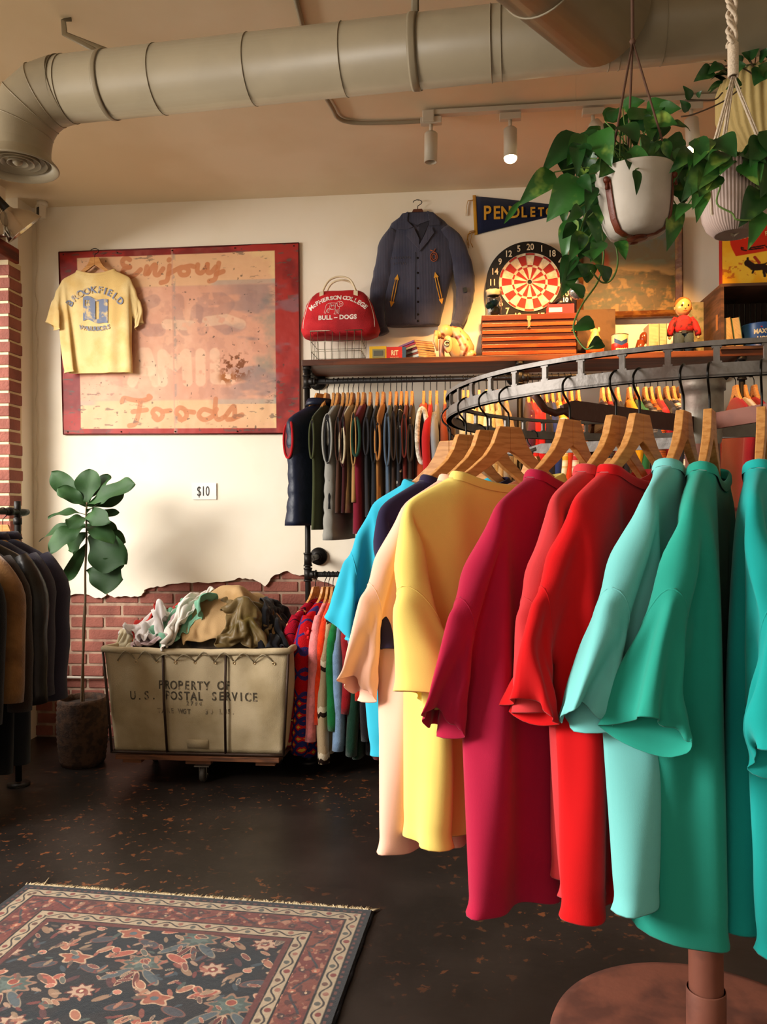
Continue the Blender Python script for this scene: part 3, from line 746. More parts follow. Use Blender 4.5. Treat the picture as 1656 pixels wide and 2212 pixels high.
# garments -------------------------------------------------------------------
def garment(name, label, cat, loc, rz, m, L=.62, hw=.215, hd=.022, sleeve=0, trim=None, trim_m=None, puff=0, flare=0, seed=0, group=None, collar=None, slr=.042, hanger_m=None, lining=None, sl_m=None, hem=None):
    """hanging garment seen mostly from its edge; local X runs along the hanger, near end is -X"""
    t = thing(name, label, cat, loc, rz, group); rows = []
    prof = [(-.060, .040, .5), (-.072, .075, .7), (-.095, .118, .8), (-.120, .165, .85), (-.142, .198, .9), (-.160, hw, 1)]
    for z, w, k in prof: rows.append(((0, 0, z), w if w < hw else hw, hd*k))
    n = 22
    for i in range(1, n+1):
        q = i/n; rows.append(((0, 0, -.160-(L-.160)*q), hw*(1-.05*math.sin(PI*q))+flare*q, hd*(1+.5*q)))
    def disp(p, q, ph):
        a = nz((p.x*9, p.y*14, p.z*2.2+seed*5), 1, seed)*.012*q; y = a*math.copysign(1, math.sin(ph)+1e-6)*0+a
        if puff: y += math.copysign(1, math.sin(ph)+1e-9)*puff*abs(math.sin(p.z*PI/.075))**.5*(1 if q > .25 else 0)
        x = nz((p.z*3, seed, 2), 1, 3)*.014*q
        e = abs(math.cos(ph))**6*math.copysign(1, math.cos(ph))
        if puff: x += e*puff*1.1*abs(math.sin(p.z*PI/.075))**.5
        return Vector((x, y, (0)))
    b = MB(); b.loft(rows, 36, cap=True, disp=disp, ex=2.6); b.build('body', m, t)
    for s_ in (-1, 1):
        if sleeve:
            c = MB(); pts = []; rr = []; r2 = []
            for i in range(15):
                q = i/14; pts.append((s_*(hw-.045+.052*math.sin(min(q*3.5, 1)*PI/2)+.015*q)+nz((q*4, seed, s_))*.010, .008*math.sin(q*5+seed)+(.012 if s_ < 0 else -.01)*q, -.132-.02*q-(sleeve)*q**1.05))
                rr.append(slr*(.45+.75*min(q*4, 1)-.38*q)); r2.append(hd*(.8+.75*min(q*4, 1)-.3*q))
            c.tube(pts, rr, 16, ry=r2, upv=(1, 0, 0))
            c.build('sleeve', sl_m or m, t)
        elif trim:
            c = MB(); rr_ = random.Random(seed*3+1); cz = -.235-rr_.uniform(0, .04); ah = .085+rr_.uniform(0, .045); n2 = 28; path = []
            for i in range(n2):
                a = 2*PI*i/n2; path.append((s_*(hw+.004+.012*math.sin(a)*0-.012*abs(math.sin(a))**4*(1 if math.sin(a) > 0 else 0)), math.cos(a)*hd*(.75), cz+math.sin(a)*ah))
            c.tube(path, trim, 6, closed=True); c.build('armhole_trim', trim_m or m, t)
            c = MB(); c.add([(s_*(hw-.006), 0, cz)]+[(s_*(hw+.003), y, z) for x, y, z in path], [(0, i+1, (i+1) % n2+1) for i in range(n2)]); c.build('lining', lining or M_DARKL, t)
    if collar:
        c = MB(); c.loft([((0, 0, -.064), .085, hd*1.1), ((0, 0, -.045), .075, hd*1.25), ((0, 0, -.03), .062, hd*1.2)], 24, cap=False); c.build('collar', collar, t, solid=.006)
    if hem:
        c = MB(); c.loft([((0, 0, -L+.045), hw+flare+.004, hd*1.55), ((0, 0, -L-.004), hw+flare+.002, hd*1.5)], 36, cap=True, ex=2.6); c.build('hem_band', hem, t)
    return t
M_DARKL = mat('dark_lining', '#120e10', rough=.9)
def hang_at(px, name, desc, cat, hexc, bz, who, rz=0, L=.6, Y=PY, group=None, mm=None, blk=.052, **k):
    x = at(px, 1111+(-289 if bz == BZ1 else 130), Y=Y).x
    z = bz+.0135+.0025-blk*1.0
    hanger('wooden hanger of the %s' % who, (x, Y, z-.024), PI/2+rz, group='hangers on the wall rack', hook=.078)
    return garment(name, desc, cat, (x, Y, z-.024), PI/2+rz, mm or fabric(hexc), L=L, group=group, **k)
UP, LOWG = 'waistcoats and tops on the upper wall bar', 'sweaters on the lower wall bar'
def knit(h): return mat('knit_'+h.strip('#'), h, rough=1, sheen=.2, bump=.8, bscale=300, var=.2, vscale=30, spec=.1)
M_NAVYP = mat('navy_puffer', '#121a30', rough=.45, bump=.5, bscale=40, spec=.4)
M_RED = fabric('#a5141c')
# upper bar
hang_at(690, 'puffer_vest', 'navy quilted vest with red armhole edging at the left end of the upper bar', 'vest', '', BZ1, 'navy quilted vest with red edging', rz=-.62, L=.66, hd=.042, hw=.21, puff=.007, trim=.006, trim_m=M_RED, lining=mat('red_lining', '#6d0f14'), collar=M_NAVYP, group=UP, mm=M_NAVYP, seed=1)
up = [  # px, name, label, category, colour, kwargs
    (706, 'vest', 'olive green cloth vest right behind the navy quilted vest', '#3c4026', dict(L=.68, trim=.005, rz=-.2)),
    (721, 'vest', 'black vest between the olive vest and the grey quilted one', '#1a1a1c', dict(L=.58, trim=.005)),
    (731, 'puffer_vest', 'pale grey quilted down vest, hanging lowest of the upper bar', '#8d8b84', dict(L=.73, puff=.006, hd=.03, trim=.006, rz=-.12)),
    (742, 'vest', 'dark brown corduroy vest behind the grey quilted vest', '#43291d', dict(L=.6, trim=.004)),
    (752, 'vest', 'dark maroon vest beside the cream knit vest', '#3a1416', dict(L=.6, trim=.004)),
    (762, 'knit_vest', 'cream ribbed knit vest with long armholes', '#cdbd9c', dict(L=.60, trim=.006, k=1, rz=-.12)),
    (774, 'vest', 'tan wool vest between the cream knit and the burgundy vests', '#a07848', dict(L=.55, trim=.004)),
    (786, 'knit_vest', 'burgundy felt vest with dark green armhole edging', '#6f1428', dict(L=.70, hd=.026, trim=.008, tm='#1c3a2c', rz=-.08)),
    (800, 'vest', 'charcoal vest right of the burgundy one', '#26262a', dict(L=.62, trim=.005)),
    (815, 'vest', 'black denim vest with wooden hanger tip showing', '#1c1e24', dict(L=.68, trim=.005)),
    (828, 'suede_vest', 'tan suede vest with narrow armhole', '#a4703c', dict(L=.62, trim=.006, rz=-.05)),
    (843, 'denim_vest', 'faded blue denim vest with frayed armhole', '#48586a', dict(L=.66, trim=.006)),
    (856, 'vest', 'brown and black vest beside the denim vest', '#33241c', dict(L=.62, trim=.004)),
    (867, 'knit_vest', 'black vest with white bird pattern', '#1b1c22', dict(L=.60, trim=.004, pat=1)),
    (878, 'vest', 'dark rust red vest in the middle of the upper bar', '#5d2018', dict(L=.62, trim=.004)),
    (890, 'sherpa_vest', 'dark brown vest with cream shoulder panel', '#2c211b', dict(L=.58, trim=.006)),
    (915, 'sherpa_vest', 'rust suede vest with fluffy white fleece armhole', '#a1401e', dict(L=.52, hd=.032, fur=1)),
    (929, 'shirt', 'bright red shirt behind the fleece trimmed vest', '#a81818', dict(L=.6, sleeve=.42)),
    (943, 'shirt', 'light grey marl top beside the red shirt', '#85878a', dict(L=.6, sleeve=.40)),
    (961, 'shirt', 'rust brown suede shirt with long sleeves', '#83381c', dict(L=.62, sleeve=.44)),
    (972, 'shirt', 'dark brown shirt at the left edge of the round rack', '#3c281e', dict(L=.62, sleeve=.44)),
]
for i, (px, nm, lab, hx, k) in enumerate(up):
    k = dict(k); isk = k.pop('k', 0); pat = k.pop('pat', 0); fur = k.pop('fur', 0); tm = k.pop('tm', None)
    kw = dict(hw=.205, hd=.016, seed=i+2, group=UP); kw.update(k)
    mm = knit(hx) if isk else fabric(hx)
    if pat: mm = mat('bird_pattern', hx, rough=.95, color2='#c9c2b0', vscale=26, c2pos=(.62, .64))
    if tm: kw['trim_m'] = fabric(tm)
    if fur:
        kw['trim'] = .013; kw['trim_m'] = mat('fleece', '#d8cdbb', rough=1, bump=1, bscale=160, sheen=.4, color2='#a89a84', vscale=60)
    hang_at(px, nm, lab, 'vest' if 'vest' in nm else 'shirt', hx, BZ1, lab.split(' with')[0].split(' be')[0].split(' right')[0].split(' behind')[0], mm=mm, **kw)
rows2 = [(1000, '#cfb98c', 'cream henley top, leftmost seen through the round rack'), (1010, '#c7b48e', 'beige henley top second in the cream row'), (1022, '#d6c59c', 'pale cream top third in the cream row'), (1034, '#c9b58a', 'oatmeal top in the middle of the cream row'),
         (1050, '#dac9a4', 'ivory top fifth in the cream row'), (1060, '#c2ab80', 'sand coloured top sixth in the cream row'), (1074, '#b89c70', 'tan top beside the iron rack post'), (1092, '#8f7b62', 'khaki top closest to the iron rack post'),
         (1139, '#4d1626', 'maroon shirt just right of the iron rack post'), (1150, '#b8201c', 'red shirt with white neck band right of the maroon one'), (1163, '#c71a1e', 'plain scarlet shirt seen through the ring'), (1178, '#1c1a22', 'black shirt between the scarlet and the blue ones'),
         (1191, '#24305e', 'royal blue shirt seen through the ring'), (1205, '#c79a28', 'yellow and white striped rugby shirt'), (1218, '#c23a18', 'orange red shirt with white collar'), (1232, '#a31520', 'cherry red shirt left of the brown striped one'), (1247, '#4a2a20', 'brown striped shirt right of the cherry red one'),
         (1300, '#2a1418', 'black shirt left of the red striped one'), (1312, '#8c1a1c', 'red and black striped shirt under the ring'), (1332, '#1a1820', 'dark navy shirt under the ring'), (1358, '#cf9212', 'golden yellow shirt seen under the ring'), (1374, '#1f5a34', 'green shirt with yellow neck'), (1392, '#252028', 'black shirt with grey stripes'),
         (1404, '#c05a1a', 'orange striped shirt right of the black one'), (1420, '#921820', 'crimson shirt on the right of the orange one'), (1438, '#20202c', 'blue black shirt near the hub'), (1452, '#2c2c44', 'ink blue shirt left of the striped grey one'), (1466, '#a89478', 'grey shirt with cream stripes beside the hub'),
         (1588, '#8c1820', 'dark red shirt right of the hub'), (1606, '#c3b8a8', 'white shirt right of the hub'), (1628, '#a01c20', 'red shirt closest to the right edge')]
for i, (px, hx, lab) in enumerate(rows2):
    kw = dict(hw=.20, hd=.018, seed=40+i, group=UP, L=.56+.04*(i % 3), sleeve=.40, mm=knit(hx) if i < 8 else None)
    if 'strip' in lab:
        kw['mm'] = mat('striped_'+hx.strip('#'), hx, color2={'yellow': '#e8dcc0', 'red': '#16121a', 'brown': '#a8693a', 'black': '#6b6868', 'orange': '#2c1c18', 'grey': '#d9cdb8'}.get(lab.split()[0], '#d8cdb8'), aniso=(.01, .01, 5), vscale=6, c2pos=(.48, .52))
    hang_at(px, 'shirt', lab, 'shirt', hx, BZ1, lab.split(' with')[0].split(',')[0].split(' seen')[0].split(' beside')[0].split(' closest')[0].split(' right')[0].split(' left')[0], **kw)
# lower bar: sweaters
def paint_mat(name, base, motif): return mat(name, base, rough=1, bump=.7, bscale=260, sheen=.2, color2=motif[0], vscale=motif[1], c2pos=motif[2], aniso=motif[3] if len(motif) > 3 else None)
def pattern_knit(name, kind):
    """knitted pattern from crossed bands in object space"""
    M = bpy.data.materials.new(name); M.use_nodes = True; nt = M.node_tree; N = nt.nodes; L = nt.links; b = N['Principled BSDF']; b.inputs['Roughness'].default_value = 1
    b.inputs['Specular IOR Level'].default_value = .1
    tc = N.new('ShaderNodeTexCoord'); sp = N.new('ShaderNodeSeparateXYZ'); L.new(tc.outputs['Object'], sp.inputs[0])
    def math_(op, a, b_=None, c=None):
        n = N.new('ShaderNodeMath'); n.operation = op
        for i, v in enumerate((a, b_, c)):
            if v is None: continue
            if isinstance(v, (int, float)): n.inputs[i].default_value = v
            else: L.new(v, n.inputs[i])
        return n.outputs[0]
    s = math_('ADD', math_('ADD', sp.outputs[0], sp.outputs[1]), 0); z = sp.outputs[2]
    def mixn(f, a, c):
        n = N.new('ShaderNodeMix'); n.data_type = 'RGBA'; L.new(f, n.inputs[0])
        for i, v in ((6, a), (7, c)):
            if isinstance(v, str): n.inputs[i].default_value = (*lin(v), 1)
            else: L.new(v, n.inputs[i])
        return n.outputs[2]
    u1 = math_('ABSOLUTE', math_('SUBTRACT', math_('FRACT', math_('ADD', math_('MULTIPLY', s, 11), math_('MULTIPLY', z, 9))), .5))
    u2 = math_('ABSOLUTE', math_('SUBTRACT', math_('FRACT', math_('SUBTRACT', math_('MULTIPLY', s, 11), math_('MULTIPLY', z, 9))), .5))
    if kind == 'argyle':
        ln = math_('LESS_THAN', math_('MINIMUM', u1, u2), .035); dots = math_('LESS_THAN', math_('MAXIMUM', u1, u2), .075)
        c = mixn(dots, mixn(ln, '#9c1228', '#2a1020'), '#e0b07a')
    elif kind == 'fairisle':
        d = math_('GREATER_THAN', math_('MAXIMUM', u1, u2), .30); d2 = math_('LESS_THAN', math_('MAXIMUM', u1, u2), .12)
        top = mixn(math_('LESS_THAN', math_('MINIMUM', u1, u2), .09), mixn(d, '#b3141c', '#b3141c'), '#3b2f6b')
        v1 = math_('ABSOLUTE', math_('SUBTRACT', math_('FRACT', math_('ADD', math_('MULTIPLY', s, 22), math_('MULTIPLY', z, 18))), .5))
        v2 = math_('ABSOLUTE', math_('SUBTRACT', math_('FRACT', math_('SUBTRACT', math_('MULTIPLY', s, 22), math_('MULTIPLY', z, 18))), .5))
        bot = mixn(math_('LESS_THAN', math_('MAXIMUM', v1, v2), .16), mixn(math_('LESS_THAN', math_('MAXIMUM', v1, v2), .32), '#2a2a66', '#c21f1f'), '#d8a83a')
        c = mixn(math_('LESS_THAN', z, -.50), top, bot)
    else:
        zz = math_('FRACT', math_('MULTIPLY', z, 4.6)); tri = math_('ABSOLUTE', math_('SUBTRACT', math_('FRACT', math_('MULTIPLY', s, 40)), .5))
        m1 = math_('LESS_THAN', math_('ABSOLUTE', math_('SUBTRACT', zz, math_('ADD', .3, math_('MULTIPLY', tri, .12)))), .05)
        m2 = math_('LESS_THAN', math_('ABSOLUTE', math_('SUBTRACT', zz, math_('ADD', .42, math_('MULTIPLY', tri, .1)))), .06)
        c = mixn(m2, mixn(m1, '#b09a7a', '#2c1e18'), '#dccdb2')
    L.new(c, b.inputs['Base Color'])
    n2 = N.new('ShaderNodeTexNoise'); n2.inputs['Scale'].default_value = 260; bp = N.new('ShaderNodeBump'); bp.inputs['Strength'].default_value = .7; bp.inputs['Distance'].default_value = .004
    L.new(tc.outputs['Object'], n2.inputs['Vector']); L.new(n2.outputs[0], bp.inputs['Height']); L.new(bp.outputs[0], b.inputs['Normal']); return M
low = [
    (681, 'burgundy argyle sweater with small gold motifs, leftmost on the lower bar', None, dict(mm=pattern_knit('argyle_knit', 'argyle'), rz=-.42, L=.78, sleeve=.60, hd=.03, hw=.205)),
    (701, 'red and purple patterned folk sweater with zigzag border', None, dict(mm=pattern_knit('folk_knit', 'fairisle'), rz=-.34, L=.80, sleeve=.62, hd=.034, slr=.05)),
    (710, 'pale pink sweater between the folk sweater and the orange one', '#f08a8a', dict(rz=-.16, L=.70, sleeve=.56)),
    (719, 'bright orange red sweater beside the pink one', '#e23a10', dict(rz=-.1, L=.64, sleeve=.48, hw=.20)),
    (729, 'beige nordic sweater with brown and cream bands', None, dict(mm=pattern_knit('nordic_knit', 'nordic'), rz=-.12, L=.78, sleeve=.66)),
    (740, 'emerald green sweater right of the beige nordic one', '#0f6a34', dict(rz=-.05, L=.68, sleeve=.5)),
    (751, 'light blue cable knit sweater on the lower bar', '#7e9cc0', dict(rz=-.06, L=.74, sleeve=.60)),
    (764, 'dark red sweater right of the light blue cable knit', '#8c1018', dict(L=.70, sleeve=.42)),
    (778, 'dark bottle green sweater beside the bright red ones', '#0f3526', dict(L=.80, sleeve=.62)),
    (792, 'vermilion sweater whose cuff shows under the cyan t-shirt', '#d8301c', dict(L=.66, sleeve=.36)),
    (806, 'black sweater behind the vermilion one', '#18151a', dict(L=.78, sleeve=.55)),
    (822, 'deep red sweater low behind the blue t-shirt', '#7c141a', dict(L=.80, sleeve=.55)),
    (840, 'brown sweater partly behind the pink t-shirt', '#43302a', dict(L=.80, sleeve=.55)),
]
for i, (px, lab, hx, k) in enumerate(low):
    k = dict(k); mm = k.pop('mm', None) or knit(hx); kw = dict(hw=.205, hd=.022, seed=70+i, group=LOWG, slr=.045); kw.update(k)
    hang_at(px, 'sweater', lab, 'sweater', hx, BZ2, lab.split(' with')[0].split(',')[0].split(' between')[0].split(' beside')[0].split(' right')[0].split(' whose')[0].split(' behind')[0].split(' low')[0].split(' partly')[0], mm=mm, **kw)
# ------------------------------------------------------------------ things on the wall
M_SIGN = mat('painted_sign', '#ffffff', attr='Col', rough=.5, bump=.25, bscale=25, spec=.35)
M_PAINT = mat('painted_card', '#ffffff', attr='Col', rough=.6, spec=.3)
c00, c10, c11, c01 = (at(x, y, Y=WY-.014) for x, y in ((137, 938), (622, 936.5), (645, 525), (127, 545)))
c10.x = at(648, 936, Y=WY-.014).x
def quadpos(a, b, c, d, bulge=.0):
    A, B, C_, D = (np.array(v) for v in (a, b, c, d))
    def f(U, V):
        P = (A*(1-U[..., None])*(1-V[..., None])+B*U[..., None]*(1-V[..., None])+C_*U[..., None]*V[..., None]+D*(1-U[..., None])*V[..., None])
        P[..., 1] += bulge*(fbm(U*6, V*5)-.5); return P
    return f
EN = [[(.30, .945), (.285, .955), (.27, .94), (.275, .915), (.30, .905)], [(.30, .905), (.275, .895), (.27, .865), (.29, .85), (.32, .862), (.345, .89)],
      [(.365, .865), (.372, .905), (.378, .87)], [(.375, .865), (.40, .91), (.41, .905), (.405, .865), (.42, .858), (.44, .89)],
      [(.468, .905), (.462, .865), (.455, .825), (.43, .815)], [(.465, .935), (.467, .938)],
      [(.462, .86), (.49, .88), (.52, .895), (.545, .88), (.54, .855), (.515, .855), (.51, .885), (.55, .90), (.57, .895)],
      [(.585, .905), (.583, .87), (.60, .86), (.62, .89), (.625, .905)], [(.625, .905), (.625, .865), (.64, .862), (.66, .89)],
      [(.672, .91), (.665, .87), (.655, .825), (.632, .815)], [(.66, .85), (.69, .865)]]
FO = [[(.255, .175), (.265, .195), (.30, .185), (.34, .18), (.375, .195), (.37, .205)], [(.335, .18), (.325, .11), (.31, .055), (.285, .045)], [(.30, .12), (.36, .13)],
      [(.40, .09), (.385, .115), (.40, .135), (.425, .12), (.425, .09), (.405, .075), (.39, .09)], [(.425, .12), (.46, .125)],
      [(.50, .09), (.485, .115), (.50, .14), (.525, .125), (.527, .09), (.505, .075), (.49, .09)], [(.525, .12), (.56, .115)],
      [(.64, .115), (.60, .13), (.58, .10), (.60, .075), (.635, .09), (.655, .13)], [(.652, .185), (.648, .11), (.66, .075), (.69, .09)],
      [(.69, .09), (.725, .145), (.73, .11), (.725, .08), (.70, .075)], [(.725, .08), (.76, .10)]]
def paint_sign(U, V):
    n1 = fbm(U*6, V*5, 5); n2 = fbm(U*22+5, V*18, 4); n3 = fbm(U*60, V*50, 3); n4 = fbm(U*3+9, V*14, 4)
    C = np.zeros(U.shape+(3,)); C[:] = lin('#e6c58b')
    C = mixc(C, '#dba57f', sst(.35, .6, n4)*.25)
    # middle panel worn to pink with bluish remains
    mid = sst(.175, .19, V)*(1-sst(.785, .80, V))
    low = sst(.19, .215, V)
    C = mixc(C, '#76706f', mid*.75)
    C = mixc(C, '#7f9c93', (sst(.155, .16, V)*(1-sst(.19, .195, V))+sst(.775, .78, V)*(1-sst(.815, .82, V)))*(sst(.62, .66, U)+(1-sst(.12, .16, U)))*.9)
    wear = np.clip(1.25-1.6*np.abs(U-.42)-.3*np.abs(V-.45)+.9*(n1-.5)+.35*(n2-.5), 0, 1)
    C = mixc(C, '#d7997c', sst(.25, .55, wear)*(.55+.35*mid))
    C = mixc(C, '#e0ab8c', sst(.5, .75, n1)*mid*.7)
    C = mixc(C, '#b5806c', sst(.58, .7, n2)*mid*.35)
    # ghosts of the big letters
    def blk(x0, x1, y0, y1, k=.5, col='#e9c39f'):
        m = sst(x0-.004, x0+.004, U)*(1-sst(x1-.004, x1+.004, U))*sst(y0-.004, y0+.004, V)*(1-sst(y1-.004, y1+.004, V))
        return m*k*sst(.3, .5, n2+.1)
    L = [('#8a6a66', [[(.40, .72), (.36, .70), (.34, .62), (.37, .56), (.42, .56)], [(.50, .72), (.50, .60), (.53, .56), (.57, .58), (.58, .66)], [(.60, .56), (.60, .72), (.68, .72), (.71, .69), (.68, .64), (.61, .64), (.70, .56)]], .030, .35),
         ('#ecc8a4', [[(.30, .28), (.345, .44), (.365, .44), (.40, .28)], [(.34, .34), (.38, .34)], [(.43, .28), (.43, .43), (.48, .36), (.53, .43), (.535, .28)], [(.59, .28), (.59, .43)], [(.65, .43), (.65, .29), (.72, .29)], [(.62, .60), (.70, .61), (.76, .58)], [(.45, .59), (.56, .58)]], .024, .42)]
    for col, paths, w, k in L:
        for p in paths:
            d = seg_dist(U, V*.77, [(x, y*.77) for x, y in p]); C = mixc(C, col, (1-sst(w*.75, w, d))*k*sst(.32, .46, n2+.06))
    for P in EN+FO:
        q = crv([(x, y*.77, 0) for x, y in P], 4) if len(P) > 2 else [Vector((x, y*.77, 0)) for x, y in P]
        d = seg_dist(U, V*.77, [(v.x, v.y) for v in q]); C = mixc(C, '#c07548', (1-sst(.0085, .0115, d))*.85)
    bor = np.maximum(np.maximum(1-sst(.075, .079, U), sst(.900, .904, U)), np.maximum(1-sst(.027, .031, V), sst(.962, .966, V)))
    red = np.zeros(U.shape+(3,)); red[:] = lin('#a02a22'); red = mixc(red, '#7d1f1c', sst(.45, .6, n1)); red = mixc(red, '#a8584c', sst(.62, .78, n1)*.35)
    C = C*(1-bor[..., None])+red*bor[..., None]
    sc = sst(.66, .74, fbm(U*26, V*60+3, 4))*sst(.45, .75, np.abs(U-.55)+np.abs(V-.5)*1.1); C = mixc(C, '#54483f', sc*.7); C = mixc(C, '#6f6b70', sst(.5, .62, fbm(U*5+2, V*9+4, 4))*sst(.62, .8, U)*mid*.55)
    C = mixc(C, '#8b8078', (1-sst(.0, .012, np.abs(U-.484)))*sst(.45, .6, n3)*.6)
    C = mixc(C, '#c58f78', (1-sst(.0, .006, np.abs(U-.478)))*.6)
    r = np.hypot((U-.735)/.085, (V-.36)/.10); C = mixc(C, '#7c4118', (1-sst(.4, 1.1, r))*sst(.53, .6, fbm(U*50, V*42, 4))); r = np.hypot((U-.70)/.05, (V-.30)/.05); C = mixc(C, '#9c571c', (1-sst(.3, 1.1, r))*sst(.46, .55, fbm(U*44, V*40, 4)))
    C = mixc(C, '#3c3029', sst(.80, .82, n3)*.7)
    return C
sg = thing('painted_metal_sign', 'large faded metal sign with red border and worn script lettering', 'sign', tuple((c00+c11)/2))
o = sheet('sign_panel', 520, 400, quadpos(c00, c10, c11, c01, .01), paint_sign, M_SIGN, None, solid=.004)
o.data.transform(Matrix.Translation(-sg.location)); o.parent = sg
fe = MB()
for a, b in ((c00, c10), (c10, c11), (c11, c01), (c01, c00)): fe.tube([a, b], .004, 6)
child(fe, 'rolled_edge', mat('sign_edge', '#5c1f1a', rough=.6, metal=.3), sg)
for u in (.02, .25, .48, .74, .98):
    for v in (.012, .985):
        P = (c00*(1-u)+c10*u)*(1-v)+(c01*(1-u)+c11*u)*v; child(MB().sphere((P.x, P.y-.004, P.z), .0045, 8, (1, .5, 1)), 'nail_head', mat('nail', '#3c2f28', metal=.8, rough=.5), sg)
# cream printed t-shirt hung on the sign
M_CREAM = mat('old_cotton', '#e9cd90', rough=.95, bump=.3, bscale=300, color2='#dcb874', vscale=6, sheen=.1)
tp_ = at(205, 556, Y=WY-.055)
hanger('small pale wooden hanger on the sign holding the cream printed t-shirt', (tp_.x, tp_.y, tp_.z), 0, hook=.05, sc=.93)
ct = make_tee('a', 'worn cream t-shirt with faded blue BROOKFIELD print hanging over the sign', M_CREAM, (tp_.x+.005, tp_.y, tp_.z+.006), PI, False, zs=.86, xs=.93, ys=.45)
cl = [c for c in ct.children if c.name.startswith('cloth')][0]
bv = world_bvh(cl); d1 = Vector((0, 1, 0))   # shirt faces the wall side with its local +Y towards the camera
pm = mat('faded_blue_print', '#7f88a0', rough=.95, color2='#dcc08c', vscale=34, c2pos=(.52, .66))
tb = MB(); Mt = Matrix.Rotation(PI, 4, 'Z') @ facing(0, .3, 0)
w = MB(); w.text('BROOKFIELD', .052, Matrix.Translation((0, -.3, -.205)) @ Matrix.Rotation(PI/2, 4, 'X'), arc=.17, bold=.0012)
w.text('#', .055, Matrix.Translation((-.038, -.3, -.262)) @ Matrix.Rotation(PI/2, 4, 'X'))
w.text('WARRIORS', .034, Matrix.Translation((0, -.3, -.412)) @ Matrix.Rotation(PI/2, 4, 'X'), arc=-.4, bold=.001)
nx_, nz_ = 14, 12; ox = [(-.068, .0), (.072, .008)]
g = []
for j in range(nz_+1):
    for i in range(nx_+1):
        u, v = i/nx_, j/nz_; sh_ = .006*math.sin(u*9)+.01*math.sin(u*4+1)*(1 if j in (0, nz_) else 0)
        g.append((-.068+.14*u, -.3, -.235-.13*v+sh_))
cut = lambda u, v: (.47 < u < .66 and .12 < v < .85) or (.08 < u < .30 and .1 < v < .34)
w.add(g, [(j*(nx_+1)+i, j*(nx_+1)+i+1, (j+1)*(nx_+1)+i+1, (j+1)*(nx_+1)+i) for j in range(nz_) for i in range(nx_) if not cut((i+.5)/nx_, (j+.5)/nz_)])
# mirror into the shirt's own frame (turned half round)
w.v = [Vector((-v.x, -v.y, v.z)) for v in w.v]
for i, v in enumerate(w.v):
    h = bv.ray_cast(Vector((v.x, .6, v.z)), Vector((0, -1, 0)))
    if h[0] is not None: w.v[i] = h[0]+Vector((0, .005, 0))
w.build('chest_print', pm, ct)
# price card
P = at(441, 1061, Y=WY-.004); s_ = mpp(441, 1061, WY)
pc = thing('price_card', 'small white paper card reading $10 taped to the plaster wall', 'sign', tuple(P))
b = MB(); nx_ = 10
for j in range(2):
    for i in range(nx_+1): b.v.append(Vector(((i/nx_-.5)*54*s_, -.002-.0015*((i/nx_-.5)*2)**2*(j), (j-.5)*36*s_)))
b.f = [[i, i+1, i+nx_+2, i+nx_+1] for i in range(nx_)]; b.mi = [0]*nx_; b.sm = [False]*nx_
b.build('card', mat('white_card', '#efe9e2', rough=.8), pc, solid=.0006)
MB().text('$10', 30*s_, facing(-2*s_, -.004, -10*s_), xs=.62).build('handwriting', mat('ink', '#2c2826'), pc)
# wires in the corner and the sensor
b = MB(); rnd = random.Random(3)
pts = [at(78+rnd.uniform(-2, 4), y, Y=WY-.012) for y in range(478, 1140, 26)]; b.tube(crv(pts, 4), .0017, 5)
o = b.build('hanging_cable', mat('white_cable', '#d9ccb4', rough=.6)); tag(o, 'thin white cable dangling down the wall corner from the sensor', 'cable')
P = at(88, 440, Z=CZ-.002); P = at(88, 458, Y=WY-.09)
se = thing('motion_sensor', 'small white ceiling sensor with dark window in the wall corner', 'sensor', tuple(P), -.5)
MB().box((0, 0, 0), (.045, .04, .075), bev=.008).build('housing', mat('sensor_white', '#d5cbb9', rough=.4), se)
MB().box((.004, -.0205, -.004), (.022, .003, .048), bev=.002).build('window_lens', mat('sensor_dark', '#1a1412', rough=.15), se)
MB().lathe([(.001, 0), (.028, 0), (.03, -.02), (.012, -.035), (.001, -.035)], 24, c=(0, .01, CZ-P.z)).tube([(0, .01, CZ-P.z-.03), (0, .01, .02)], .006).build('ceiling_mount', mat('sensor_white'), se)
# clamp work lamp
P = at(10, 447, Y=3.9)
lm = thing('clamp_lamp', 'shiny metal clamp lamp with bowl reflector above the brick window jamb', 'lamp', tuple(P))
ax = (at(47, 488, Y=3.955)-P).normalized(); q = Vector((0, 0, -1)).rotation_difference(ax).to_matrix().to_4x4()
b = MB(); b.M = q; b.lathe([(.022, -.01), (.03, -.03), (.05, -.045), (.085, -.085), (.108, -.135), (.110, -.137), (.106, -.135), (.083, -.087), (.048, -.05), (.02, -.03)], 40)
b.build('reflector', mat('spun_aluminium', '#d9d4cc', rough=.18, metal=1, bump=.1, bscale=15), lm)
b = MB(); b.M = q; b.lathe([(.001, .06), (.02, .06), (.022, .0), (.024, -.02)], 24); b.build('socket', mat('black_plastic', '#16130f', rough=.4), lm)
b = MB(); b.tube(crv([(0, 0, 0), (-.01, -.03, -.05), (.0, -.03, -.10), (.03, -.01, -.16)], 5), .004).box((-.01, -.02, -.13), (.05, .03, .06), bev=.006); b.build('spring_clamp', M_CHROME, lm)
b = MB(); b.M = q; b.sphere((0, 0, -.07), .028, 14); b.build('light_bulb', mat('frosted_bulb', '#efe8dc', rough=.3), lm)
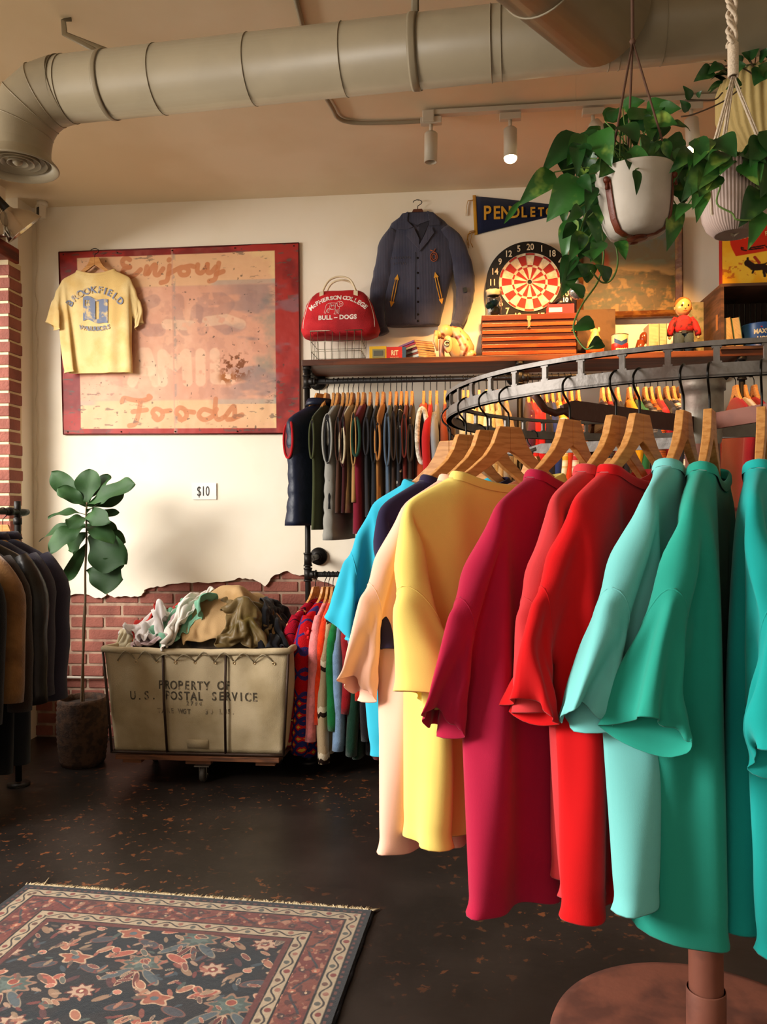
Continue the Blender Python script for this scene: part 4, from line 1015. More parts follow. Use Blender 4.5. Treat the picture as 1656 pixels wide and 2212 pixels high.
# ------------------------------------------------------------------ pennant
P0, P1, P2 = at(1024, 424, Y=WY-.006), at(1028, 506, Y=WY-.006), at(1262, 448, Y=WY-.006)
pn = thing('felt_pennant', 'navy felt pennant with gold lettering and tassels pinned on the wall', 'pennant', tuple((P0+P1)/2))
b = MB(); n = 14
for i in range(n+1):
    u = i/n; a_, b_ = P0*(1-u)+P2*u, P1*(1-u)+P2*u; y = Vector((0, -.004*math.sin(u*7), 0)); b.v += [a_+y, b_+y+Vector((0, 0, -.002))]
b.f = [[2*i, 2*i+1, 2*i+3, 2*i+2] for i in range(n)]; b.mi = [0]*n; b.sm = [True]*n
child(b, 'felt_panel', fabric('#1f2540'), pn, solid=.003)
k_ = mpp(1024, 460, WY); b = MB().tube([P0+Vector((0, -.003, .004)), P1+Vector((0, -.003, -.004))], .009, 8, ry=.003, upv=(1, 0, 0))
child(b, 'gold_binding', fabric('#c9922c'), pn)
GOLD = fabric('#d09a32'); b = MB()
tot = 'PENDLETON'; x = 1044; hs = [31, 29, 27, 25, 23, 21, 19, 17, 15]
for i, ch in enumerate(tot):
    yb = 474-(x-1044)*.065; P = at(x+8, yb, Y=WY-.016); b.text(ch, hs[i]*1.36*k_, facing(*P), bold=.002, ext=.001, xs=.80); x += 20.5-i*.45
child(b, 'gold_lettering', GOLD, pn)
b = MB()
for (pts) in ([(1022, 432), (1010, 434), (1007, 448), (1006, 466)], [(1024, 498), (1014, 500), (1009, 515), (1013, 530)], [(1025, 500), (1018, 508), (1016, 524), (1021, 534)], [(1024, 500), (1010, 506), (1008, 522), (1012, 536)]):
    b.tube([at(x, y, Y=WY-.012) for x, y in pts], .006, 6, ry=.0015, upv=(0, 1, 0))
child(b, 'tassels', GOLD, pn)
# ------------------------------------------------------------------ dartboard
P = at(1143, 612, Y=WY-.09); s_ = mpp(1143, 612, P.y); R = 93*s_
dbm = Matrix.Rotation(-.12, 4, 'X')
db_ = thing('dartboard', 'round black dartboard with red and white segments leaning behind the wooden chest', 'dartboard', tuple(P), rot=(-.10, 0, 0))
MB().lathe([(.001, .012), (R*.985, .012), (R, .008), (R, -.010), (R*.985, -.016), (.001, -.016)], 96, axis='Y').build('board', mat('black_board', '#17140f', rough=.7), db_)
DRED, DWH, DWI = mat('dart_red', '#a3251c', rough=.75, bump=.4, bscale=80), mat('dart_cream', '#e8d5b4', rough=.75, bump=.4, bscale=80, color2='#cdb48e', vscale=25), mat('dart_wire', '#d8cdb8', rough=.4, metal=.5)
def seg(b, r0, r1, a0_, a1_, y, n=6):
    vs = []
    for i in range(n+1):
        a = a0_+(a1_-a0_)*i/n
        for r in (r0, r1): vs.append((r*math.sin(a), y, r*math.cos(a)))
    b.add(vs, [(2*i, 2*i+1, 2*i+3, 2*i+2) for i in range(n)])
br_, bw_, wr_ = MB(), MB(), MB()
for k in range(20):
    a0_, a1_ = (k-.5)*PI/10+.03, (k+.5)*PI/10+.03
    (A_, B_) = (br_, bw_) if k % 2 else (bw_, br_)
    seg(A_, R*.05, R*.36, a0_, a1_, -.0168); seg(B_, R*.36, R*.41, a0_, a1_, -.017); seg(A_, R*.41, R*.645, a0_, a1_, -.0168)
    seg(B_, R*.645, R*.70, a0_, a1_, -.017)
    wr_.tube([(R*.06*math.sin(a0_), -.018, R*.06*math.cos(a0_)), (R*.71*math.sin(a0_), -.018, R*.71*math.cos(a0_))], .0009, 4)
br_.build('red_segments', DRED, db_); bw_.build('cream_segments', DWH, db_)
for r in (.06, .36, .41, .645, .70): wr_.tube([(R*r*math.sin(2*PI*i/60), -.018, R*r*math.cos(2*PI*i/60)) for i in range(60)], .0011 if r > .1 else .002, 4, closed=True)
wr_.build('wire_spider', DWI, db_)
for k, t_ in enumerate((20, 1, 18, 4, 13, 6, 10, 15, 2, 17, 3, 19, 7, 16, 8, 11, 14, 9, 12, 5)):
    a = k*PI/10+.03; MB().text(str(t_), .048, facing(R*.85*math.sin(a), -.0172, R*.85*math.cos(a)-.017), bold=.001, xs=.8).build('numeral', DWH, db_)
# ------------------------------------------------------------------ framed landscape
F0, F1 = at(1245, 690, Y=WY-.03), at(1472, 470, Y=WY-.03)
fw_, fh_ = F1.x-F0.x, F1.z-F0.z
pf = thing('framed_painting', 'oil landscape painting in a dark gilt frame behind the plants', 'painting', (F0.x+fw_/2, WY-.03, F0.z+fh_/2))
def paint_land(U, V):
    n = fbm(U*5, V*14, 5); n2 = fbm(U*14+3, V*9, 4); C = np.zeros(U.shape+(3,)); C[:] = lin('#665636')
    C = mixc(C, '#6f6044', sst(.4, .7, V)); C = mixc(C, '#6a6a50', sst(.45, .6, n)*sst(.45, .6, V)*.8); C = mixc(C, '#a8824e', (1-sst(.0, .12, np.abs(V-.46+.1*(n-.5))))*.7)
    g = 1-sst(.40, .47, V+.2*(n-.5)); C = mixc(C, '#4a3a20', g); C = mixc(C, '#7e5f30', g*sst(.48, .62, n2)); C = mixc(C, '#2d3420', g*sst(.5, .65, fbm(U*8, V*20))*.8)
    rr = 1-sst(.6, 1, np.hypot((U-.2)/.11, (V-.58)/.22)); C = mixc(C, '#8a3c1c', rr); C = mixc(C, '#5d7274', sst(.62, .95, V)*sst(.4, .6, n2)*.5)
    return C
b0 = .035
hw_, hh_ = fw_/2, fh_/2
def rect(x0, z0, x1, z1, y): return quadpos((x0, y, z0), (x1, y, z0), (x1, y, z1), (x0, y, z1))
o = sheet('canvas', 140, 140, rect(-hw_+b0, -hh_+b0, hw_-b0, hh_-b0, .0), paint_land, mat('oil_paint', '#ffffff', attr='Col', rough=.5, bump=.12, bscale=60), pf)
b = MB()
for x0, z0, x1, z1 in ((-hw_, -hh_, hw_, -hh_), (hw_, -hh_, hw_, hh_), (hw_, hh_, -hw_, hh_), (-hw_, hh_, -hw_, -hh_)):
    dx, dz = (1 if x1 > x0 else -1 if x1 < x0 else 0), (1 if z1 > z0 else -1 if z1 < z0 else 0)
    nx2, nz2 = -dz, dx                        # inward normal
    secs = [(0, .02), (0, -.02), (.008, -.026), (.02, -.016), (b0, -.006), (b0+.001, .004)]; vs = []
    for (x, z, e) in ((x0, z0, 0), (x1, z1, 1)):
        for off, y in secs:
            mx = off*(dx if e == 0 else -dx); mz = off*(dz if e == 0 else -dz); vs.append((x+nx2*off+mx, y, z+nz2*off+mz))
    m_ = len(secs); b.add(vs, [(i, i+1, m_+i+1, m_+i) for i in range(m_-1)], False)
b.build('frame', mat('old_gilt', '#5a3316', rough=.4, metal=.2, bump=.3, bscale=50, color2='#7d5424', vscale=20), pf)
# ------------------------------------------------------------------ work jacket on a dark hanger
J = at(902, 452, Y=WY-.035); s_ = mpp(902, 600, WY-.06)
hanger('dark brown wooden hanger hooked on a nail, holding the blue work jacket', tuple(J), 0, m=M_WOODD, hook=.052, sc=.95)
jk = thing('work_jacket', 'faded navy corduroy work jacket with gold arrows on its pockets', 'jacket', tuple(J))
CORD = mat('blue_corduroy', '#434252', rough=.95, bump=.5, bscale=90, wave='X', color2='#34364a', vscale=6, sheen=.25)
def jx(px): return (px-902)*s_
def jz(py): return (452-py)*s_
rows = []
for py, xl, xr, d in ((462, 868, 936, .016), (470, 862, 945, .022), (482, 845, 960, .028), (500, 836, 975, .034), (530, 832, 984, .038), (570, 828, 982, .040), (620, 829, 970, .040), (660, 828, 960, .042), (690, 830, 952, .044), (702, 832, 950, .044), (706, 834, 948, .040)):
    rows.append(((jx((xl+xr)/2), -.01, jz(py)), (xr-xl)/2*s_, d))
rows = [rows[0]]+[((tuple((1-t)*a[0][i]+t*b_[0][i] for i in range(3))), (1-t)*a[1]+t*b_[1], (1-t)*a[2]+t*b_[2]) for a, b_ in zip(rows[:-1], rows[1:]) for t in (.25, .5, .75, 1)]
b = MB(); b.loft(rows, 60, cap=True, ex=2.4, disp=lambda p, q, ph: Vector((0, nz((p.x*14, 0, p.z*4), 1, 2)*.016*q*(1 if math.sin(ph) < 0 else 0), 0)))
bod = b.build('body', CORD, jk); jbv = world_bvh(bod)
def jp(px, py, off=.0015):
    h = jbv.ray_cast(Vector((jx(px), -.5, jz(py))), Vector((0, 1, 0)))
    return (h[0] if h[0] is not None else Vector((jx(px), -.05, jz(py))))-Vector((0, off, 0))
for pts, rad in (([(852, 500), (838, 528), (826, 590), (814, 650), (816, 690), (826, 718)], [13, 20, 21, 18, 14, 11]), ([(958, 500), (978, 528), (998, 585), (1004, 635), (996, 680), (984, 710)], [13, 21, 22, 20, 16, 12])):
    P_ = crv([(jx(x), -.018, jz(y)) for x, y in pts], 5); rr = np.interp(np.linspace(0, 1, len(P_)), np.linspace(0, 1, len(rad)), rad)*s_
    b = MB(); b.tube(P_, list(rr), 20, ry=[.026]*len(P_), upv=(1, 0, 0))
    for i, v in enumerate(b.v): b.v[i] = v+Vector((nz(v, 22, 1)*.006, nz(v, 18, 5)*.008, 0))
    b.build('sleeve', CORD, jk)
    c = MB(); k = len(P_)-1; d = (P_[k]-P_[k-3]).normalized(); c.tube([P_[k]-d*.02, P_[k]+d*.012], float(rr[-1])*1.12, 20, ry=.029, upv=(1, 0, 0)); c.build('cuff', CORD, jk)
def flat(name, pts, m, off=.003, th=.0025, par=None):
    b = MB(); vs = [jp(x, y, off) for x, y in pts]; n = len(vs); c_ = sum(vs, Vector())/n
    b.add([c_-Vector((0, .002, 0))]+vs, [(0, i+1, (i+1) % n+1) for i in range(n)], False); return b.build(name, m, par or jk, solid=th)
DKL = mat('jacket_dark_lining', '#2c2a33', rough=.95)  # darker cloth colour for the neck opening and placket seam
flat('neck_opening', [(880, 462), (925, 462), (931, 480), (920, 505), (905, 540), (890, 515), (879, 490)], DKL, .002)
flat('back_neck_lining', [(882, 464), (923, 464), (928, 484), (904, 492), (880, 484)], CORD, .004)
flat('collar', [(882, 462), (868, 468), (860, 482), (860, 500), (880, 503), (893, 498), (880, 484)], CORD, .010, .006)
flat('collar', [(923, 462), (936, 468), (951, 488), (950, 494), (926, 497), (928, 484)], CORD, .010, .006)
flat('lapel', [(879, 503), (894, 499), (906, 525), (905, 546), (896, 537), (878, 515)], CORD, .008, .005)
flat('lapel', [(932, 500), (938, 512), (924, 532), (906, 552), (905, 540), (920, 512)], CORD, .008, .005)
b = MB()
for y in (565, 597, 630, 659, 686, 700): P_ = jp(902, y, .002); b.sphere((P_.x, P_.y, P_.z), .006, 10, (1, .5, 1))
b.build('snap_buttons', mat('snap', '#1a1614', metal=.7, rough=.35), jk)
b = MB(); b.tube([jp(898-(y-550)*.01, y, .001) for y in range(552, 704, 8)], .0022, 4); b.build('placket_seam', DKL, jk)
AR = fabric('#d99a38')
for (x0, y0, x1, y1) in ((859, 598, 844, 668), (939, 596, 954, 664)):
    b = MB(); A_, B_ = jp(x0, y0), jp(x1, y1); d = (B_-A_).normalized(); sd = Vector((-d.z, 0, d.x))
    for e, dr in ((A_, 1), (B_, -1)):
        b.add([e-Vector((0, .003, 0)), e+d*dr*.030+sd*.013-Vector((0, .005, 0)), e+d*dr*.030-sd*.013-Vector((0, .005, 0))], [(0, 1, 2)], False)
    for o_ in (-.0055, .0055): b.tube([A_+d*.026+sd*o_-Vector((0, .004, 0)), (A_+B_)/2+sd*o_*1.25-Vector((0, .003, 0)), B_-d*.026+sd*o_-Vector((0, .004, 0))], .0022, 5)
    b.build('pocket_arrows', AR, jk, solid=.001)
b = MB(); th_ = fabric('#a5532c', name='orange_thread')
P_ = jp(937, 564, .004); n = 22
b.tube([P_+Vector((.0105*math.cos(2*PI*i/n)*1.0, 0, .0145*math.sin(2*PI*i/n))) for i in range(n)], .0018, 5, closed=True); b.tube([P_+Vector((.018*math.cos(2*PI*i/n), 0, .024*math.sin(2*PI*i/n))) for i in range(n)], .0022, 5, closed=True)
b.tube([P_+Vector((-.018, 0, .036)), P_+Vector((0, 0, .028)), P_+Vector((.008, 0, .042))], .003, 5); b.build('chest_emblem', th_, jk)
b = MB()
for y_, x0_, x1_ in ((562, 840, 886), (574, 850, 880)):
    for x_ in range(x0_, x1_, 5): b.tube([jp(x_, y_-2, .003), jp(x_+2, y_+3, .003)], .0009, 4)
b.build('worn_chest_stitching', fabric('#5d5048'), jk)
b = MB().box((jx(1003), -.050, jz(636)), (.045/2.2, .002, .055/2.2), rot=Matrix.Rotation(-.25, 3, 'Y')); b.build('elbow_patch', fabric('#2a3033'), jk)
MB().sphere((jx(903), -.0, jz(432)), .004, 8).build('nail', M_IRON, jk)
# ------------------------------------------------------------------ things on the shelf
def X_(px, Y): return at(px, 700, Y=Y).x
def Zs(py, Y, px=900): return at(px, py, Y=Y).z
# wire basket
Yb = 4.0; x0, x1 = X_(670, Yb), X_(781, Yb); zt_ = Zs(714, Yb, 720); wb_ = MB(); D_ = .20
bs = thing('wire_basket', 'old wire locker basket under the red duffel bag', 'basket', ((x0+x1)/2, Yb+D_/2, ST))
hw_ = (x1-x0)/2; hh_ = zt_-ST
def wr(*p, r=.0016): wb_.tube(p, r, 5)
for i in range(8):
    x = -hw_+2*hw_*i/7
    wr((x*.96, -D_/2+.008, .003), (x, -D_/2, hh_)); wr((x*.96, D_/2-.008, .003), (x, D_/2, hh_)); wr((x*.96, -D_/2+.008, .003), (x*.96, D_/2-.008, .003))
for z in (.003, hh_*.33, hh_*.66, hh_):
    k = .96+.04*z/hh_; r_ = .003 if z in (.003, hh_) else .0016
    q = [(-hw_*k, -D_/2*k, z), (hw_*k, -D_/2*k, z), (hw_*k, D_/2*k, z), (-hw_*k, D_/2*k, z)]
    for i in range(4): wr(q[i], q[(i+1) % 4], r=r_)
for i in range(5):
    y = -D_/2+D_*i/4
    for s_ in (-1, 1): wr((s_*hw_*.96, y*.96, .003), (s_*hw_, y, hh_))
wb_.build('wire_grid', mat('tarnished_wire', '#8c8470', rough=.4, metal=.8), bs)
# red duffel bag
Yg = 3.99; bx = (X_(642, Yg)+X_(818, Yg))/2; s_ = mpp(730, 680, Yg); bz = zt_+.004
bag = thing('duffel_bag', 'red canvas bag lettered McPHERSON COLLEGE BULL-DOGS with cream handles', 'bag', (bx, Yg+.10, bz))
RC_ = mat('red_canvas', '#c4141f', rough=.75, bump=.4, bscale=260, color2='#a00f1a', vscale=6)
def gz(py): return (722-py)*s_
rows = []
for py, xl, xr, d in ((732, 655, 800, .07), (728, 648, 812, .088), (715, 643, 817, .10), (700, 645, 813, .104), (680, 651, 806, .10), (660, 656, 801, .09), (645, 664, 793, .07), (634, 675, 782, .045), (629, 682, 772, .02)):
    rows.append((((((xl+xr)/2)-730)*s_, 0, gz(py)), (xr-xl)/2*s_, d))
rows = [rows[0]]+[((tuple((1-t)*a[0][i]+t*b_[0][i] for i in range(3))), (1-t)*a[1]+t*b_[1], (1-t)*a[2]+t*b_[2]) for a, b_ in zip(rows[:-1], rows[1:]) for t in (.33, .66, 1)]
b = MB(); b.loft(rows, 56, ex=3.4, disp=lambda p, q, ph: Vector((0, nz(p, 16, 3)*.010, nz((p.x, 0, 0), 14, 8)*.010*(1-q)))); body = b.build('body', RC_, bag); bgv = world_bvh(body)
WL = mat('white_felt', '#ead9cf', rough=.9)
b = MB(); b.text('McPHERSON COLLEGE', .0315, facing(-.001, -.3, gz(656)), arc=.205, bold=.0012, spacing=.86); b.text('BULL – DOGS', .031, facing(-.002, -.3, gz(701)), bold=.0012, spacing=1.05)
drape(b, bgv, off=.0012); b.build('lettering', WL, bag, solid=.0012)
b = MB()
dog = [[(-34, 6), (-30, -6), (-20, -11), (-2, -12), (8, -9)], [(-34, 6), (-36, 14), (-38, 22), (-33, 24), (-29, 14), (-24, 9)], [(-24, 9), (-10, 12), (2, 10)], [(-26, 9), (-27, 20), (-21, 22), (-20, 12)], [(2, 10), (0, 24), (-4, 27), (4, 28), (6, 14)], [(8, 12), (9, 25), (14, 27), (14, 10)],
       [(8, -9), (6, -14), (14, -18), (24, -16), (28, -8), (24, 0), (14, 2), (8, -2), (8, -9)], [(14, 2), (16, 8), (14, 10)], [(-16, -11), (-18, 8), (0, 10), (2, -8)], [(14, -14), (18, -8), (14, -4)], [(-13, 4), (-12, -6), (-8, 0), (-4, -6), (-3, 4)], [(20, -10), (23, -9)], [(18, -3), (25, -4)]]
for l_ in dog:
    pts = []
    for (xx, yy) in l_:
        h = bgv.ray_cast(Vector((((724+xx*.62)-730)*s_, -.4, gz(672+yy*.62))), Vector((0, 1, 0))); pts.append(h[0]-Vector((0, .001, 0)) if h[0] else Vector((0, 0, 0)))
    b.tube(crv(pts, 3), .0011, 5)
b.build('stitched_bulldog_drawing', WL, bag)
b = MB()
for sx_ in (-1, 1):
    pts = []
    for k in range(14):
        q = k/13; py = 634+q*82; px = 730+sx_*(56+22*math.sin(q*1.6)); h = bgv.ray_cast(Vector(((px-730)*s_, -.4, gz(py))), Vector((0, 1, 0)))
        if h[0]: pts.append(h[0])
    b.tube(pts, .0022, 6)
b.build('white_piping', WL, bag)
CH = mat('cream_vinyl', '#d8c5a2', rough=.5, bump=.3, bscale=80)
for y in (-.035, .03):
    b = MB(); b.tube(crv([((692-730)*s_, y*1.5, gz(648)), ((695-730)*s_, y*1.2, gz(628)), ((708-730)*s_, y, gz(607)), ((730-730)*s_, y*.9, gz(600)), ((752-730)*s_, y, gz(607)), ((764-730)*s_, y*1.2, gz(628)), ((767-730)*s_, y*1.5, gz(648))], 6), .0052, 10)
    for px in (692, 767): b.box(((px-730)*s_, y*1.75, gz(642)), (.022, .006, .03), bev=.002)
    b.build('handle', CH, bag)
# small cartons
def carton(name, label, px0, px1, py0, py1, Y, d, m, rz=0, cat='box'):
    x0, x1 = X_(px0, Y), X_(px1, Y); h = (py1-py0)*mpp(px0, py0, Y); t = thing(name, label, cat, ((x0+x1)/2, Y+d/2, ST), rz)
    MB().box((0, 0, h/2+.0005), (x1-x0, d, h), bev=.001).build('carton', m, t); return t, x1-x0, h
t, w_, h_ = carton('camera_box', 'small yellow box with a camera pictured on its front', 797, 834, 745, 775, 4.0, .06, mat('yellow_card', '#d9a91c', rough=.6))
MB().box((.004, -.031, h_*.48), (w_*.72, .002, h_*.62)).build('picture_panel', mat('olive_grey', '#8a8258', rough=.6), t)
b = MB().box((.002, -.0325, h_*.5), (w_*.56, .002, h_*.38), bev=.002).lathe([(.001, -.006), (.009, -.006), (.011, 0)], 24, c=(.012, -.0335, h_*.46), axis='Y'); b.build('printed_camera', mat('camera_grey', '#5b5a50', rough=.4), t)
t, w_, h_ = carton('dye_box', 'red and blue box lettered RIT beside the yellow camera box', 834, 868, 747, 775, 4.0, .05, mat('red_card', '#c2281c', rough=.6), .0)
MB().text('RIT', .034, facing(.002, -.0262, h_*.36), xs=.72, bold=.0012).text('TINTS & DYES', .008, facing(0, -.0262, h_*.14), xs=.9).build('lettering', mat('pale_card', '#e5cf9f'), t)
MB().box((w_/2+.009, 0, h_/2), (.018, .049, h_*.99), bev=.001).build('blue_side_carton', mat('blue_card', '#31516b', rough=.6), t)
MB().lathe([(.001, -.0012), (.008, -.0012), (.008, 0)], 20, c=(w_/2+.001, -.0255, h_*.56), axis='Y').build('price_sticker', mat('pale_card'), t)
# stack of paperbacks
M_PAGE = mat('book_pages', '#d8bd8c', rough=.9, bump=.6, bscale=120, wave='Z', color2='#b89a68', vscale=12)
bk_c = ['#3f6f86', '#d8d0b8', '#a04a34', '#c7bfae', '#7c2a30', '#c9a56a', '#b03440', '#8c5a78']
lab = ['blue backed paperback at the bottom of the stack', 'off-white paperback second from the bottom of the stack', 'rust coloured paperback third from the bottom of the stack', 'pale grey paperback in the middle of the stack',
       'dark red paperback above the pale grey one in the stack', 'tan paperback third from the top of the stack', 'crimson paperback just under the top of the stack', 'mauve paperback on top of the stack']
rnd = random.Random(5); z = ST+.0005
for i in range(8):
    th = .0115+rnd.uniform(-.002, .002); Y = 4.09; xc = (X_(868, Y)+X_(933, Y))/2; a = .62+rnd.uniform(-.05, .05)-(.10 if i > 5 else 0)
    k = thing('paperback_book', lab[i], 'book', (xc+rnd.uniform(-.004, .004)-(.006 if i > 5 else 0), Y, z), a, group='stack of paperbacks on the shelf')
    wd, dp = .108, .17
    MB().box((-wd/2+.0008, 0, th/2), (.0016, dp, th)).box((0, 0, th-.0005), (wd, dp, .001)).box((0, 0, .0005), (wd, dp, .001)).build('cover', mat('cover_%d' % i, bk_c[i], rough=.5), k)
    MB().box((.001, 0, th/2), (wd-.004, dp-.003, th-.0022)).build('page_block', M_PAGE, k); z += th+.0006
# spotted pottery bulldog
Yd = 4.06; s_ = mpp(980, 730, Yd); bd_ = thing('pottery_bulldog', 'seated cream and brown spotted pottery bulldog with a letter C', 'figurine', (X_(980, Yd), Yd+.04, ST))
SPOT = mat('spotted_glaze', '#d9b078', rough=.35, color2='#8c3f1c', vscale=28, c2pos=(.56, .66), detail=1, spec=.6)
def B_(px, py, y=0): return Vector(((px-980)*s_, y, (770-py)*s_))
b = MB()
b.tube([B_(1010, 760), B_(1007, 742), B_(998, 722), B_(986, 706), B_(972, 700)], [.030, .042, .040, .032, .024], 22, ry=[.05, .056, .05, .042, .034], upv=(1, 0, 1))
b.sphere(B_(1006, 750, 0), .043, 20, (1.0, 1.15, .9)); b.sphere(B_(986, 738, 0), .048, 20, (.95, .8, 1.3)); b.sphere(B_(1016, 757, -.035), .026, 16, (1.1, .8, .9)); b.tube([B_(1012, 766, -.045), B_(990, 767, -.055)], [.013, .010], 10)
b.tube([B_(1020, 764), B_(1027, 768, -.01)], [.010, .004], 8)
b.build('body', SPOT, bd_)
b = MB(); b.sphere(B_(961, 705, -.01), .041, 24, (1.0, 1.1, .95)); b.sphere(B_(947, 711, -.02), .024, 16, (.8, 1.2, .9)); b.tube([B_(942, 705, -.045), B_(940, 726, -.05), B_(944, 748, -.045)], [.010, .013, .006], 10)
b.build('head', SPOT, bd_)
for y_ in (-.034, .03): MB().tube([B_(955, 724, y_), B_(953, 748, y_), B_(954, 766, y_)], [.018, .014, .015], 12).build('front_leg', mat('pink_glaze', '#b58a78', rough=.3), bd_)
b = MB(); b.sphere(B_(967, 736, -.060), .044, 24, (.56, .26, 1.02)); b.build('side_blanket', SPOT, bd_)
MB().text('C', .034, facing(*B_(964, 740, -.0755)), bold=.004, ext=.001).build('letter_outline', mat('glaze_black', '#17120e', rough=.3), bd_)
MB().text('C', .034, facing(*B_(964, 740, -.077)), bold=.0008, ext=.0012).build('letter', mat('glaze_cream', '#ead9b8', rough=.3), bd_)
# slatted wooden chest
Yc = 4.0; x0, x1 = X_(1041, Yc), X_(1244, Yc); zc = Zs(678, Yc, 1140); hc = zc-ST; wc = x1-x0; dc = .22
ch = thing('wooden_chest', 'flat wooden chest with dark and orange stripes and a brass latch', 'chest', ((x0+x1)/2, Yc+dc/2, ST))
M_A, M_B2 = mat('cherry_slat', '#a5481c', rough=.35, bump=.3, bscale=30, color2='#84340f', vscale=10, aniso=(1, 6, 6)), mat('walnut_slat', '#3e160c', rough=.35, bump=.3, bscale=30)
b = MB(); b.box((0, .002, hc/2), (wc-.006, dc-.006, hc-.004)); b.m = 1
for i in range(5):
    z = hc*(.10+.165*i+.0); b.box((0, 0, z), (wc, dc, hc*.082), bev=.0015)
b.build('body', [M_B2, M_A], ch)
MB().box((0, 0, hc*.93), (wc+.004, dc+.004, hc*.13), bev=.002).build('lid', mat('chest_lid', '#5e2110', rough=.35, bump=.3, bscale=30), ch)
b = MB().box((0, -dc/2-.003, hc*.90), (.020, .004, .022), bev=.001).box((0, -dc/2-.005, hc*.77), (.013, .004, .045), bev=.001).sphere((0, -dc/2-.008, hc*.70), .006, 10); b.build('latch', mat('brass', '#d9b98a', rough=.3, metal=.9), ch)
ztop = zc+.0015
# glass jar with coloured scraps
Yj = 4.05; s_ = mpp(1065, 650, Yj); jr = thing('glass_jar', 'glass jar of coloured scraps standing on the wooden chest', 'jar', (X_(1066, Yj), Yj, ztop))
hj = 58*s_; rj = 17.5*s_
GL = mat('clear_glass', '#ffffff', rough=.02, trans=1, ior=1.3)
MB().lathe([(.001, .002), (rj*.9, .002), (rj, .01), (rj, hj*.62), (rj*.8, hj*.76), (rj*.72, hj*.80)], 32).build('glass', GL, jr, solid=.0015)
MB().lathe([(rj*.74, hj*.78), (rj*.9, hj*.82), (rj*.86, hj*.9), (rj*.98, hj*.98), (rj*.6, hj*1.0), (.001, hj*.96)], 24, ripple=.10, rn=9).build('gathered_cover', mat('cellophane', '#a99b80', rough=.4), jr)
rnd = random.Random(8)
for nm, c_, cx, cz in (('teal_scrap', '#1d8a7c', -.4, .42), ('blue_scrap', '#3b93b8', .05, .5), ('yellow_scrap', '#e8b21c', .25, .22), ('orange_scrap', '#d98a20', .1, .12)):
    b = MB(); b.sphere((cx*rj, -.1*rj, hj*cz), rj*.62, 14, (.85, .9, .8))
    for i, v in enumerate(b.v): b.v[i] = v+Vector((nz(v, 90, 1), nz(v, 90, 2), nz(v, 90, 3)))*.008
    b.build(nm, mat(nm, c_, rough=.6), jr)
# red tin with dark cap
Yt = 4.04; s_ = mpp(1210, 660, Yt); rt = thing('red_tin', 'small red tin box with a shiny dark cap on the chest', 'tin', (X_(1211, Yt), Yt+.03, ztop))
MB().box((0, 0, 11*s_), (56*s_, .09, 22*s_), bev=.004).build('tin_body', mat('red_tin_paint', '#b5202a', rough=.4), rt)
MB().box((-12*s_, -.046, 9*s_), (28*s_, .002, 10*s_)).build('paper_label', mat('label_paper', '#d8cdc0', rough=.7), rt)
b = MB(); b.sphere((6*s_, .0, 24*s_), 19*s_, 20, (1.1, .9, .9)); b.tube([(-10*s_, -.02, 27*s_), (-24*s_, -.045, 23*s_)], [.022, .006], 12, ry=.005, upv=(0, 1, 0)); b.v = [Vector((v.x, v.y, max(v.z, 22*s_))) for v in b.v]; b.build('cap_crown', mat('cap_black', '#15151a', rough=.3), rt)
MB().text('10', .030, facing(9*s_, -.043, 26*s_), bold=.001).build('cap_numerals', mat('white_card'), rt)
# glass globe hanging among the vines
G = at(1246, 629, Y=3.2); gg = thing('glass_globe', 'small clear glass globe hanging among the trailing vines', 'ornament', tuple(G))
MB().sphere((0, 0, 0), 18*mpp(1246, 629, 3.2), 28).build('globe', mat('mirror_glass', '#d8cfc0', rough=.03, trans=.6, metal=.5), gg)
MB().tube([(0, 0, .03), (0, 0, CZ-G.z-.002)], .0004, 4).lathe([(.001, .046), (.007, .044), (.007, .032)], 12).build('thread', mat('fishing_line', '#b8a88c', rough=.4), gg)
# plank plaque, figurine, can, dog head, books, doll
Yp = 4.20; pl_ = MB(); x0, x1 = X_(1246, Yp), X_(1329, Yp); z1 = Zs(668, Yp, 1290)
o = MB().box(((x0+x1)/2, Yp+.012, (ST+z1)/2+.0005), (x1-x0, .02, z1-ST), bev=.002).build('wooden_plaque', mat('grey_plank', '#5b4128', rough=.7, bump=.5, bscale=30, color2='#3d2a1a', vscale=9)); tag(o, 'weathered wooden plank standing behind the small figurine', 'plank')
Yf = 4.10; s_ = mpp(1283, 715, Yf); fg = thing('pear_figurine', 'small cream pear-shaped figurine with an orange band', 'figurine', (X_(1284, Yf), Yf, ST))
MB().lathe([(.001, 0), (13*s_, .001), (17*s_, 10*s_), (18*s_, 22*s_), (15*s_, 38*s_), (9*s_, 52*s_), (8*s_, 60*s_), (4*s_, 66*s_), (.001, 67*s_)], 28).build('body', mat('cream_glaze', '#d8b478', rough=.35, color2='#b8893c', vscale=30, c2pos=(.5, .6)), fg)
MB().lathe([(17.8*s_, 12*s_), (19.2*s_, 14*s_), (19.2*s_, 24*s_), (18.0*s_, 26*s_)], 28).build('orange_band', mat('orange_glaze', '#c8581c', rough=.4), fg)
for sg_ in (-1, 1): MB().sphere((sg_*8*s_, -4*s_, 62*s_), 5*s_, 10, (.6, .5, 1.2)).build('ear', mat('cream_glaze'), fg)
Yk = 4.03; s_ = mpp(1337, 740, Yk); can = thing('grease_can', 'small red and blue grease tin standing in front of the wall', 'tin', (X_(1338, Yk), Yk, ST)); rc = 17.5*s_; hk_ = 45*s_
MB().lathe([(.001, .0), (rc, .0), (rc, hk_*.56)], 40).build('red_body', mat('can_red', '#bb2a1c', rough=.35), can)
MB().lathe([(rc*1.002, hk_*.56), (rc*1.002, hk_*.98)], 40).build('white_top_band', mat('can_cream', '#d9b98c', rough=.35), can)
b = MB()
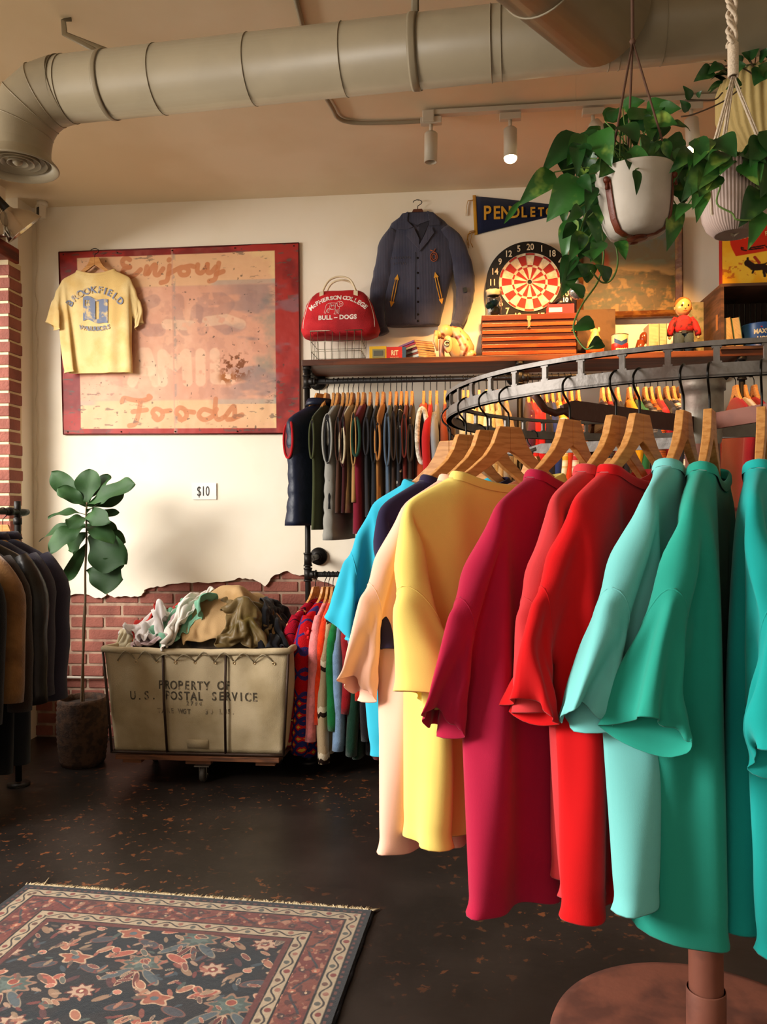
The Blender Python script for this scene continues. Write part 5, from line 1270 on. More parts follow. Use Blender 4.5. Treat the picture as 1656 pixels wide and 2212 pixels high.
for i in range(24):
    a0_ = -PI/2-.9+1.8*i/24; a1_ = a0_+1.8/24; f = lambda a: abs(a+PI/2)/.9
    vs = [(rc*1.01*math.cos(a), rc*1.01*math.sin(a), hk_*(z+.18*f(a))) for a, z in ((a0_, .42), (a1_, .42), (a1_, .62), (a0_, .62))]; b.add(vs, [(0, 1, 2, 3)])
b.build('blue_chevron', mat('can_blue', '#27406e', rough=.35), can)
MB().lathe([(rc*1.03, hk_*.97), (rc*1.05, hk_), (rc*.96, hk_*1.01), (rc*.9, hk_*.98), (.001, hk_*.98)], 40).lathe([(rc*1.03, .002), (rc*1.03, .0)], 30).build('rim', mat('can_rim', '#6b5a48', metal=.8, rough=.35), can)
MB().text('grease', .024, facing(0, -rc*1.03, hk_*.18), bold=.0008, xs=.9).build('lettering', mat('pale_card'), can)
Yh = 4.06; s_ = mpp(1390, 725, Yh); dg_ = thing('dog_head_figurine', 'brown and white dog head bookend facing right', 'figurine', (X_(1391, Yh), Yh, ST))
b = MB(); b.sphere((-1*s_, 0, 38*s_), 11*s_, 18, (.9, .9, 1.35)); b.tube([(-6*s_, 0, 34*s_), (-10*s_, 0, 18*s_), (-8*s_, 0, 2*s_)], [9*s_, 10*s_, 12*s_], 14); b.build('head', mat('brown_glaze', '#6b2f14', rough=.2), dg_)
b = MB(); b.tube([(3*s_, -.004, 36*s_), (11*s_, -.006, 30*s_)], [7*s_, 5.5*s_], 14); b.sphere((2*s_, -.002, 14*s_), 9*s_, 14, (1, 1, 1.5)); b.build('white_muzzle', mat('cream_glaze2', '#dcc398', rough=.25), dg_)
b = MB(); b.sphere((15.5*s_, -.006, 33*s_), 2.6*s_, 10); b.build('nose', mat('glaze_black'), dg_)
def vbook(label, px0, px1, py0, py1, Y, col, d=.11, z0=None, lean=0, group='upright books'):
    s_ = mpp(px0, py0, Y); w = (px1-px0)*s_; h = (py1-py0)*s_; t = thing('hardback_book', label, 'book', (X_((px0+px1)/2, Y), Y+d/2, (z0 if z0 is not None else ST)+.0005+abs(math.sin(lean))*w*.5), group=group, rot=(0, lean, 0))
    MB().box((0, -.001, h/2), (w*.86, d-.004, h-.004)).build('page_block', M_PAGE, t)
    MB().box((-w*.465, 0, h/2), (w*.07, d, h)).box((w*.465, 0, h/2), (w*.07, d, h)).box((0, d/2-.001, h/2), (w, .002, h)).build('cover', mat('book_'+col.strip('#'), col, rough=.6), t); return t
vbook('left of two upright books with pages facing out beside the dog figurine', 1401, 1422, 692, 757, 4.0, '#c9a676', group='upright books beside the dog figurine')
vbook('right of two upright books with pages facing out, next to the doll', 1423, 1440, 692, 757, 4.0, '#4c5a38', group='upright books beside the dog figurine')
Yq = 4.0; s_ = mpp(1478, 700, Yq); dl = thing('cowboy_doll', 'vintage doll in red western shirt, belt and blue jeans', 'doll', (X_(1479, Yq), Yq+.03, ST))
SK = mat('doll_skin', '#d79a5c', rough=.25, spec=.6); DS = mat('doll_shirt', '#a81818', rough=.8, color2='#4a0f12', vscale=40, c2pos=(.5, .62)); DJ = mat('doll_denim', '#2e3a40', rough=.9, bump=.4, bscale=200)
b = MB(); b.sphere((0, 0, 103*s_), 18.5*s_, 28, (.95, .95, 1.12)); b.tube([(0, 0, 84*s_), (0, 0, 78*s_)], 7*s_, 14); b.build('head', SK, dl)
b = MB(); b.sphere((0, 2.2*s_, 107.5*s_), 18.6*s_, 24, (.98, .95, .95)); b.build('painted_hair', mat('doll_hair', '#8a5a2c', rough=.35), dl)
b = MB()
for sx_ in (-1, 1): b.sphere((sx_*6.5*s_, -16.3*s_, 103*s_), 2.1*s_, 12, (1, .4, 1.1))
b.build('eyes', mat('doll_eye', '#22140c', rough=.1), dl)
b = MB(); b.sphere((0, -17.8*s_, 97.5*s_), 1.8*s_, 10); b.build('nose', SK, dl)
b = MB(); b.tube([(-3.5*s_, -16.8*s_, 91.5*s_), (0, -17.3*s_, 90.6*s_), (3.5*s_, -16.8*s_, 91.5*s_)], .7*s_, 6); b.build('mouth', mat('doll_lip', '#8c2c1c'), dl)
for sx_ in (-1, 1): MB().sphere((sx_*18*s_, 0, 100*s_), 3.4*s_, 10, (.5, .8, 1.2)).build('ear', SK, dl)
b = MB(); b.loft([((0, 0, 46*s_), 20*s_, 12*s_), ((0, 0, 60*s_), 20*s_, 13*s_), ((0, 0, 74*s_), 19*s_, 12*s_), ((0, 0, 81*s_), 12*s_, 9*s_), ((0, 0, 84*s_), 8*s_, 7*s_)], 28, ex=2.6, disp=lambda p, q, ph: Vector((nz(p, 60, 4)*.003, nz(p, 60, 6)*.004, 0))); b.build('shirt', DS, dl)
for sx_ in (-1, 1):
    MB().tube([(sx_*15*s_, 0, 78*s_), (sx_*23*s_, -2*s_, 66*s_), (sx_*29*s_, -4*s_, 50*s_), (sx_*30*s_, -5*s_, 40*s_)], [7*s_, 7.5*s_, 7*s_, 6.5*s_], 14).build('sleeve', DS, dl)
    MB().sphere((sx_*30*s_, -5*s_, 36*s_), 4.2*s_, 12, (.8, .8, 1.1)).build('hand', SK, dl)
    MB().tube([(sx_*9*s_, 0, 44*s_), (sx_*10.5*s_, 0, 22*s_), (sx_*11*s_, 0, 4*s_)], [12.5*s_, 11*s_, 10*s_], 18).build('trouser_leg', DJ, dl)
    MB().sphere((sx_*11*s_, -4*s_, 3*s_), 8*s_, 12, (.8, 1.4, .42)).build('shoe', mat('glaze_black'), dl)
MB().loft([((0, 0, 43*s_), 21*s_, 12.5*s_), ((0, 0, 49*s_), 20.8*s_, 12.6*s_)], 28, ex=2.6).build('belt', mat('belt', '#1a120e', rough=.4), dl)
MB().box((-2*s_, -13.4*s_, 46*s_), (9*s_, 2*s_, 7*s_), bev=.001).build('buckle', M_CHROME, dl)
MB().prism([(-6*s_, 82*s_), (6*s_, 82*s_), (9*s_, 70*s_), (0, 75*s_), (-9*s_, 70*s_)], .004, o=(0, -11*s_, 0)).build('neckerchief', mat('kerchief', '#b3202c', rough=.8), dl)
o = MB().box((X_(1503, 4.17), 4.17, (ST+Zs(653, 4.17, 1500))/2), (.07, .012, Zs(653, 4.17, 1500)-ST-.002)).build('framed_card', mat('map_card', '#8f8360', rough=.6, color2='#6b6a48', vscale=30)); tag(o, 'small greenish framed card standing behind the doll', 'picture')
# wooden crate
Yr = 3.93; xa = X_(1557, Yr); zt2 = Zs(613, Yr, 1557); wd_, dp_, hh2 = .50, WY-.01-Yr, zt2-ST
cr = thing('wooden_crate', 'open fronted dark wooden crate at the right end of the shelf', 'crate', (xa+wd_/2, Yr+dp_/2, ST+.0005))
M_CR = mat('crate_wood', '#5a3a26', rough=.7, bump=.5, bscale=25, color2='#3b2518', vscale=8, aniso=(1, .6, 5))
b = MB(); t_ = .014
b.box((-wd_/2+t_/2, 0, hh2/2), (t_, dp_, hh2)).box((wd_/2-t_/2, 0, hh2/2), (t_, dp_, hh2)).box((0, 0, t_/2), (wd_-2*t_, dp_, t_)).box((0, 0, hh2-t_/2), (wd_-2*t_, dp_, t_)); b.build('boards', M_CR, cr)
b = MB()
for i in range(18): b.box((-wd_/2+.02+i*.027, dp_/2-.008, hh2/2), (.022, .008, hh2-.03))
b.build('back_slats', mat('crate_back', '#33221a', rough=.8), cr)
MB().box((-wd_/2-.001, -dp_*.32, hh2*.45), (.002, .022, .075)).build('hand_slot', mat('pale_wood', '#8f5c2c'), cr)
vbook('left of the two pale books leaning inside the wooden crate', 1567, 1585, 680, 745, 3.97, '#b08a58', z0=ST+t_, lean=-.13, group='books in the crate')
vbook('right of the two pale books leaning inside the crate, green cover', 1588, 1605, 680, 745, 3.97, '#4f6a4c', z0=ST+t_, lean=-.13, group='books in the crate')
Ym = 3.99; s_ = mpp(1648, 720, Ym); mx_ = thing('coffee_can', 'blue coffee can lettered MAXWELL HOUSE inside the wooden crate', 'tin', (X_(1650, Ym), Ym+.055, ST+t_+.001)); rm = 36*s_
MB().lathe([(.001, 0), (rm, 0), (rm*1.02, .003), (rm, .006), (rm, 52*s_), (rm*1.02, 54*s_), (.001, 54*s_)], 48).build('can_body', mat('coffee_blue', '#234a86', rough=.35), mx_)
def wrap(b, R_):
    for i, v in enumerate(b.v):
        a = v.x/R_; b.v[i] = Vector((R_*math.sin(a), -R_*math.cos(a)+v.y, v.z))
b = MB(); b.text('MAXWELL', .030, facing(.004, 0, 30*s_), bold=.0014, xs=.85); b.text('HOUSE', .030, facing(.0, 0, 14*s_), bold=.0014, xs=.85); wrap(b, rm*1.015); b.build('lettering', mat('can_letters', '#d8c8a0', rough=.4), mx_)
b = MB(); b.box((0, 0, 44*s_), (.05, .001, .006)); wrap(b, rm*1.02); b.build('red_band', mat('can_red'), mx_)
# boxed game on the crate
Yx = 3.96; x0 = X_(1557, Yx); s_ = mpp(1600, 550, Yx); zb_ = zt2+.001; hb = 135*s_; wbx = 150*s_
gm = thing('western_game_box', 'red and yellow western box lettered RANCH PARTY standing on the crate', 'box', (x0+wbx/2+.004, Yx+.02, zb_))
MB().box((0, 0, hb/2), (wbx, .04, hb), bev=.0015).build('box_body', mat('game_red', '#9c1f18', rough=.5), gm)
def paint_game(U, V):
    C = np.zeros(U.shape+(3,)); C[:] = lin('#f2aa1e'); n = fbm(U*20, V*18)
    C = mixc(C, '#f7c23a', sst(.4, .7, fbm(U*3, V*3)))
    top = sst(.42+.16*U, .43+.16*U, V)*sst(.16-.05*np.cos((V-.7)*9), .165-.05*np.cos((V-.7)*9), U); C = mixc(C, '#cf2c14', top)
    C = mixc(C, '#c8561c', sst(.60, .68, n)*(1-sst(.3, .34, np.abs(V-.24)*2.2))*.8)
    bull = np.zeros_like(U)
    for p, w in (([(.36, .34), (.44, .27), (.58, .27), (.66, .20), (.74, .12)], .06), ([(.36, .34), (.36, .42)], .018), ([(.45, .25), (.43, .18)], .018), ([(.58, .24), (.60, .12)], .02), ([(.66, .18), (.68, .08)], .018), ([(.55, .30), (.66, .34)], .012)): bull = np.maximum(bull, 1-sst(w*.8, w, seg_dist(U, V, p)+.02*(n-.5)))
    C = mixc(C, '#2b160e', bull); C = mixc(C, '#a8321c', 1-sst(.02, .026, seg_dist(U, V, [(.52, .34), (.46, .43)])))
    for p in ([(.30, .585), (.27, .60), (.28, .56), (.34, .545)], [(.38, .585), (.50, .60), (.60, .62)], [(.38, .56), (.46, .565), (.58, .58)], [(.62, .60), (.64, .575), (.74, .62), (.86, .64)], [(.66, .58), (.78, .60), (.88, .62)]): C = mixc(C, '#301410', (1-sst(.010, .014, seg_dist(U, V, p)+.006*(n-.5))))
    return C
sheet('printed_front', 160, 150, rect(-wbx/2+.003, .003, wbx/2-.003, hb-.003, -.0207), paint_game, M_PAINT, gm)
MB().text('RANCH', .030, facing(-.085+.04, -.0222, hb*.74) @ Matrix.Rotation(.13, 4, 'Z'), xs=.9, bold=.0004).text('PARTY', .030, facing(.075, -.0222, hb*.785) @ Matrix.Rotation(.13, 4, 'Z'), xs=.9, bold=.0004).build('lettering', mat('game_letters', '#f0c27a'), gm)
# ------------------------------------------------------------------ canvas laundry cart
# floor contact: centre front caster
Pc = at(440, 1688, Z=0); CY = Pc.y-.04                     # front face plane at the caster
TL, TR, BL_, BR_ = at(228, 1412, Y=CY), at(620, 1397, Y=CY), at(252, 1630, Y=CY+.03), at(612, 1617, Y=CY+.03)
zt, zb = (TL.z+TR.z)/2, (BL_.z+BR_.z)/2
cx = (TL.x+TR.x)/2; ccy = min(CY+.30, WY-.02-.29)
DEP = WY-.03-CY
cart = thing('canvas_cart', 'canvas laundry cart stencilled PROPERTY OF U.S. POSTAL SERVICE on a wooden dolly', 'cart', (cx, CY+DEP/2, 0))
hwT, hwB = (TR.x-TL.x)/2, (BR_.x-BL_.x)/2; hdT, hdB = DEP/2, DEP/2-.03
M_CAN = mat('cream_canvas', '#c9b694', rough=.9, bump=.45, bscale=300, color2='#a8946f', vscale=5, c2pos=(.42, .7))
M_FR = mat('cart_frame', '#3b2a20', rough=.5, metal=.5, bump=.3, bscale=50)
nu_, nv_ = 90, 26
def cpos(u, v, inset=0):
    """u along the front (-1..1), v from bottom to top"""
    hw = hwB+(hwT-hwB)*v-inset; z = zb+(zt-zb)*v
    bul = .016*math.sin(PI*v)*(abs(math.sin(PI*(u*1.5+.5)))**.6)
    return hw*u, -(hdB+(hdT-hdB)*v-inset)-bul, z
b = MB(); vs = []
for j in range(nv_+1):
    v = j/nv_
    for side in range(4):
        for i in range(nu_//2 if side % 2 == 0 else nu_//4):
            k = nu_//2 if side % 2 == 0 else nu_//4; u = -1+2*i/k
            hw = hwB+(hwT-hwB)*v; hd = hdB+(hdT-hdB)*v; z = zb+(zt-zb)*v
            wv = .010*math.sin(u*17+side)*v**3+.006*nz((u*5, v*4, side*9))
            puf = .018*math.sin(PI*v)*abs(math.sin(PI*(u*1.5+.5)))**.6+wv
            sag = -.010*(1-u*u)*(v > .9)
            if side == 0: p = (hw*u, -hd-puf, z+sag)
            elif side == 1: p = (hw+puf, hd*u, z+sag)
            elif side == 2: p = (-hw*u, hd+0*puf, z+sag)
            else: p = (-hw-puf, -hd*u, z+sag)
            vs.append(p)
n = len(vs)//(nv_+1)
fs = [(j*n+i, j*n+(i+1) % n, (j+1)*n+(i+1) % n, (j+1)*n+i) for j in range(nv_) for i in range(n)]
b.add(vs, fs+[tuple(range(n))[::-1]]); canv = b.build('canvas_basket', M_CAN, cart, solid=.003); cbv = world_bvh(canv)
def loop(hw, hd, z, r, nm, m, wav=0):
    P = []
    for (ax_, ay, bx_, by) in ((-hw, -hd, hw, -hd), (hw, -hd, hw, hd), (hw, hd, -hw, hd), (-hw, hd, -hw, -hd)):
        for k in range(12):
            q = k/12; P.append((ax_+(bx_-ax_)*q, ay+(by-ay)*q, z+wav*math.sin(k*2.1+ax_*9)-(.010*(1-(2*q-1)**2) if wav else 0)))
    MB().tube(P, r, 10, closed=True).build(nm, m, cart)
loop(hwT+.006, hdT+.006, zt+.002, .016, 'rolled_rim', M_CAN, .002)
loop(hwB+.012, hdB+.018, zb-.004, .007, 'bottom_rail', M_FR)
for ux in (-1, -.345, .335, 1):
    for sy in (-1, 1):
        b = MB(); xx0, xx1 = (hwB+.010)*ux, (hwT+.008)*ux; e = .010 if abs(ux) == 1 else .028
        b.tube([(xx0, sy*(hdB+.018), zb-.004), ((xx0+xx1)/2, sy*((hdB+hdT)/2+e), (zb+zt)/2), (xx1, sy*(hdT+.010), zt-.012)], .0062, 8); b.build('upright_rod', M_FR, cart)
b = MB(); rnd = random.Random(2)
for k in range(9):
    u = -.86+k*.215
    h = cbv.ray_cast(Vector((hwT*u, -2, zt-.055)), Vector((0, 1, 0)))
    if h[0]: b.M = Matrix.Translation(h[0]-Vector((0, .002, 0))); b.tube([(.006*math.cos(a), 0, .006*math.sin(a)) for a in [2*PI*i/12 for i in range(12)]], .0018, 6, closed=True)
b.M = Matrix.Identity(4); b.build('eyelets', mat('brass'), cart)
b = MB()
for k in range(8):
    u0, u1 = -.86+k*.215, -.86+(k+1)*.215; b.tube(crv([(hwT*u0, -hdT-.006, zt-.05), (hwT*(u0+u1)/2, -hdT-.024, zt-.008+rnd.uniform(-.01, .006)), (hwT*u1, -hdT-.006, zt-.05)], 4), .0032, 6)
b.build('lacing_cord', mat('lace', '#8f8268', rough=.9), cart)
# stencils
sc_ = hwT/196.0                                              # metres per photo pixel across the front
def ctx(px): return ((px-424)/196.0)*((hwT+hwB)/2)
def ctz(py): return zb+(zt-zb)*(1625-py)/(1625-1403)
M_ST = mat('stencil_ink', '#4f4638', rough=.95, color2='#a8957a', vscale=45, c2pos=(.56, .66))
M_ST2 = mat('stencil_ink_faded', '#6f6350', rough=.95, color2='#b09c7e', vscale=40, c2pos=(.46, .58))
b = MB()
def sten(t, px0, px1, py, hpx, m):
    n = len(t); st = (px1-px0)/n
    for i, ch_ in enumerate(t):
        if ch_ == ' ': continue
        b.text(ch_, hpx*1.38*(zt-zb)/222, facing(ctx(px0+st*(i+.5)), -.9, ctz(py)), bold=.0012, xs=.78)
sten('PROPERTY OF', 338, 503, 1487, 19, 0); sten('U.S. POSTAL SERVICE', 277, 564, 1510, 19, 0)
# the stencil bridges: drop a thin slice out of each letter
drape(b, cbv, off=.0022, start=0); b.build('stencil_lettering', M_ST, cart)
b = MB(); sten('2794', 402, 440, 1521, 9, 0); sten('TARE WGT   34 LBS.', 336, 512, 1540, 11, 0); drape(b, cbv, off=.0022, start=0); b.build('faded_stencil_lettering', M_ST2, cart)
b = MB(); g = []
for (x, y) in ((401, 1597), (449, 1597), (449, 1618), (401, 1618)):
    h = cbv.ray_cast(Vector((ctx(x), -2, ctz(y))), Vector((0, 1, 0))); g.append((h[0] if h[0] else Vector((ctx(x), -hdB, ctz(y))))-Vector((0, .004, 0)))
b.add(g, [(0, 1, 2, 3)]); b.build('sewn_patch', M_CAN, cart, solid=.002)
M_DOL = mat('dolly_wood', '#7a4a2c', rough=.7, bump=.4, bscale=20, color2='#4e2e1b', vscale=9, aniso=(.8, 6, 6))
zd = at(440, 1640, Y=CY).z
b = MB().box((0, -hdB+.02, zd-.0), (2*hwB-.02, .09, .022), bev=.002).box((0, hdB-.06, zd), (2*hwB-.02, .09, .022), bev=.002).box((0, 0, zd-.022), (.12, 2*hdB, .022)).box((-hwB+.08, 0, zd-.022), (.09, 2*hdB, .022)).box((hwB-.08, 0, zd-.022), (.09, 2*hdB, .022))
b.build('wooden_dolly', M_DOL, cart)
RUB, STL = mat('caster_rubber', '#3a332c', rough=.6), mat('caster_steel', '#6d645a', metal=.8, rough=.4)
rw = .036
for (x, y) in ((Pc.x-cx, -DEP/2+.04), (Pc.x-cx, DEP/2-.09), (-hwB+.08, .0), (hwB-.08, .0)):
    b = MB().lathe([(.001, -.012), (rw*.9, -.012), (rw, -.007), (rw, .007), (rw*.9, .012), (.001, .012)], 28, c=(x, y, rw), axis='X'); wh = b.build('caster', RUB, cart)
    top_ = zd-.033; b = MB().box((x, y, top_-.003), (.07, .07, .005)).tube([(x, y, top_-.004), (x, y, top_-.016)], .018, 14)
    for s2 in (-1, 1): b.prism([(-.018, top_-.014), (.018, top_-.014), (.010, rw-.006), (-.010, rw-.006)], .003, 'X', o=(x+s2*.017, y, 0)) if 0 else b.box((x+s2*.017, y, (top_+rw)/2-.008), (.003, .026, top_-rw+.012))
    b.tube([(x-.021, y, rw), (x+.021, y, rw)], .006, 10); b.build('fork', STL, wh)
# ------------------------------------------------------------------ clothes heaped in the cart: cloths let fall over a mound
MC = Vector((cx, CY+DEP/2, 0))
mound = MB(); mound.loft([((0, 0, zt-.30), hwT*.9, hdT*.9), ((0, 0, zt-.10), hwT*.93, hdT*.9), ((0, 0, zt-.0), hwT*.88, hdT*.85), ((.02, 0, zt+.06), hwT*.72, hdT*.75), ((.08, 0, zt+.125), hwT*.48, hdT*.6), ((.12, 0, zt+.17), hwT*.22, hdT*.35), ((.13, 0, zt+.18), .01, .01)], 40, ex=2.6)
mo = mound.build('bulk', M_CAN); mo.location = MC; mo.modifiers.new('col', 'COLLISION'); mo.collision.thickness_outer = .012; mo.collision.cloth_friction = 30
mbv = BVHTree.FromPolygons([v+MC for v in mound.v], mound.f)
def surf(x, y):
    h = mbv.ray_cast(Vector((MC.x+x, MC.y+y, 3)), Vector((0, 0, -1)))
    return max(h[0].z if h[0] is not None else 0, zt+.016 if abs(x) < hwT+.03 and abs(y) < hdT+.03 else 0)
def cloth_patch(name, x, y, z, sx_, sy_, ang, seed, tilt=(0, 0), n=30, crump=.05):
    b = MB(); rs_ = random.Random(seed)
    for j in range(n+1):
        for i in range(n+1):
            u, v = i/n-.5, j/n-.5; a = nz((u*3, v*3, seed), 1, seed)*crump; r = Vector((u*sx_*(1-.25*abs(math.sin(seed+v*4))), v*sy_, a+crump*.6*nz((u*9, v*9, seed*2)))); b.v.append(r)
    b.f = [[j*(n+1)+i, j*(n+1)+i+1, (j+1)*(n+1)+i+1, (j+1)*(n+1)+i] for j in range(n) for i in range(n)]; b.mi = [0]*len(b.f); b.sm = [True]*len(b.f)
    R_ = Matrix.Rotation(ang, 4, 'Z'); vs = []
    for v in b.v:
        w_ = R_ @ v; X__, Y__ = w_.x+x, w_.y+y; zs_ = surf(X__, Y__)
        if zs_ == 0: zs_ = zt-.02
        vs.append(Vector((MC.x+X__, MC.y+Y__, zs_+z+w_.z*1.0+.012)))
    b.v = vs; o = b.build(name, M_CAN); g = o.vertex_groups.new(name='pin')
    g.add([j*(n+1)+i for j in range(n+1) for i in range(n+1) if (i/n-.5)**2+(j/n-.5)**2 < .02 and (i+j) % 3 == 0], 1, 'REPLACE')
    m = o.modifiers.new('c', 'CLOTH'); s = m.settings; s.quality = 5; s.mass = .3; s.tension_stiffness = 20; s.compression_stiffness = 20; s.bending_stiffness = .25; s.air_damping = 2; m.point_cache.frame_end = 60
    s.vertex_group_mass = 'pin'; m.collision_settings.distance_min = .006; m.collision_settings.use_self_collision = True; m.collision_settings.self_distance_min = .006; m.collision_settings.collision_quality = 2
    return o
QUILT = mat('quilted_brown', '#6d5a38', rough=.45, bump=1, bscale=26, color2='#57481f', vscale=8, spec=.35)
def pxx(px): return ((px-424)/196.0)*hwT
heap = [   # name, label, category, material, x px, dy, lift above the mound, size, angle, seed, crumple
    ('mixed_garment', 'pale lilac garment lying low at the front left of the cart', 'garment', fabric('#cdb2b4'), 330, -.20, .004, .34, .24, .3, 3, .04),
    ('red_garment', 'coral red garment at the back left of the heap', 'garment', fabric('#c4362e'), 285, .0, .035, .34, .34, .8, 4, .09),
    ('black_garment', 'black garment heaped at the right end of the cart', 'garment', fabric('#16161b'), 575, -.05, .01, .34, .50, .2, 5, .09),
    ('white_shirt', 'crumpled white shirt at the left front of the heap', 'shirt', fabric('#e6dedb'), 310, -.14, .03, .30, .34, .5, 6, .10),
    ('mint_shirt', 'mint green shirt in the middle left of the heap', 'shirt', fabric('#7db498'), 372, -.08, .035, .40, .42, .35, 7, .10),
    ('quilted_vest', 'brown quilted vest under the tan canvas jacket in the cart', 'vest', QUILT, 525, -.21, .10, .40, .34, .1, 8, .035),
    ('white_pullover', 'white long sleeve top with pink print draped over the heap', 'shirt', fabric('#ece6dd'), 383, -.16, .075, .13, .50, -.3, 9, .06),
    ('canvas_jacket', 'tan canvas jacket thrown over the top of the heap', 'jacket', mat('tan_duck', '#b9976a', rough=.9, bump=.4, bscale=250, color2='#a58254', vscale=7), 452, -.0, .07, .62, .60, .25, 10, .045),
    ('red_scarf', 'bright red sleeve and dark knit at the right end of the heap', 'scarf', fabric('#d0181c'), 606, -.08, .05, .09, .34, .6, 11, .03),
    ('cream_sweater', 'cream sweater hanging over the left corner of the cart', 'sweater', fabric('#cfc2a2'), 236, -.10, .012, .30, .40, .1, 12, .04),
]
objs = []
for (nm, lab, cat, mm, px, dy, dz, a, b2, an, sd, cr_) in heap:
    o = cloth_patch(nm, pxx(px), dy, dz, a, b2, an, sd, (0, 0), 30, cr_); objs.append((o, lab, cat, mm))
SC.frame_start = 1; SC.frame_end = 30
for f in range(1, 26): SC.frame_set(f)
dg = bpy.context.evaluated_depsgraph_get()
baked = [bpy.data.meshes.new_from_object(o.evaluated_get(dg)) for o, *_ in objs]
for (o, lab, cat, mm), me in zip(objs, baked):
    o.modifiers.clear(); o.data = me; me.materials.clear(); me.materials.append(mm)
    c = sum((v.co for v in me.vertices), Vector())/len(me.vertices); me.transform(Matrix.Translation(-c)); o.location = c
    for p in me.polygons: p.use_smooth = True
    q = o.modifiers.new('t', 'SOLIDIFY'); q.thickness = .005; q.offset = 1
    q = o.modifiers.new('s', 'SUBSURF'); q.levels = 0; q.render_levels = 1
    tag(o, lab, cat, 'clothes heaped in the canvas cart')
mo.modifiers.clear(); SC.frame_set(1); SC.frame_end = 1
mo.name = 'clothes_pile'; mo.data.materials.clear(); mo.data.materials.append(mat('piled_fabric', '#5c4c3a', rough=.95, bump=1, bscale=18, color2='#2a2a30', vscale=9, c2pos=(.45, .55))); mo.scale = (.97, .96, .985)
tag(mo, 'dark mass of clothes filling the cart under the loose garments', 'clothes', kind='stuff')
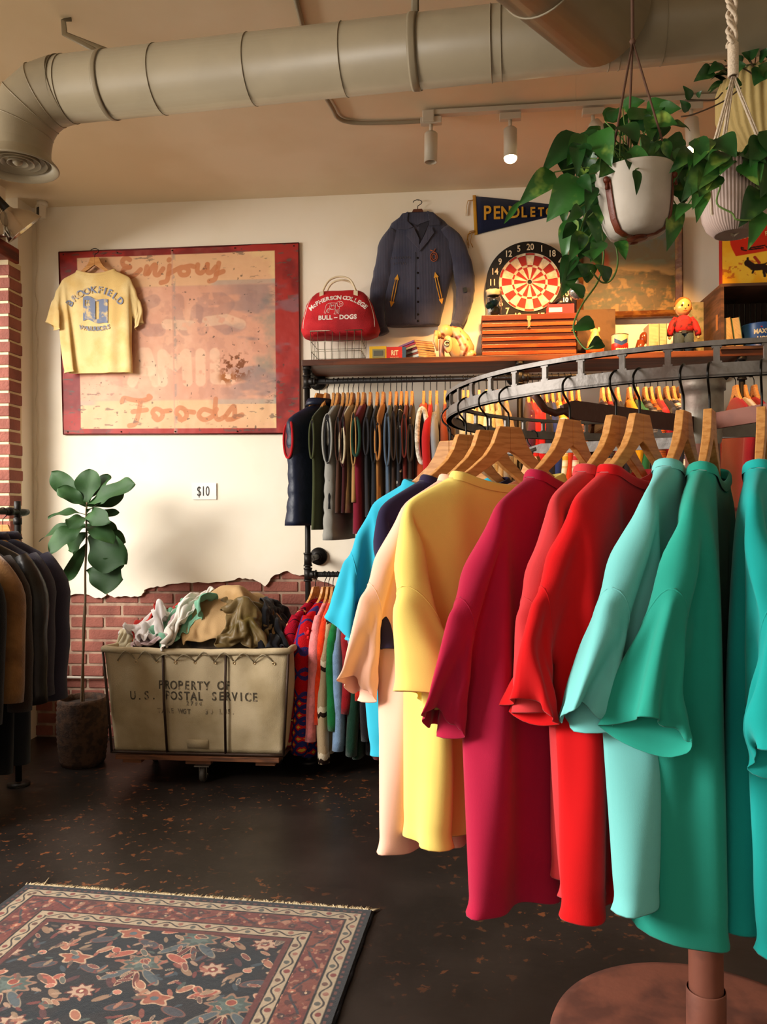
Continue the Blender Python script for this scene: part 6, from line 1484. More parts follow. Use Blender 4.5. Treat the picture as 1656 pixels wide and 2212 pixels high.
# ------------------------------------------------------------------ oriental rug
ZR = .008
R0, R1, R2 = at(57, 1914, Z=ZR), at(803, 1970, Z=ZR), at(735, 2212, Z=ZR)
ux = (R1-R0); rw_ = ux.length; ux.normalize(); uy = Vector((ux.y, -ux.x, 0))
if uy.y > 0: uy = -uy
rl_ = 2.25
def paint_rug(U, V):
    """U across (0 left .. 1 right), V along from the far fringed end; returns knotted colours"""
    X = U*rw_; Y = V*rl_; W_ = rw_; L_ = rl_
    e = np.minimum(np.minimum(X, W_-X), np.minimum(Y, L_-Y)); rs_ = np.random.RandomState(3)
    n = fbm(X*30, Y*30, 3); n2 = fbm(X*9, Y*9, 3)
    C = np.zeros(U.shape+(3,)); C[:] = lin('#1c232b'); C = mixc(C, '#262428', sst(.4, .6, n2))
    def blob(cx, cy, rx, ry, a, col, k=1, lobes=0, depth=.25, out=None):
        nonlocal C
        rx, ry = rx*.74, ry*.74
        m0 = (np.abs(X-cx) < max(rx, ry)*1.5) & (np.abs(Y-cy) < max(rx, ry)*1.5)
        if not m0.any(): return
        dx, dy = X-cx, Y-cy; ca, sa = math.cos(a), math.sin(a); p = (dx*ca+dy*sa)/rx; q = (-dx*sa+dy*ca)/ry
        r = np.hypot(p, q); th = np.arctan2(q, p)
        if lobes: r = r*(1+depth*np.cos(lobes*th))
        r = r+.12*(n-.5)
        if out: C = mixc(C, out, m0*(1-sst(1.12, 1.2, r))*k)
        C = mixc(C, col, m0*(1-sst(.92, 1.0, r))*k)
    pal = ['#8d4638', '#a85a42', '#5d3a38', '#4e5b55', '#3f4c56', '#9a7a5c', '#7d3430', '#6a5548', '#ad6f50', '#b08a6c']
    cell = .20; m0_ = .215
    for r in range(int(L_/cell)+2):
        for c in range(int(W_/cell)+2):
            cx = c*cell+(r % 2)*cell/2+.10; cy = r*cell*.72+.24
            if not (m0_-.05 < cx < W_-m0_+.05 and m0_-.05 < cy < L_-m0_+.1): continue
            if (r+c) % 3 == 0:
                blob(cx, cy, .066, .050, 0, '#4d5c55', lobes=9, depth=.16, out='#9a6e54'); blob(cx, cy, .040, .030, 0, '#5f6f68', lobes=8, depth=.2); blob(cx, cy-.012, .018, .016, 0, '#9c3f2c', out='#c99a70')
                for s in (-1, 1):
                    blob(cx+.78*s*.105, cy-.035, .050, .017, s*.5, '#b2513a', out='#d3a07c'); blob(cx+.78*s*.135, cy-.052, .02, .014, s*-.8, '#b2513a', out='#d3a07c'); blob(cx+.78*s*.062, cy+.058, .055, .016, s*.75, '#525e64', out='#8f7d68'); blob(cx+.78*s*.02, cy+.075, .045, .010, s*1.2, '#6d2f2c', out='#c59e7a')
            elif (r+c) % 3 == 1:
                blob(cx, cy, .040, .034, .0, '#c39c7c', lobes=8, depth=.2, out='#6a2b28'); blob(cx, cy, .020, .017, 0, '#8b3a2e'); blob(cx, cy, .008, .008, 0, '#d9bd94')
                for s in (-1, 1): blob(cx+.78*s*.085, cy+.02, .036, .014, s*-.7, '#9a7456'); blob(cx+.78*s*.07, cy-.045, .034, .012, s*.9, '#5b3335'); blob(cx+.78*s*.12, cy-.01, .016, .012, s*.3, '#c7745a', out='#e0bd98')
            else:
                blob(cx, cy, .050, .030, .15, '#a4553a', lobes=5, depth=.22, out='#caa27c'); blob(cx, cy, .016, .012, 0, '#52666e')
                for s in (-1, 1): blob(cx+.78*s*.09, cy+.045, .045, .018, s*.35, '#49484f', out='#7a4a40'); blob(cx+.78*s*.08, cy-.05, .030, .014, -s*.8, '#b06a4c', out='#ddb88e')
    for k in range(1100):
        cx, cy = rs_.uniform(m0_, W_-m0_), rs_.uniform(m0_, L_-.1); a = rs_.uniform(0, 3.1); col = pal[rs_.randint(len(pal))]
        sz = rs_.uniform(.006, .016); blob(cx, cy, sz*1.7, sz*.62, a, col, k=.9, out=('#c9a583' if rs_.rand() < .22 else None))
    # borders: guard, main, guard with meander and flowers
    C_f = C; along = np.where(np.minimum(X, W_-X) < np.minimum(Y, L_-Y), Y, X)
    def bandc(e0, e1): return sst(e0-.001, e0+.001, e)*(1-sst(e1-.001, e1+.001, e))
    B = C_f; C = mixc(C, '#6b2f2a', bandc(.198, .215)); 
    def guard(e0, e1, per):
        nonlocal C
        b_ = bandc(e0, e1); C = mixc(C, '#b9a07e', b_); mid = (e0+e1)/2; w = (e1-e0)
        z = np.abs(e-mid-w*.27*np.sin(along*2*PI/per)); C = mixc(C, '#3b3230', b_*(1-sst(.0022, .0036, z)))
        ph = (along/per) % 1.0; idx = np.floor(along/per*2).astype(int) % 4
        for kk, cc in enumerate(('#8a3a32', '#6d4a3c', '#a0624e', '#5a5a52')):
            r = np.hypot(((along/per*2) % 1.0-.5)*per/2, e-(mid+w*.16*np.where((np.floor(along/per*2).astype(int) % 2) == 0, -1, 1))); C = mixc(C, cc, b_*(1-sst(.0075, .0095, r+.004*(n-.5)))*(idx == kk))
        C = mixc(C, '#1f1b1c', bandc(e0-.004, e0)+bandc(e1, e1+.004))
    C = mixc(C, '#84402f', bandc(.072, .150)); C = mixc(C, '#7a322b', bandc(.072, .150)*sst(.45, .6, n2))
    b_ = bandc(.075, .148); ph = along*2*PI/.20
    C = mixc(C, '#3e3c42', b_*(1-sst(.003, .005, np.abs(e-.111-.022*np.sin(ph)))))
    for kk in range(2):
        t_ = ((along/.10) % 1.0-.5)*.10; s_ = np.where(np.floor(along/.10).astype(int) % 2 == 0, 1, -1)
        r = np.hypot(t_, (e-.111-.018*s_*(1-2*kk)))*(1+.25*np.cos(5*np.arctan2(e-.111, t_+1e-6))); C = mixc(C, ('#b9603f', '#4e3334')[kk], b_*(1-sst(.010, .0125, r))); C = mixc(C, '#d8b389', b_*(1-sst(.003, .0042, r)))
    sc = fbm(X*55, Y*55, 2); C = mixc(C, '#c58a66', b_*sst(.68, .72, sc)*.6); C = mixc(C, '#4a2a2a', b_*sst(.62, .68, 1-sc)*.8)
    guard(.028, .066, .085); guard(.156, .194, .085)
    C = mixc(C, '#27282e', 1-sst(.012, .014, e)); C = mixc(C, '#6d3a34', bandc(.014, .022)*(np.floor(along/.012).astype(int) % 2 == 0)); 
    C = C*(.80+.30*fbm(X*160, Y*160, 2))[..., None]
    g_ = C.mean(-1, keepdims=True); return (C*.82+g_*.18)*.74
def rugpos(U, V):
    P = np.array(R0)[None, None, :]+U[..., None]*rw_*np.array(ux)+V[..., None]*rl_*np.array(uy); P[..., 2] = ZR+.002*(fbm(U*7, V*12)-.5)+.0006*(fbm(U*150, V*200, 2)-.5); return P-np.array(R0)*np.array([1, 1, 0])
rug = thing('oriental_rug', 'worn dark oriental rug with floral field and red and cream borders', 'rug', (R0.x, R0.y, 0))
sheet('woven_pile', 620, 980, rugpos, paint_rug, mat('wool_pile', '#ffffff', attr='Col', rough=1, bump=.4, bscale=500, sheen=.2, spec=.05), rug, solid=.006)
b = MB(); rnd = random.Random(12)
for k in range(430):
    t = k/430+rnd.uniform(-.001, .001); p = ux*(t*rw_)+uy*.003; l_ = rnd.uniform(.030, .044)*(1.9 if rnd.random() < .008 else 1); dr = (-uy+ux*rnd.uniform(-.7, .7)).normalized()
    b.tube([p+Vector((0, 0, .009)), p+dr*l_*.5+Vector((0, 0, .008)), p+dr*l_+Vector((0, 0, .004))], [.0026, .0028, .0018], 4)
b.build('cotton_fringe', mat('fringe', '#cbb894', rough=1), rug)
b = MB(); b.tube([ux*rw_+Vector((0, 0, .006))+uy*(rl_*k/40)+ux*.002*math.sin(k*2.3) for k in range(41)], .006, 8); b.tube([Vector((0, 0, .006))+uy*(rl_*k/40) for k in range(41)], .005, 8); b.build('side_binding', mat('binding', '#1f2026', rough=1, bump=.6, bscale=200), rug)
# ------------------------------------------------------------------ plants
def leaf(b, base, tip, w, nrm=(0, -1, 0), shape='heart', bend=.15, fold=.25, wav=.0, n=9, m=7, seed=0):
    """one leaf blade from base to tip; nrm roughly faces the viewer; sides folded along the midrib"""
    B_, T_ = Vector(base), Vector(tip); d = T_-B_; L = d.length
    if L < 1e-5: return
    d.normalize(); N_ = Vector(nrm); N_ = (N_-d*N_.dot(d)); N_ = N_.normalized() if N_.length > 1e-4 else d.orthogonal().normalized(); S = d.cross(N_); vs = []
    for i in range(n+1):
        t = i/n
        if shape == 'heart': hw = (math.sin(PI*min(1, t**.62))**.85)*(1-.25*t)*.5*w*1.08 if t < 1 else 0
        elif shape == 'fiddle': hw = .5*w*(math.sin(PI*min(1, (t**1.25)*.97+.02))**.62*(.55+.5*t)) if 0 < t < 1 else .02*w
        elif shape == 'long': hw = .5*w*math.sin(PI*min(1, t**.85))**.9
        c = B_+d*(L*t)-N_*(bend*L*t*t)+N_*(bend*L*.35*math.sin(PI*t))
        for j in range(m+1):
            s = -1+2*j/m; wv = wav*w*math.sin(t*11+seed+(3 if s > 0 else 0))*abs(s)**2
            vs.append(c+S*(hw*s)-N_*(fold*hw*abs(s)**1.3*-1)+N_*wv)
    b.add(vs, [(i*(m+1)+j, i*(m+1)+j+1, (i+1)*(m+1)+j+1, (i+1)*(m+1)+j) for i in range(n) for j in range(m)])
def leafmat(name, c1, c2, vs=9, pos=(.55, .72), rough=.38):
    M = mat(name, c1, rough=rough, color2=c2, vscale=vs, c2pos=pos, bump=.15, bscale=60, spec=.5, detail=3); return M
M_LF = leafmat('pothos_leaf', '#2f6426', '#93ad4a', 20, (.56, .74)); M_LD = leafmat('pothos_leaf_dark', '#1f4a1e', '#587f34', 18, (.56, .76)); M_FIG = mat('fiddle_leaf', '#24431f', rough=.6, color2='#35592a', vscale=7, c2pos=(.45, .8), bump=.6, bscale=16, spec=.35)
M_STEM = mat('green_stem', '#5d7a34', rough=.6); M_BARK = mat('thin_bark', '#5a4630', rough=.8, bump=.5, bscale=60)
# fiddle leaf fig
FYp = WY-.42
fp = at(182, 1500, Y=FYp); fig = thing('fiddle_leaf_fig', 'tall fiddle leaf fig in a dark woven basket beside the canvas cart', 'plant', (fp.x, FYp, 0))
O_ = fig.location.copy()
def fx(px, py, dy=0): return at(px, py, Y=FYp+dy)-O_
tb_ = MB(); tr_ = [(176, 1530), (178, 1450), (181, 1380), (184, 1300), (184, 1240), (186, 1190), (187, 1150), (186, 1110), (188, 1085)]
tb_.tube(crv([fx(x, y) for x, y in tr_], 5), list(np.linspace(.0068, .0042, (len(tr_)-1)*5+1)), 10)
tb_.tube(crv([fx(181, 1530, .02), fx(180, 1440, .02), fx(179, 1370, .01), fx(182, 1310, 0)], 5), .0045, 8); tb_.build('stems', M_BARK, fig)
b = MB(); rnd = random.Random(3)
LV = [  # base px, tip px, width px, dy at tip, normal, bend
    ((186, 1095), (109, 1018), 42, .02, (.5, -.8, -.1), .05), ((187, 1092), (125, 1052), 36, -.04, (.3, -.7, .5), .1), ((187, 1090), (193, 1012), 52, .03, (.1, -1, .1), .05), ((188, 1088), (232, 1022), 44, .06, (-.3, -.8, .3), .1),
    ((188, 1092), (286, 1040), 52, -.10, (-.2, -.75, .6), .05), ((188, 1092), (268, 1062), 40, .04, (-.1, -.9, -.4), .1),
    ((186, 1112), (103, 1106), 34, -.05, (.1, -.35, .9), .18), ((187, 1110), (216, 1082), 30, -.06, (0, -.4, .9), .1), ((187, 1118), (150, 1130), 40, -.14, (.1, -.7, .6), .2), ((188, 1112), (222, 1120), 40, -.14, (0, -.9, .2), .2), ((190, 1120), (255, 1103), 22, .02, (0, -.9, .5), .1),
    ((186, 1135), (75, 1152), 34, .0, (.2, -.5, .9), .2), ((186, 1138), (104, 1176), 50, -.16, (.2, -.6, .8), .25), ((187, 1140), (128, 1132), 40, .05, (.2, -.5, .9), .1), ((188, 1136), (236, 1156), 42, -.12, (0, -.6, .8), .25), ((190, 1134), (254, 1146), 34, .05, (-.2, -.9, .2), .15),
    ((186, 1150), (144, 1188), 36, .02, (.1, -.9, .2), .1), ((186, 1172), (140, 1258), 30, .0, (.7, -.7, .1), .05), ((188, 1150), (272, 1168), 40, .05, (-.1, -.7, .5), .1),
    ((190, 1160), (262, 1218), 82, -.08, (-.15, -.95, .2), .1), ((190, 1205), (268, 1222), 40, .06, (-.1, -.9, .2), .1), ((188, 1235), (262, 1250), 74, -.06, (0, -1, .05), .05), ((186, 1190), (158, 1208), 24, .03, (.5, -.8, .2), .1)]
for i, (p, q, w, dy, nr, bd2) in enumerate(LV):
    k = mpp(q[0], q[1], FYp+dy); B_, T_ = fx(*p), fx(q[0], q[1], dy)
    leaf(b, B_, T_, w*k*1.25, nr, 'fiddle', bd2, .16, .085, 14, 8, i)
b.build('foliage', M_FIG, fig, subd=1)
bh = .33; rb = .115
b = MB(); n_ = 26
prof = [(.001, .0), (rb*.86, .0), (rb*.9, .01)]
for i in range(n_): z = .012+(bh-.02)*i/n_; prof += [(rb*(.92+.12*math.sin(PI*i/n_*.8))+.004*(i % 2), z)]
b.lathe(prof+[(rb*.98, bh), (rb*.92, bh), (rb*.9, bh-.03)], 56, c=(fx(178, 1500).x, 0, 0), ripple=.012, rn=28); b.build('woven_basket', mat('dark_wicker', '#4a3120', rough=.85, bump=.8, bscale=120, color2='#2f1e14', vscale=30), fig)
MB().lathe([(.001, bh-.03), (rb*.92, bh-.03)], 32, c=(fx(178, 1500).x, 0, 0)).build('soil', mat('soil', '#2a1d14', rough=1, bump=1, bscale=80), fig)
# hanging plants -------------------------------------------------------------
def vine_leaf(bL, bS, O, px, py, tx, ty, w, Y, Yt, nr, shape='heart', bend=.15, fold=.22, stem=None, seed=0):
    B_, T_ = at(px, py, Y=Y)-O, at(tx, ty, Y=Yt)-O; leaf(bL, B_, T_, w*mpp(px, py, Y), nr, shape, bend, fold, .03, 9, 6, seed)
    if stem is not None: bS.tube(crv([stem, (stem+B_)/2+Vector((0, 0, .02)), B_], 3), .0016, 5)
# white pot in leather straps
Y1 = 1.98; c1 = at(1376, 515, Y=Y1); s1 = mpp(1376, 450, Y1)
hp = thing('hanging_planter', 'round white pot in brown leather straps with trailing variegated pothos', 'plant', (c1.x, Y1, c1.z)); O1 = hp.location.copy()
tilt = Matrix.Rotation(-.06, 4, 'Y')
b = MB(); b.M = tilt; b.lathe([(.001, 3*s1), (38*s1, 1*s1), (58*s1, 8*s1), (70*s1, 30*s1), (76*s1, 62*s1), (80*s1, 100*s1), (83*s1, 132*s1), (85*s1, 140*s1), (81*s1, 141*s1), (78*s1, 132*s1), (75*s1, 100*s1), (72*s1, 95*s1)], 56)
b.build('pot', mat('chalky_white', '#c9bfb2', rough=.6, bump=.35, bscale=30, color2='#b5a898', vscale=9, c2pos=(.5, .75)), hp)
b = MB(); b.M = tilt; b.lathe([(.001, 118*s1), (79*s1, 118*s1)], 32); b.build('soil', mat('soil'), hp)
M_LEA = mat('brown_leather', '#6d2f18', rough=.45, bump=.4, bscale=90)
b = MB(); b.M = tilt
def potr(z):
    zz = [1, 8, 30, 62, 100, 132]; rr = [38, 58, 70, 76, 80, 83]; return float(np.interp(z, zz, rr))
for a in (math.radians(-142), math.radians(-28), math.radians(90)):
    pts = [(math.cos(a)*20*s1, math.sin(a)*20*s1, 0)]+[(math.cos(a)*(potr(z)+1.6)*s1, math.sin(a)*(potr(z)+1.6)*s1, z*s1) for z in (1, 8, 18, 30, 46, 62, 82, 100, 112)]
    b.tube(pts, 8.5*s1, 8, ry=1.4*s1, upv=(-math.sin(a), math.cos(a), 0))
    P_ = Vector(pts[-1]); b.sphere(P_+Vector((math.cos(a), math.sin(a), 0))*3*s1, 7*s1, 12, (1, 1, 1.1)); b.tube([P_, P_+Vector((math.cos(a)*5*s1, math.sin(a)*5*s1, -20*s1))], 3.5*s1, 6)
b.lathe([(.001, -1*s1), (22*s1, -1*s1), (22*s1, 1.5*s1), (.001, 1.5*s1)], 24); b.build('leather_straps', M_LEA, hp)
kn = at(1366, 90, Y=Y1)-O1; hk = at(1366, 0, Y=Y1)-O1; hk.z = CZ-O1.z; b = MB()
for a in (math.radians(-142), math.radians(-28), math.radians(90)):
    q = tilt @ Vector((math.cos(a)*82*s1, math.sin(a)*82*s1, 112*s1)); b.tube([q, kn], .0028, 6)
b.tube([kn, Vector((kn.x, kn.y, hk.z-.01))], .0042, 6); b.sphere(kn, .008, 8); b.build('leather_cords', mat('cord_brown', '#5e4030', rough=.8), hp)
bL, bD, bS = MB(), MB(), MB(); top = Vector((0, 0, 125*s1)); rnd = random.Random(21)
EX = [ # base, tip, width, dy base, dy tip
    ((1247, 288), (1172, 366), 56, 0, -.04), ((1262, 290), (1226, 350), 44, 0, -.06), ((1196, 372), (1124, 436), 52, -.02, -.05), ((1300, 300), (1232, 296), 40, .0, .0), ((1290, 282), (1318, 352), 58, -.05, -.09), ((1256, 388), (1182, 470), 80, -.03, -.04),
    ((1300, 372), (1246, 470), 66, .0, .0), ((1236, 470), (1214, 560), 44, .02, .02), ((1270, 470), (1300, 530), 36, .0, .0), ((1286, 440), (1262, 500), 40, .04, .04), ((1395, 240), (1452, 216), 44, .04, .02), ((1360, 260), (1420, 232), 50, .0, .05), ((1340, 272), (1380, 300), 56, -.04, -.08), ((1400, 262), (1462, 262), 48, 0, -.04), ((1420, 240), (1470, 232), 36, .03, .0),
    ((1330, 340), (1296, 380), 50, -.05, -.08), ((1396, 330), (1440, 370), 60, .02, -.04), ((1452, 330), (1492, 400), 70, -.02, -.04), ((1440, 300), (1480, 330), 56, .03, .03), ((1462, 396), (1482, 430), 46, .02, .0), ((1458, 440), (1446, 538), 46, -.02, -.05), ((1480, 372), (1500, 420), 46, .03, .04),
    ((1306, 262), (1344, 232), 40, .05, .08), ((1270, 300), (1300, 270), 34, .03, .05), ((1372, 366), (1378, 418), 22, -.12, -.13), ((1352, 330), (1408, 352), 44, -.06, -.09), ((1300, 420), (1330, 480), 40, .08, .08), ((1268, 520), (1250, 560), 36, .05, .03), ((1344, 232), (1392, 216), 34, .06, .04), ((1310, 460), (1296, 532), 34, .08, .05)]
for i, (p, q, w, d0, d1_) in enumerate(EX):
    st = top+Vector((rnd.uniform(-.05, .05), rnd.uniform(-.04, .04), 0)); vine_leaf(bL if i % 3 else bD, bS, O1, p[0], p[1], q[0], q[1], w, Y1+d0, Y1+d1_, (rnd.uniform(-.4, .4), -1, rnd.uniform(-.1, .5)), bend=rnd.uniform(.08, .22), stem=st, seed=i)
for (cx_, cy_, rx_, ry_, n_) in ((1380, 290, 80, 55, 26), (1270, 350, 60, 60, 16), (1262, 440, 44, 70, 14), (1452, 360, 40, 60, 12), (1290, 320, 50, 40, 8)):
    for k in range(n_):
        a = rnd.uniform(0, 6.28); r = rnd.random()**.5; x, y = cx_+rx_*r*math.cos(a), cy_+ry_*r*math.sin(a); an = rnd.uniform(.9, 2.3) if rnd.random() < .7 else rnd.uniform(0, 6.28); l_ = rnd.uniform(34, 58); dy = rnd.uniform(-.08, .13)
        if y > 375 and 1300 < x < 1450: dy = abs(dy)+.10
        vine_leaf(bL if rnd.random() < .5 else bD, bS, O1, x, y, x+l_*math.cos(an), y+l_*math.sin(an), l_*rnd.uniform(.62, .8), Y1+dy, Y1+dy+rnd.uniform(-.05, .05), (rnd.uniform(-.6, .6), -1, rnd.uniform(-.3, .7)), bend=rnd.uniform(.1, .3), stem=None if k % 2 else top+Vector((rnd.uniform(-.06, .06), rnd.uniform(-.04, .05), 0)), seed=k)
# long trailing vines
for pts, lv in (([(1300, 372), (1292, 440), (1300, 500), (1303, 560), (1290, 610), (1256, 660), (1238, 710), (1262, 752), (1282, 748)], [((1300, 560), (1262, 545), 40), ((1264, 575), (1226, 600), 44), ((1262, 640), (1228, 610), 30), ((1280, 600), (1250, 570), 42), ((1282, 694), (1236, 712), 34), ((1300, 736), (1272, 752), 32), ((1242, 560), (1216, 640), 40)]),
                ([(1306, 378), (1320, 480), (1334, 560), (1322, 602), (1300, 610), (1276, 585)], [((1336, 520), (1352, 556), 30), ((1316, 604), (1290, 570), 34), ((1300, 520), (1276, 560), 36)]), ([(1290, 380), (1262, 470), (1240, 540), (1222, 590)], [((1258, 500), (1232, 560), 40), ((1238, 550), (1210, 606), 38)])):
    P_ = [at(x, y, Y=Y1+.03-.02*i*(1 if i > 4 else 0))-O1 for i, (x, y) in enumerate(pts)]; bS.tube(crv(P_, 6), .0022, 6)
    for i, (p, q, w) in enumerate(lv): vine_leaf(bD if i % 2 else bL, bS, O1, p[0], p[1], q[0], q[1], w, Y1+.01, Y1-.02, (rnd.uniform(-.4, .4), -1, .2), seed=i)
leaf(bL, at(1122, 434, Y=Y1-.05)-O1, at(1088, 484, Y=Y1-.06)-O1, 14*s1, (0, -1, .2), 'long', .0)
bL.build('variegated_foliage', M_LF, hp); bD.build('dark_foliage', M_LD, hp); bS.build('vines', M_STEM, hp)
# ribbed pot in a macrame hanger
Y2 = 1.86; c2 = at(1584, 508, Y=Y2); s2 = mpp(1580, 450, Y2)
h2 = thing('hanging_planter', 'ribbed blush pot in a white knotted rope hanger with pothos leaves', 'plant', (c2.x, Y2, c2.z)); O2 = h2.location.copy()
b = MB(); b.lathe([(.001, 3*s2), (34*s2, 3*s2), (36*s2, 0), (40*s2, 1*s2), (55*s2, 16*s2), (63*s2, 36*s2), (66*s2, 70*s2), (70*s2, 120*s2), (72*s2, 140*s2), (68*s2, 140*s2), (64*s2, 110*s2)], 240, ripple=.02, rn=60)
b.build('ribbed_pot', mat('blush_ceramic', '#b89f94', rough=.55), h2)
MB().lathe([(.001, 118*s2), (66*s2, 118*s2)], 32).build('soil', mat('soil'), h2)
M_ROPE = mat('cotton_rope', '#d3c0a8', rough=.95, bump=.7, bscale=180)
kn = at(1583, 166, Y=Y2)-O2; kt = at(1580, 100, Y=Y2)-O2; tz = Vector((kt.x, kt.y, CZ-O2.z)); b = MB()
for a, rr_ in ((math.radians(-150), 72), (math.radians(-20), 72), (math.radians(100), 70)):
    e = Vector((math.cos(a)*rr_*s2, math.sin(a)*rr_*s2, 135*s2))
    for o_ in (-.003, .003): b.tube([e+Vector((o_, 0, 0)), kn+Vector((o_*.6, 0, 0))], .0028, 6)
    b.tube([e, Vector((math.cos(a)*64*s2, math.sin(a)*64*s2, 36*s2)), Vector((0, 0, -1*s2))], .0028, 6)
b.build('rope_legs', M_ROPE, h2)
b = MB(); n_ = 110
for k in range(22): z_ = kn.z+(kt.z-kn.z)*k/21; b.tube([(kn.x+.0095*math.cos(2*PI*i/12), kn.y+.0095*math.sin(2*PI*i/12), z_+.0004*i) for i in range(12)], .0026, 5, closed=True)
b.build('rope_wrap', M_ROPE, h2)
b = MB()
for ph in range(4):
    b.tube([Vector((kt.x+.0085*math.sin(k*.55+ph*PI/2), kt.y+.0085*math.cos(k*.55+ph*PI/2)*.8+(.004 if ph % 2 else -.004), kt.z+(tz.z-kt.z)*k/n_)) for k in range(n_+1)], .0042, 6)
b.build('braided_rope', M_ROPE, h2)
bL, bD, bS = MB(), MB(), MB(); top = Vector((0, 0, 125*s2))
EX = [((1540, 350), (1478, 420), 62), ((1568, 330), (1520, 372), 40), ((1600, 330), (1656, 345), 40), ((1530, 300), (1500, 350), 44), ((1545, 300), (1590, 330), 60), ((1610, 350), (1640, 392), 56), ((1540, 372), (1512, 420), 60), ((1520, 410), (1506, 470), 34), ((1640, 410), (1606, 480), 62), ((1642, 455), (1622, 528), 40), ((1650, 300), (1625, 352), 60), ((1575, 345), (1556, 372), 30), ((1500, 300), (1530, 340), 40), ((1486, 440), (1458, 470), 30), ((1655, 350), (1650, 420), 60), ((1520, 372), (1500, 440), 46), ((1660, 280), (1680, 350), 60)]
for i, (p, q, w) in enumerate(EX):
    vine_leaf(bL if i % 2 else bD, bS, O2, p[0], p[1], q[0], q[1], w, Y2-.07, Y2-.11, (rnd.uniform(-.4, .4), -1, rnd.uniform(0, .6)), bend=rnd.uniform(.08, .2), stem=top+Vector((rnd.uniform(-.04, .04), -.02, 0)), seed=i)
for (cx_, cy_, rx_, ry_, n_) in ((1590, 330, 85, 30, 16), (1510, 360, 24, 70, 8), (1650, 380, 26, 90, 10)):
    for k in range(n_):
        a = rnd.uniform(0, 6.28); r = rnd.random()**.5; x, y = cx_+rx_*r*math.cos(a), cy_+ry_*r*math.sin(a); an = rnd.uniform(.7, 2.5); l_ = rnd.uniform(36, 60); dy = rnd.uniform(-.06, .08)
        if 1520 < x < 1630 and y > 350: dy = .09
        vine_leaf(bL if rnd.random() < .5 else bD, bS, O2, x, y, x+l_*math.cos(an), y+l_*math.sin(an), l_*rnd.uniform(.65, .85), Y2+dy, Y2+dy-.03, (rnd.uniform(-.6, .6), -1, rnd.uniform(-.2, .7)), bend=rnd.uniform(.1, .3), seed=k)
bS.tube(crv([at(x, y, Y=Y2-.10)-O2 for x, y in ((1556, 400), (1548, 440), (1580, 460), (1590, 474), (1622, 476))], 5), .002, 5)
bL.build('variegated_foliage', M_LF, h2); bD.build('dark_foliage', M_LD, h2); bS.build('vines', M_STEM, h2)
# pleated cream planter further back
Y3 = 2.55; c3 = at(1660, 345, Y=Y3); s3 = mpp(1640, 260, Y3)
h3 = thing('hanging_planter', 'large pleated cream basket planter with a thin vine at the upper right corner', 'plant', (c3.x, Y3, c3.z)); O3 = h3.location.copy()
b = MB(); b.lathe([(.001, 0), (30*s3, 2*s3), (66*s3, 20*s3), (92*s3, 56*s3), (104*s3, 100*s3), (104*s3, 150*s3), (98*s3, 168*s3), (94*s3, 168*s3), (98*s3, 140*s3)], 260, ripple=.028, rn=36); b.build('pleated_bowl', mat('pleated_straw', '#b59c62', rough=.8, bump=.4, bscale=120), h3)
b = MB()
for a in (-2.6, -.5, 1.6): b.tube([(math.cos(a)*100*s3, math.sin(a)*100*s3, 160*s3), (0, 0, CZ-O3.z)], .002, 5)
b.build('cords', mat('cord_brown'), h3)
bL, bS = MB(), MB(); top = Vector((0, 0, 160*s3))
for pts in ([(1640, 175), (1610, 150), (1570, 142), (1520, 160)], [(1600, 190), (1560, 220), (1500, 246), (1470, 252)], [(1560, 200), (1540, 216), (1480, 215)], [(1650, 170), (1620, 130), (1640, 105)]): bS.tube(crv([at(x, y, Y=Y3-.2)-O3 for x, y in pts], 5), .0022, 5)
for i, (p, q, w) in enumerate([((1538, 148), (1502, 172), 26), ((1556, 140), (1530, 156), 20), ((1610, 120), (1640, 100), 30), ((1622, 130), (1604, 112), 20), ((1640, 120), (1660, 110), 34), ((1650, 150), (1630, 180), 36), ((1600, 140), (1580, 120), 20), ((1490, 216), (1478, 184), 18), ((1506, 210), (1514, 196), 10), ((1600, 176), (1570, 190), 16), ((1656, 160), (1640, 140), 34), ((1584, 150), (1610, 138), 24), ((1486, 240), (1470, 216), 16)]):
    vine_leaf(bL, bS, O3, p[0], p[1], q[0], q[1], w*1.3, Y3-.2, Y3-.22, (rnd.uniform(-.5, .5), -1, .1), seed=i)
for k in range(26):
    a = rnd.uniform(0, 6.28); p = Vector((math.cos(a)*.12, math.sin(a)*.12, 165*s3+rnd.uniform(0, .08))); leaf(bL, p, p+Vector((math.cos(a)*.06, math.sin(a)*.06-.02, rnd.uniform(-.03, .06))), .045, (0, -.6, .8))
bL.build('foliage', M_LD, h3); bS.build('vines', mat('dry_vine', '#4a3826', rough=.8), h3)
# ------------------------------------------------------------------ coat rack by the window
pe_ = at(38, 1105, X=-2.02); CX_, CYE, CZB = -2.02, pe_.y, at(38, 1105, Y=pe_.y).z
cr2 = thing('coat_rack', 'black pipe coat rack beside the shop window at the left', 'clothes rack', (CX_, CYE, 0))
b = MB(); b.tube(crv([(0, 0, .02), (0, 0, CZB-.05), (0, -.008, CZB-.015), (0, -.045, CZB), (0, -1.6, CZB)], 6), .0145, 12); b.tube([(0, 0, CZB-.06), (0, 0, CZB-.03)], .019, 12).tube([(0, -.05, CZB), (0, -.08, CZB)], .019, 12).tube([(0, -1.6, CZB), (0, -1.6, .02)], .0145, 12).lathe([(.001, .012), (.05, .012), (.05, 0)], 24)
b.tube([(0, 0, .62), (0, -1.6, .62)], .0135, 12); b.build('pipe_frame', M_PIPE, cr2)  # low bar added to carry the dark filler trousers
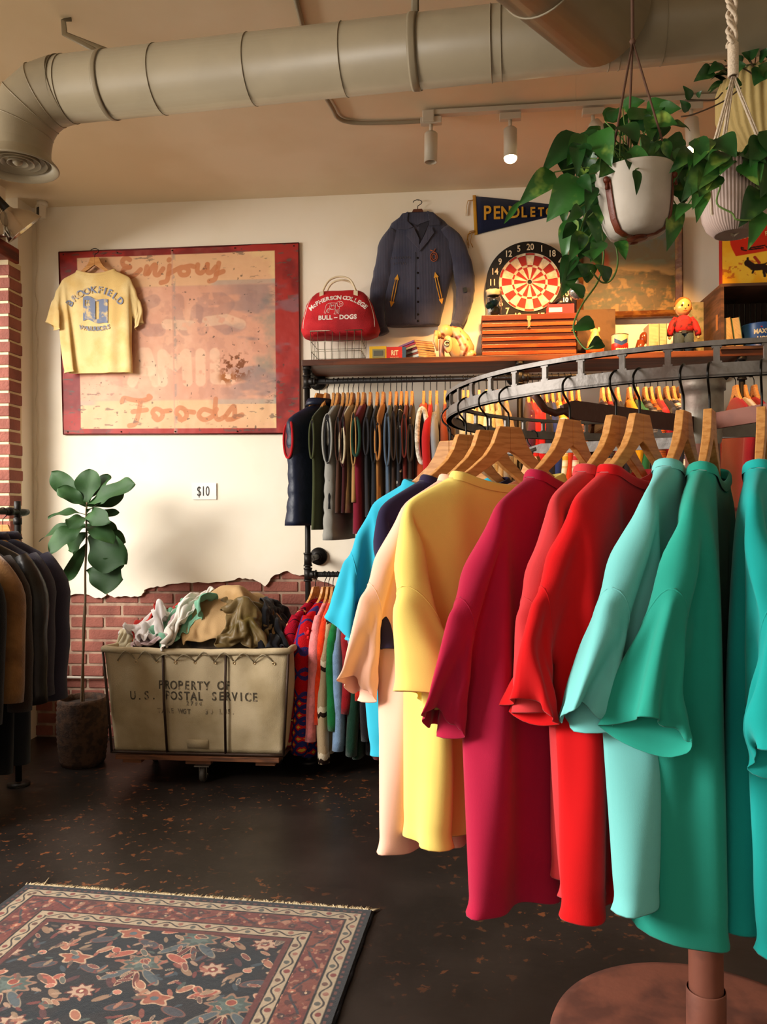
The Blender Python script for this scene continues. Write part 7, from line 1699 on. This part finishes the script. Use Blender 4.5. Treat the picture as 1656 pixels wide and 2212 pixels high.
GC = 'coats on the left rack'
coats = [(.06, 'charcoal blue wool coat, farthest on the left coat rack', '#3a3644', .70, .62, 0), (.15, 'dark plum jacket behind the black leather coat', '#35303a', .66, .58, 0), (.245, 'black leather jacket with worn shoulder', '#17130f', .68, .60, 1), (.34, 'dark brown suede jacket next to the black leather one', '#2c2018', .70, .6, 0), (.43, 'tan shearling jacket at the left edge of the picture', '#8a6236', .62, .55, 2), (.54, 'black coat nearest on the left coat rack', '#121114', .74, .6, 0)]
for i, (dy, lab, hx, L_, sl_, kd) in enumerate(coats):
    z = CZB+.0145+.0025-.076; y = CYE-.06-dy
    hanger('pale wooden hanger on the coat rack holding the '+lab.split(' with')[0].split(',')[0].split(' behind')[0].split(' next')[0].split(' at')[0].split(' nearest')[0], (CX_, y, z), .10*(-1)**i*.6, group='hangers on the coat rack', hook=.078)
    mm = fabric(hx, bump=.6) if kd != 1 else mat('black_leather', '#1a1512', rough=.35, bump=.4, bscale=40, spec=.5)
    if kd == 2: mm = mat('suede', '#8a6236', rough=.95, bump=.6, bscale=120, color2='#6d4a26', vscale=6, sheen=.3)
    garment('coat', lab, 'coat', (CX_, y, z), .10*(-1)**i*.6, mm, L=L_, hw=.225, hd=.036, sleeve=sl_, seed=120+i, group=GC, slr=.058, collar=mm)
for i in range(5):  # made-up dark trousers, added to stand in for the darkness under the coats
    y = CYE-.10-i*.13; z = .62+.0135
    lab = ['charcoal', 'black', 'dark brown', 'ink blue', 'dark grey'][i]+' trousers added over a low bar to fill the darkness below the coats'
    o = MB(); o.loft([((0, 0, z+.006), .10, .012), ((0, 0, z-.02), .105, .028), ((0, 0, z-.25), .11, .035), ((0, 0, z-.50), .105, .04)], 28, ex=3, disp=lambda p, q, ph: Vector((0, nz(p, 12, i)*.012*q, 0)))
    t = o.build('filler_trousers', fabric(['#2a2a2e', '#131316', '#2b1f18', '#1c2030', '#26262a'][i])); t.location = (CX_, y, 0); tag(t, lab, 'trousers', 'trousers added in the darkness below the coats')
MB()
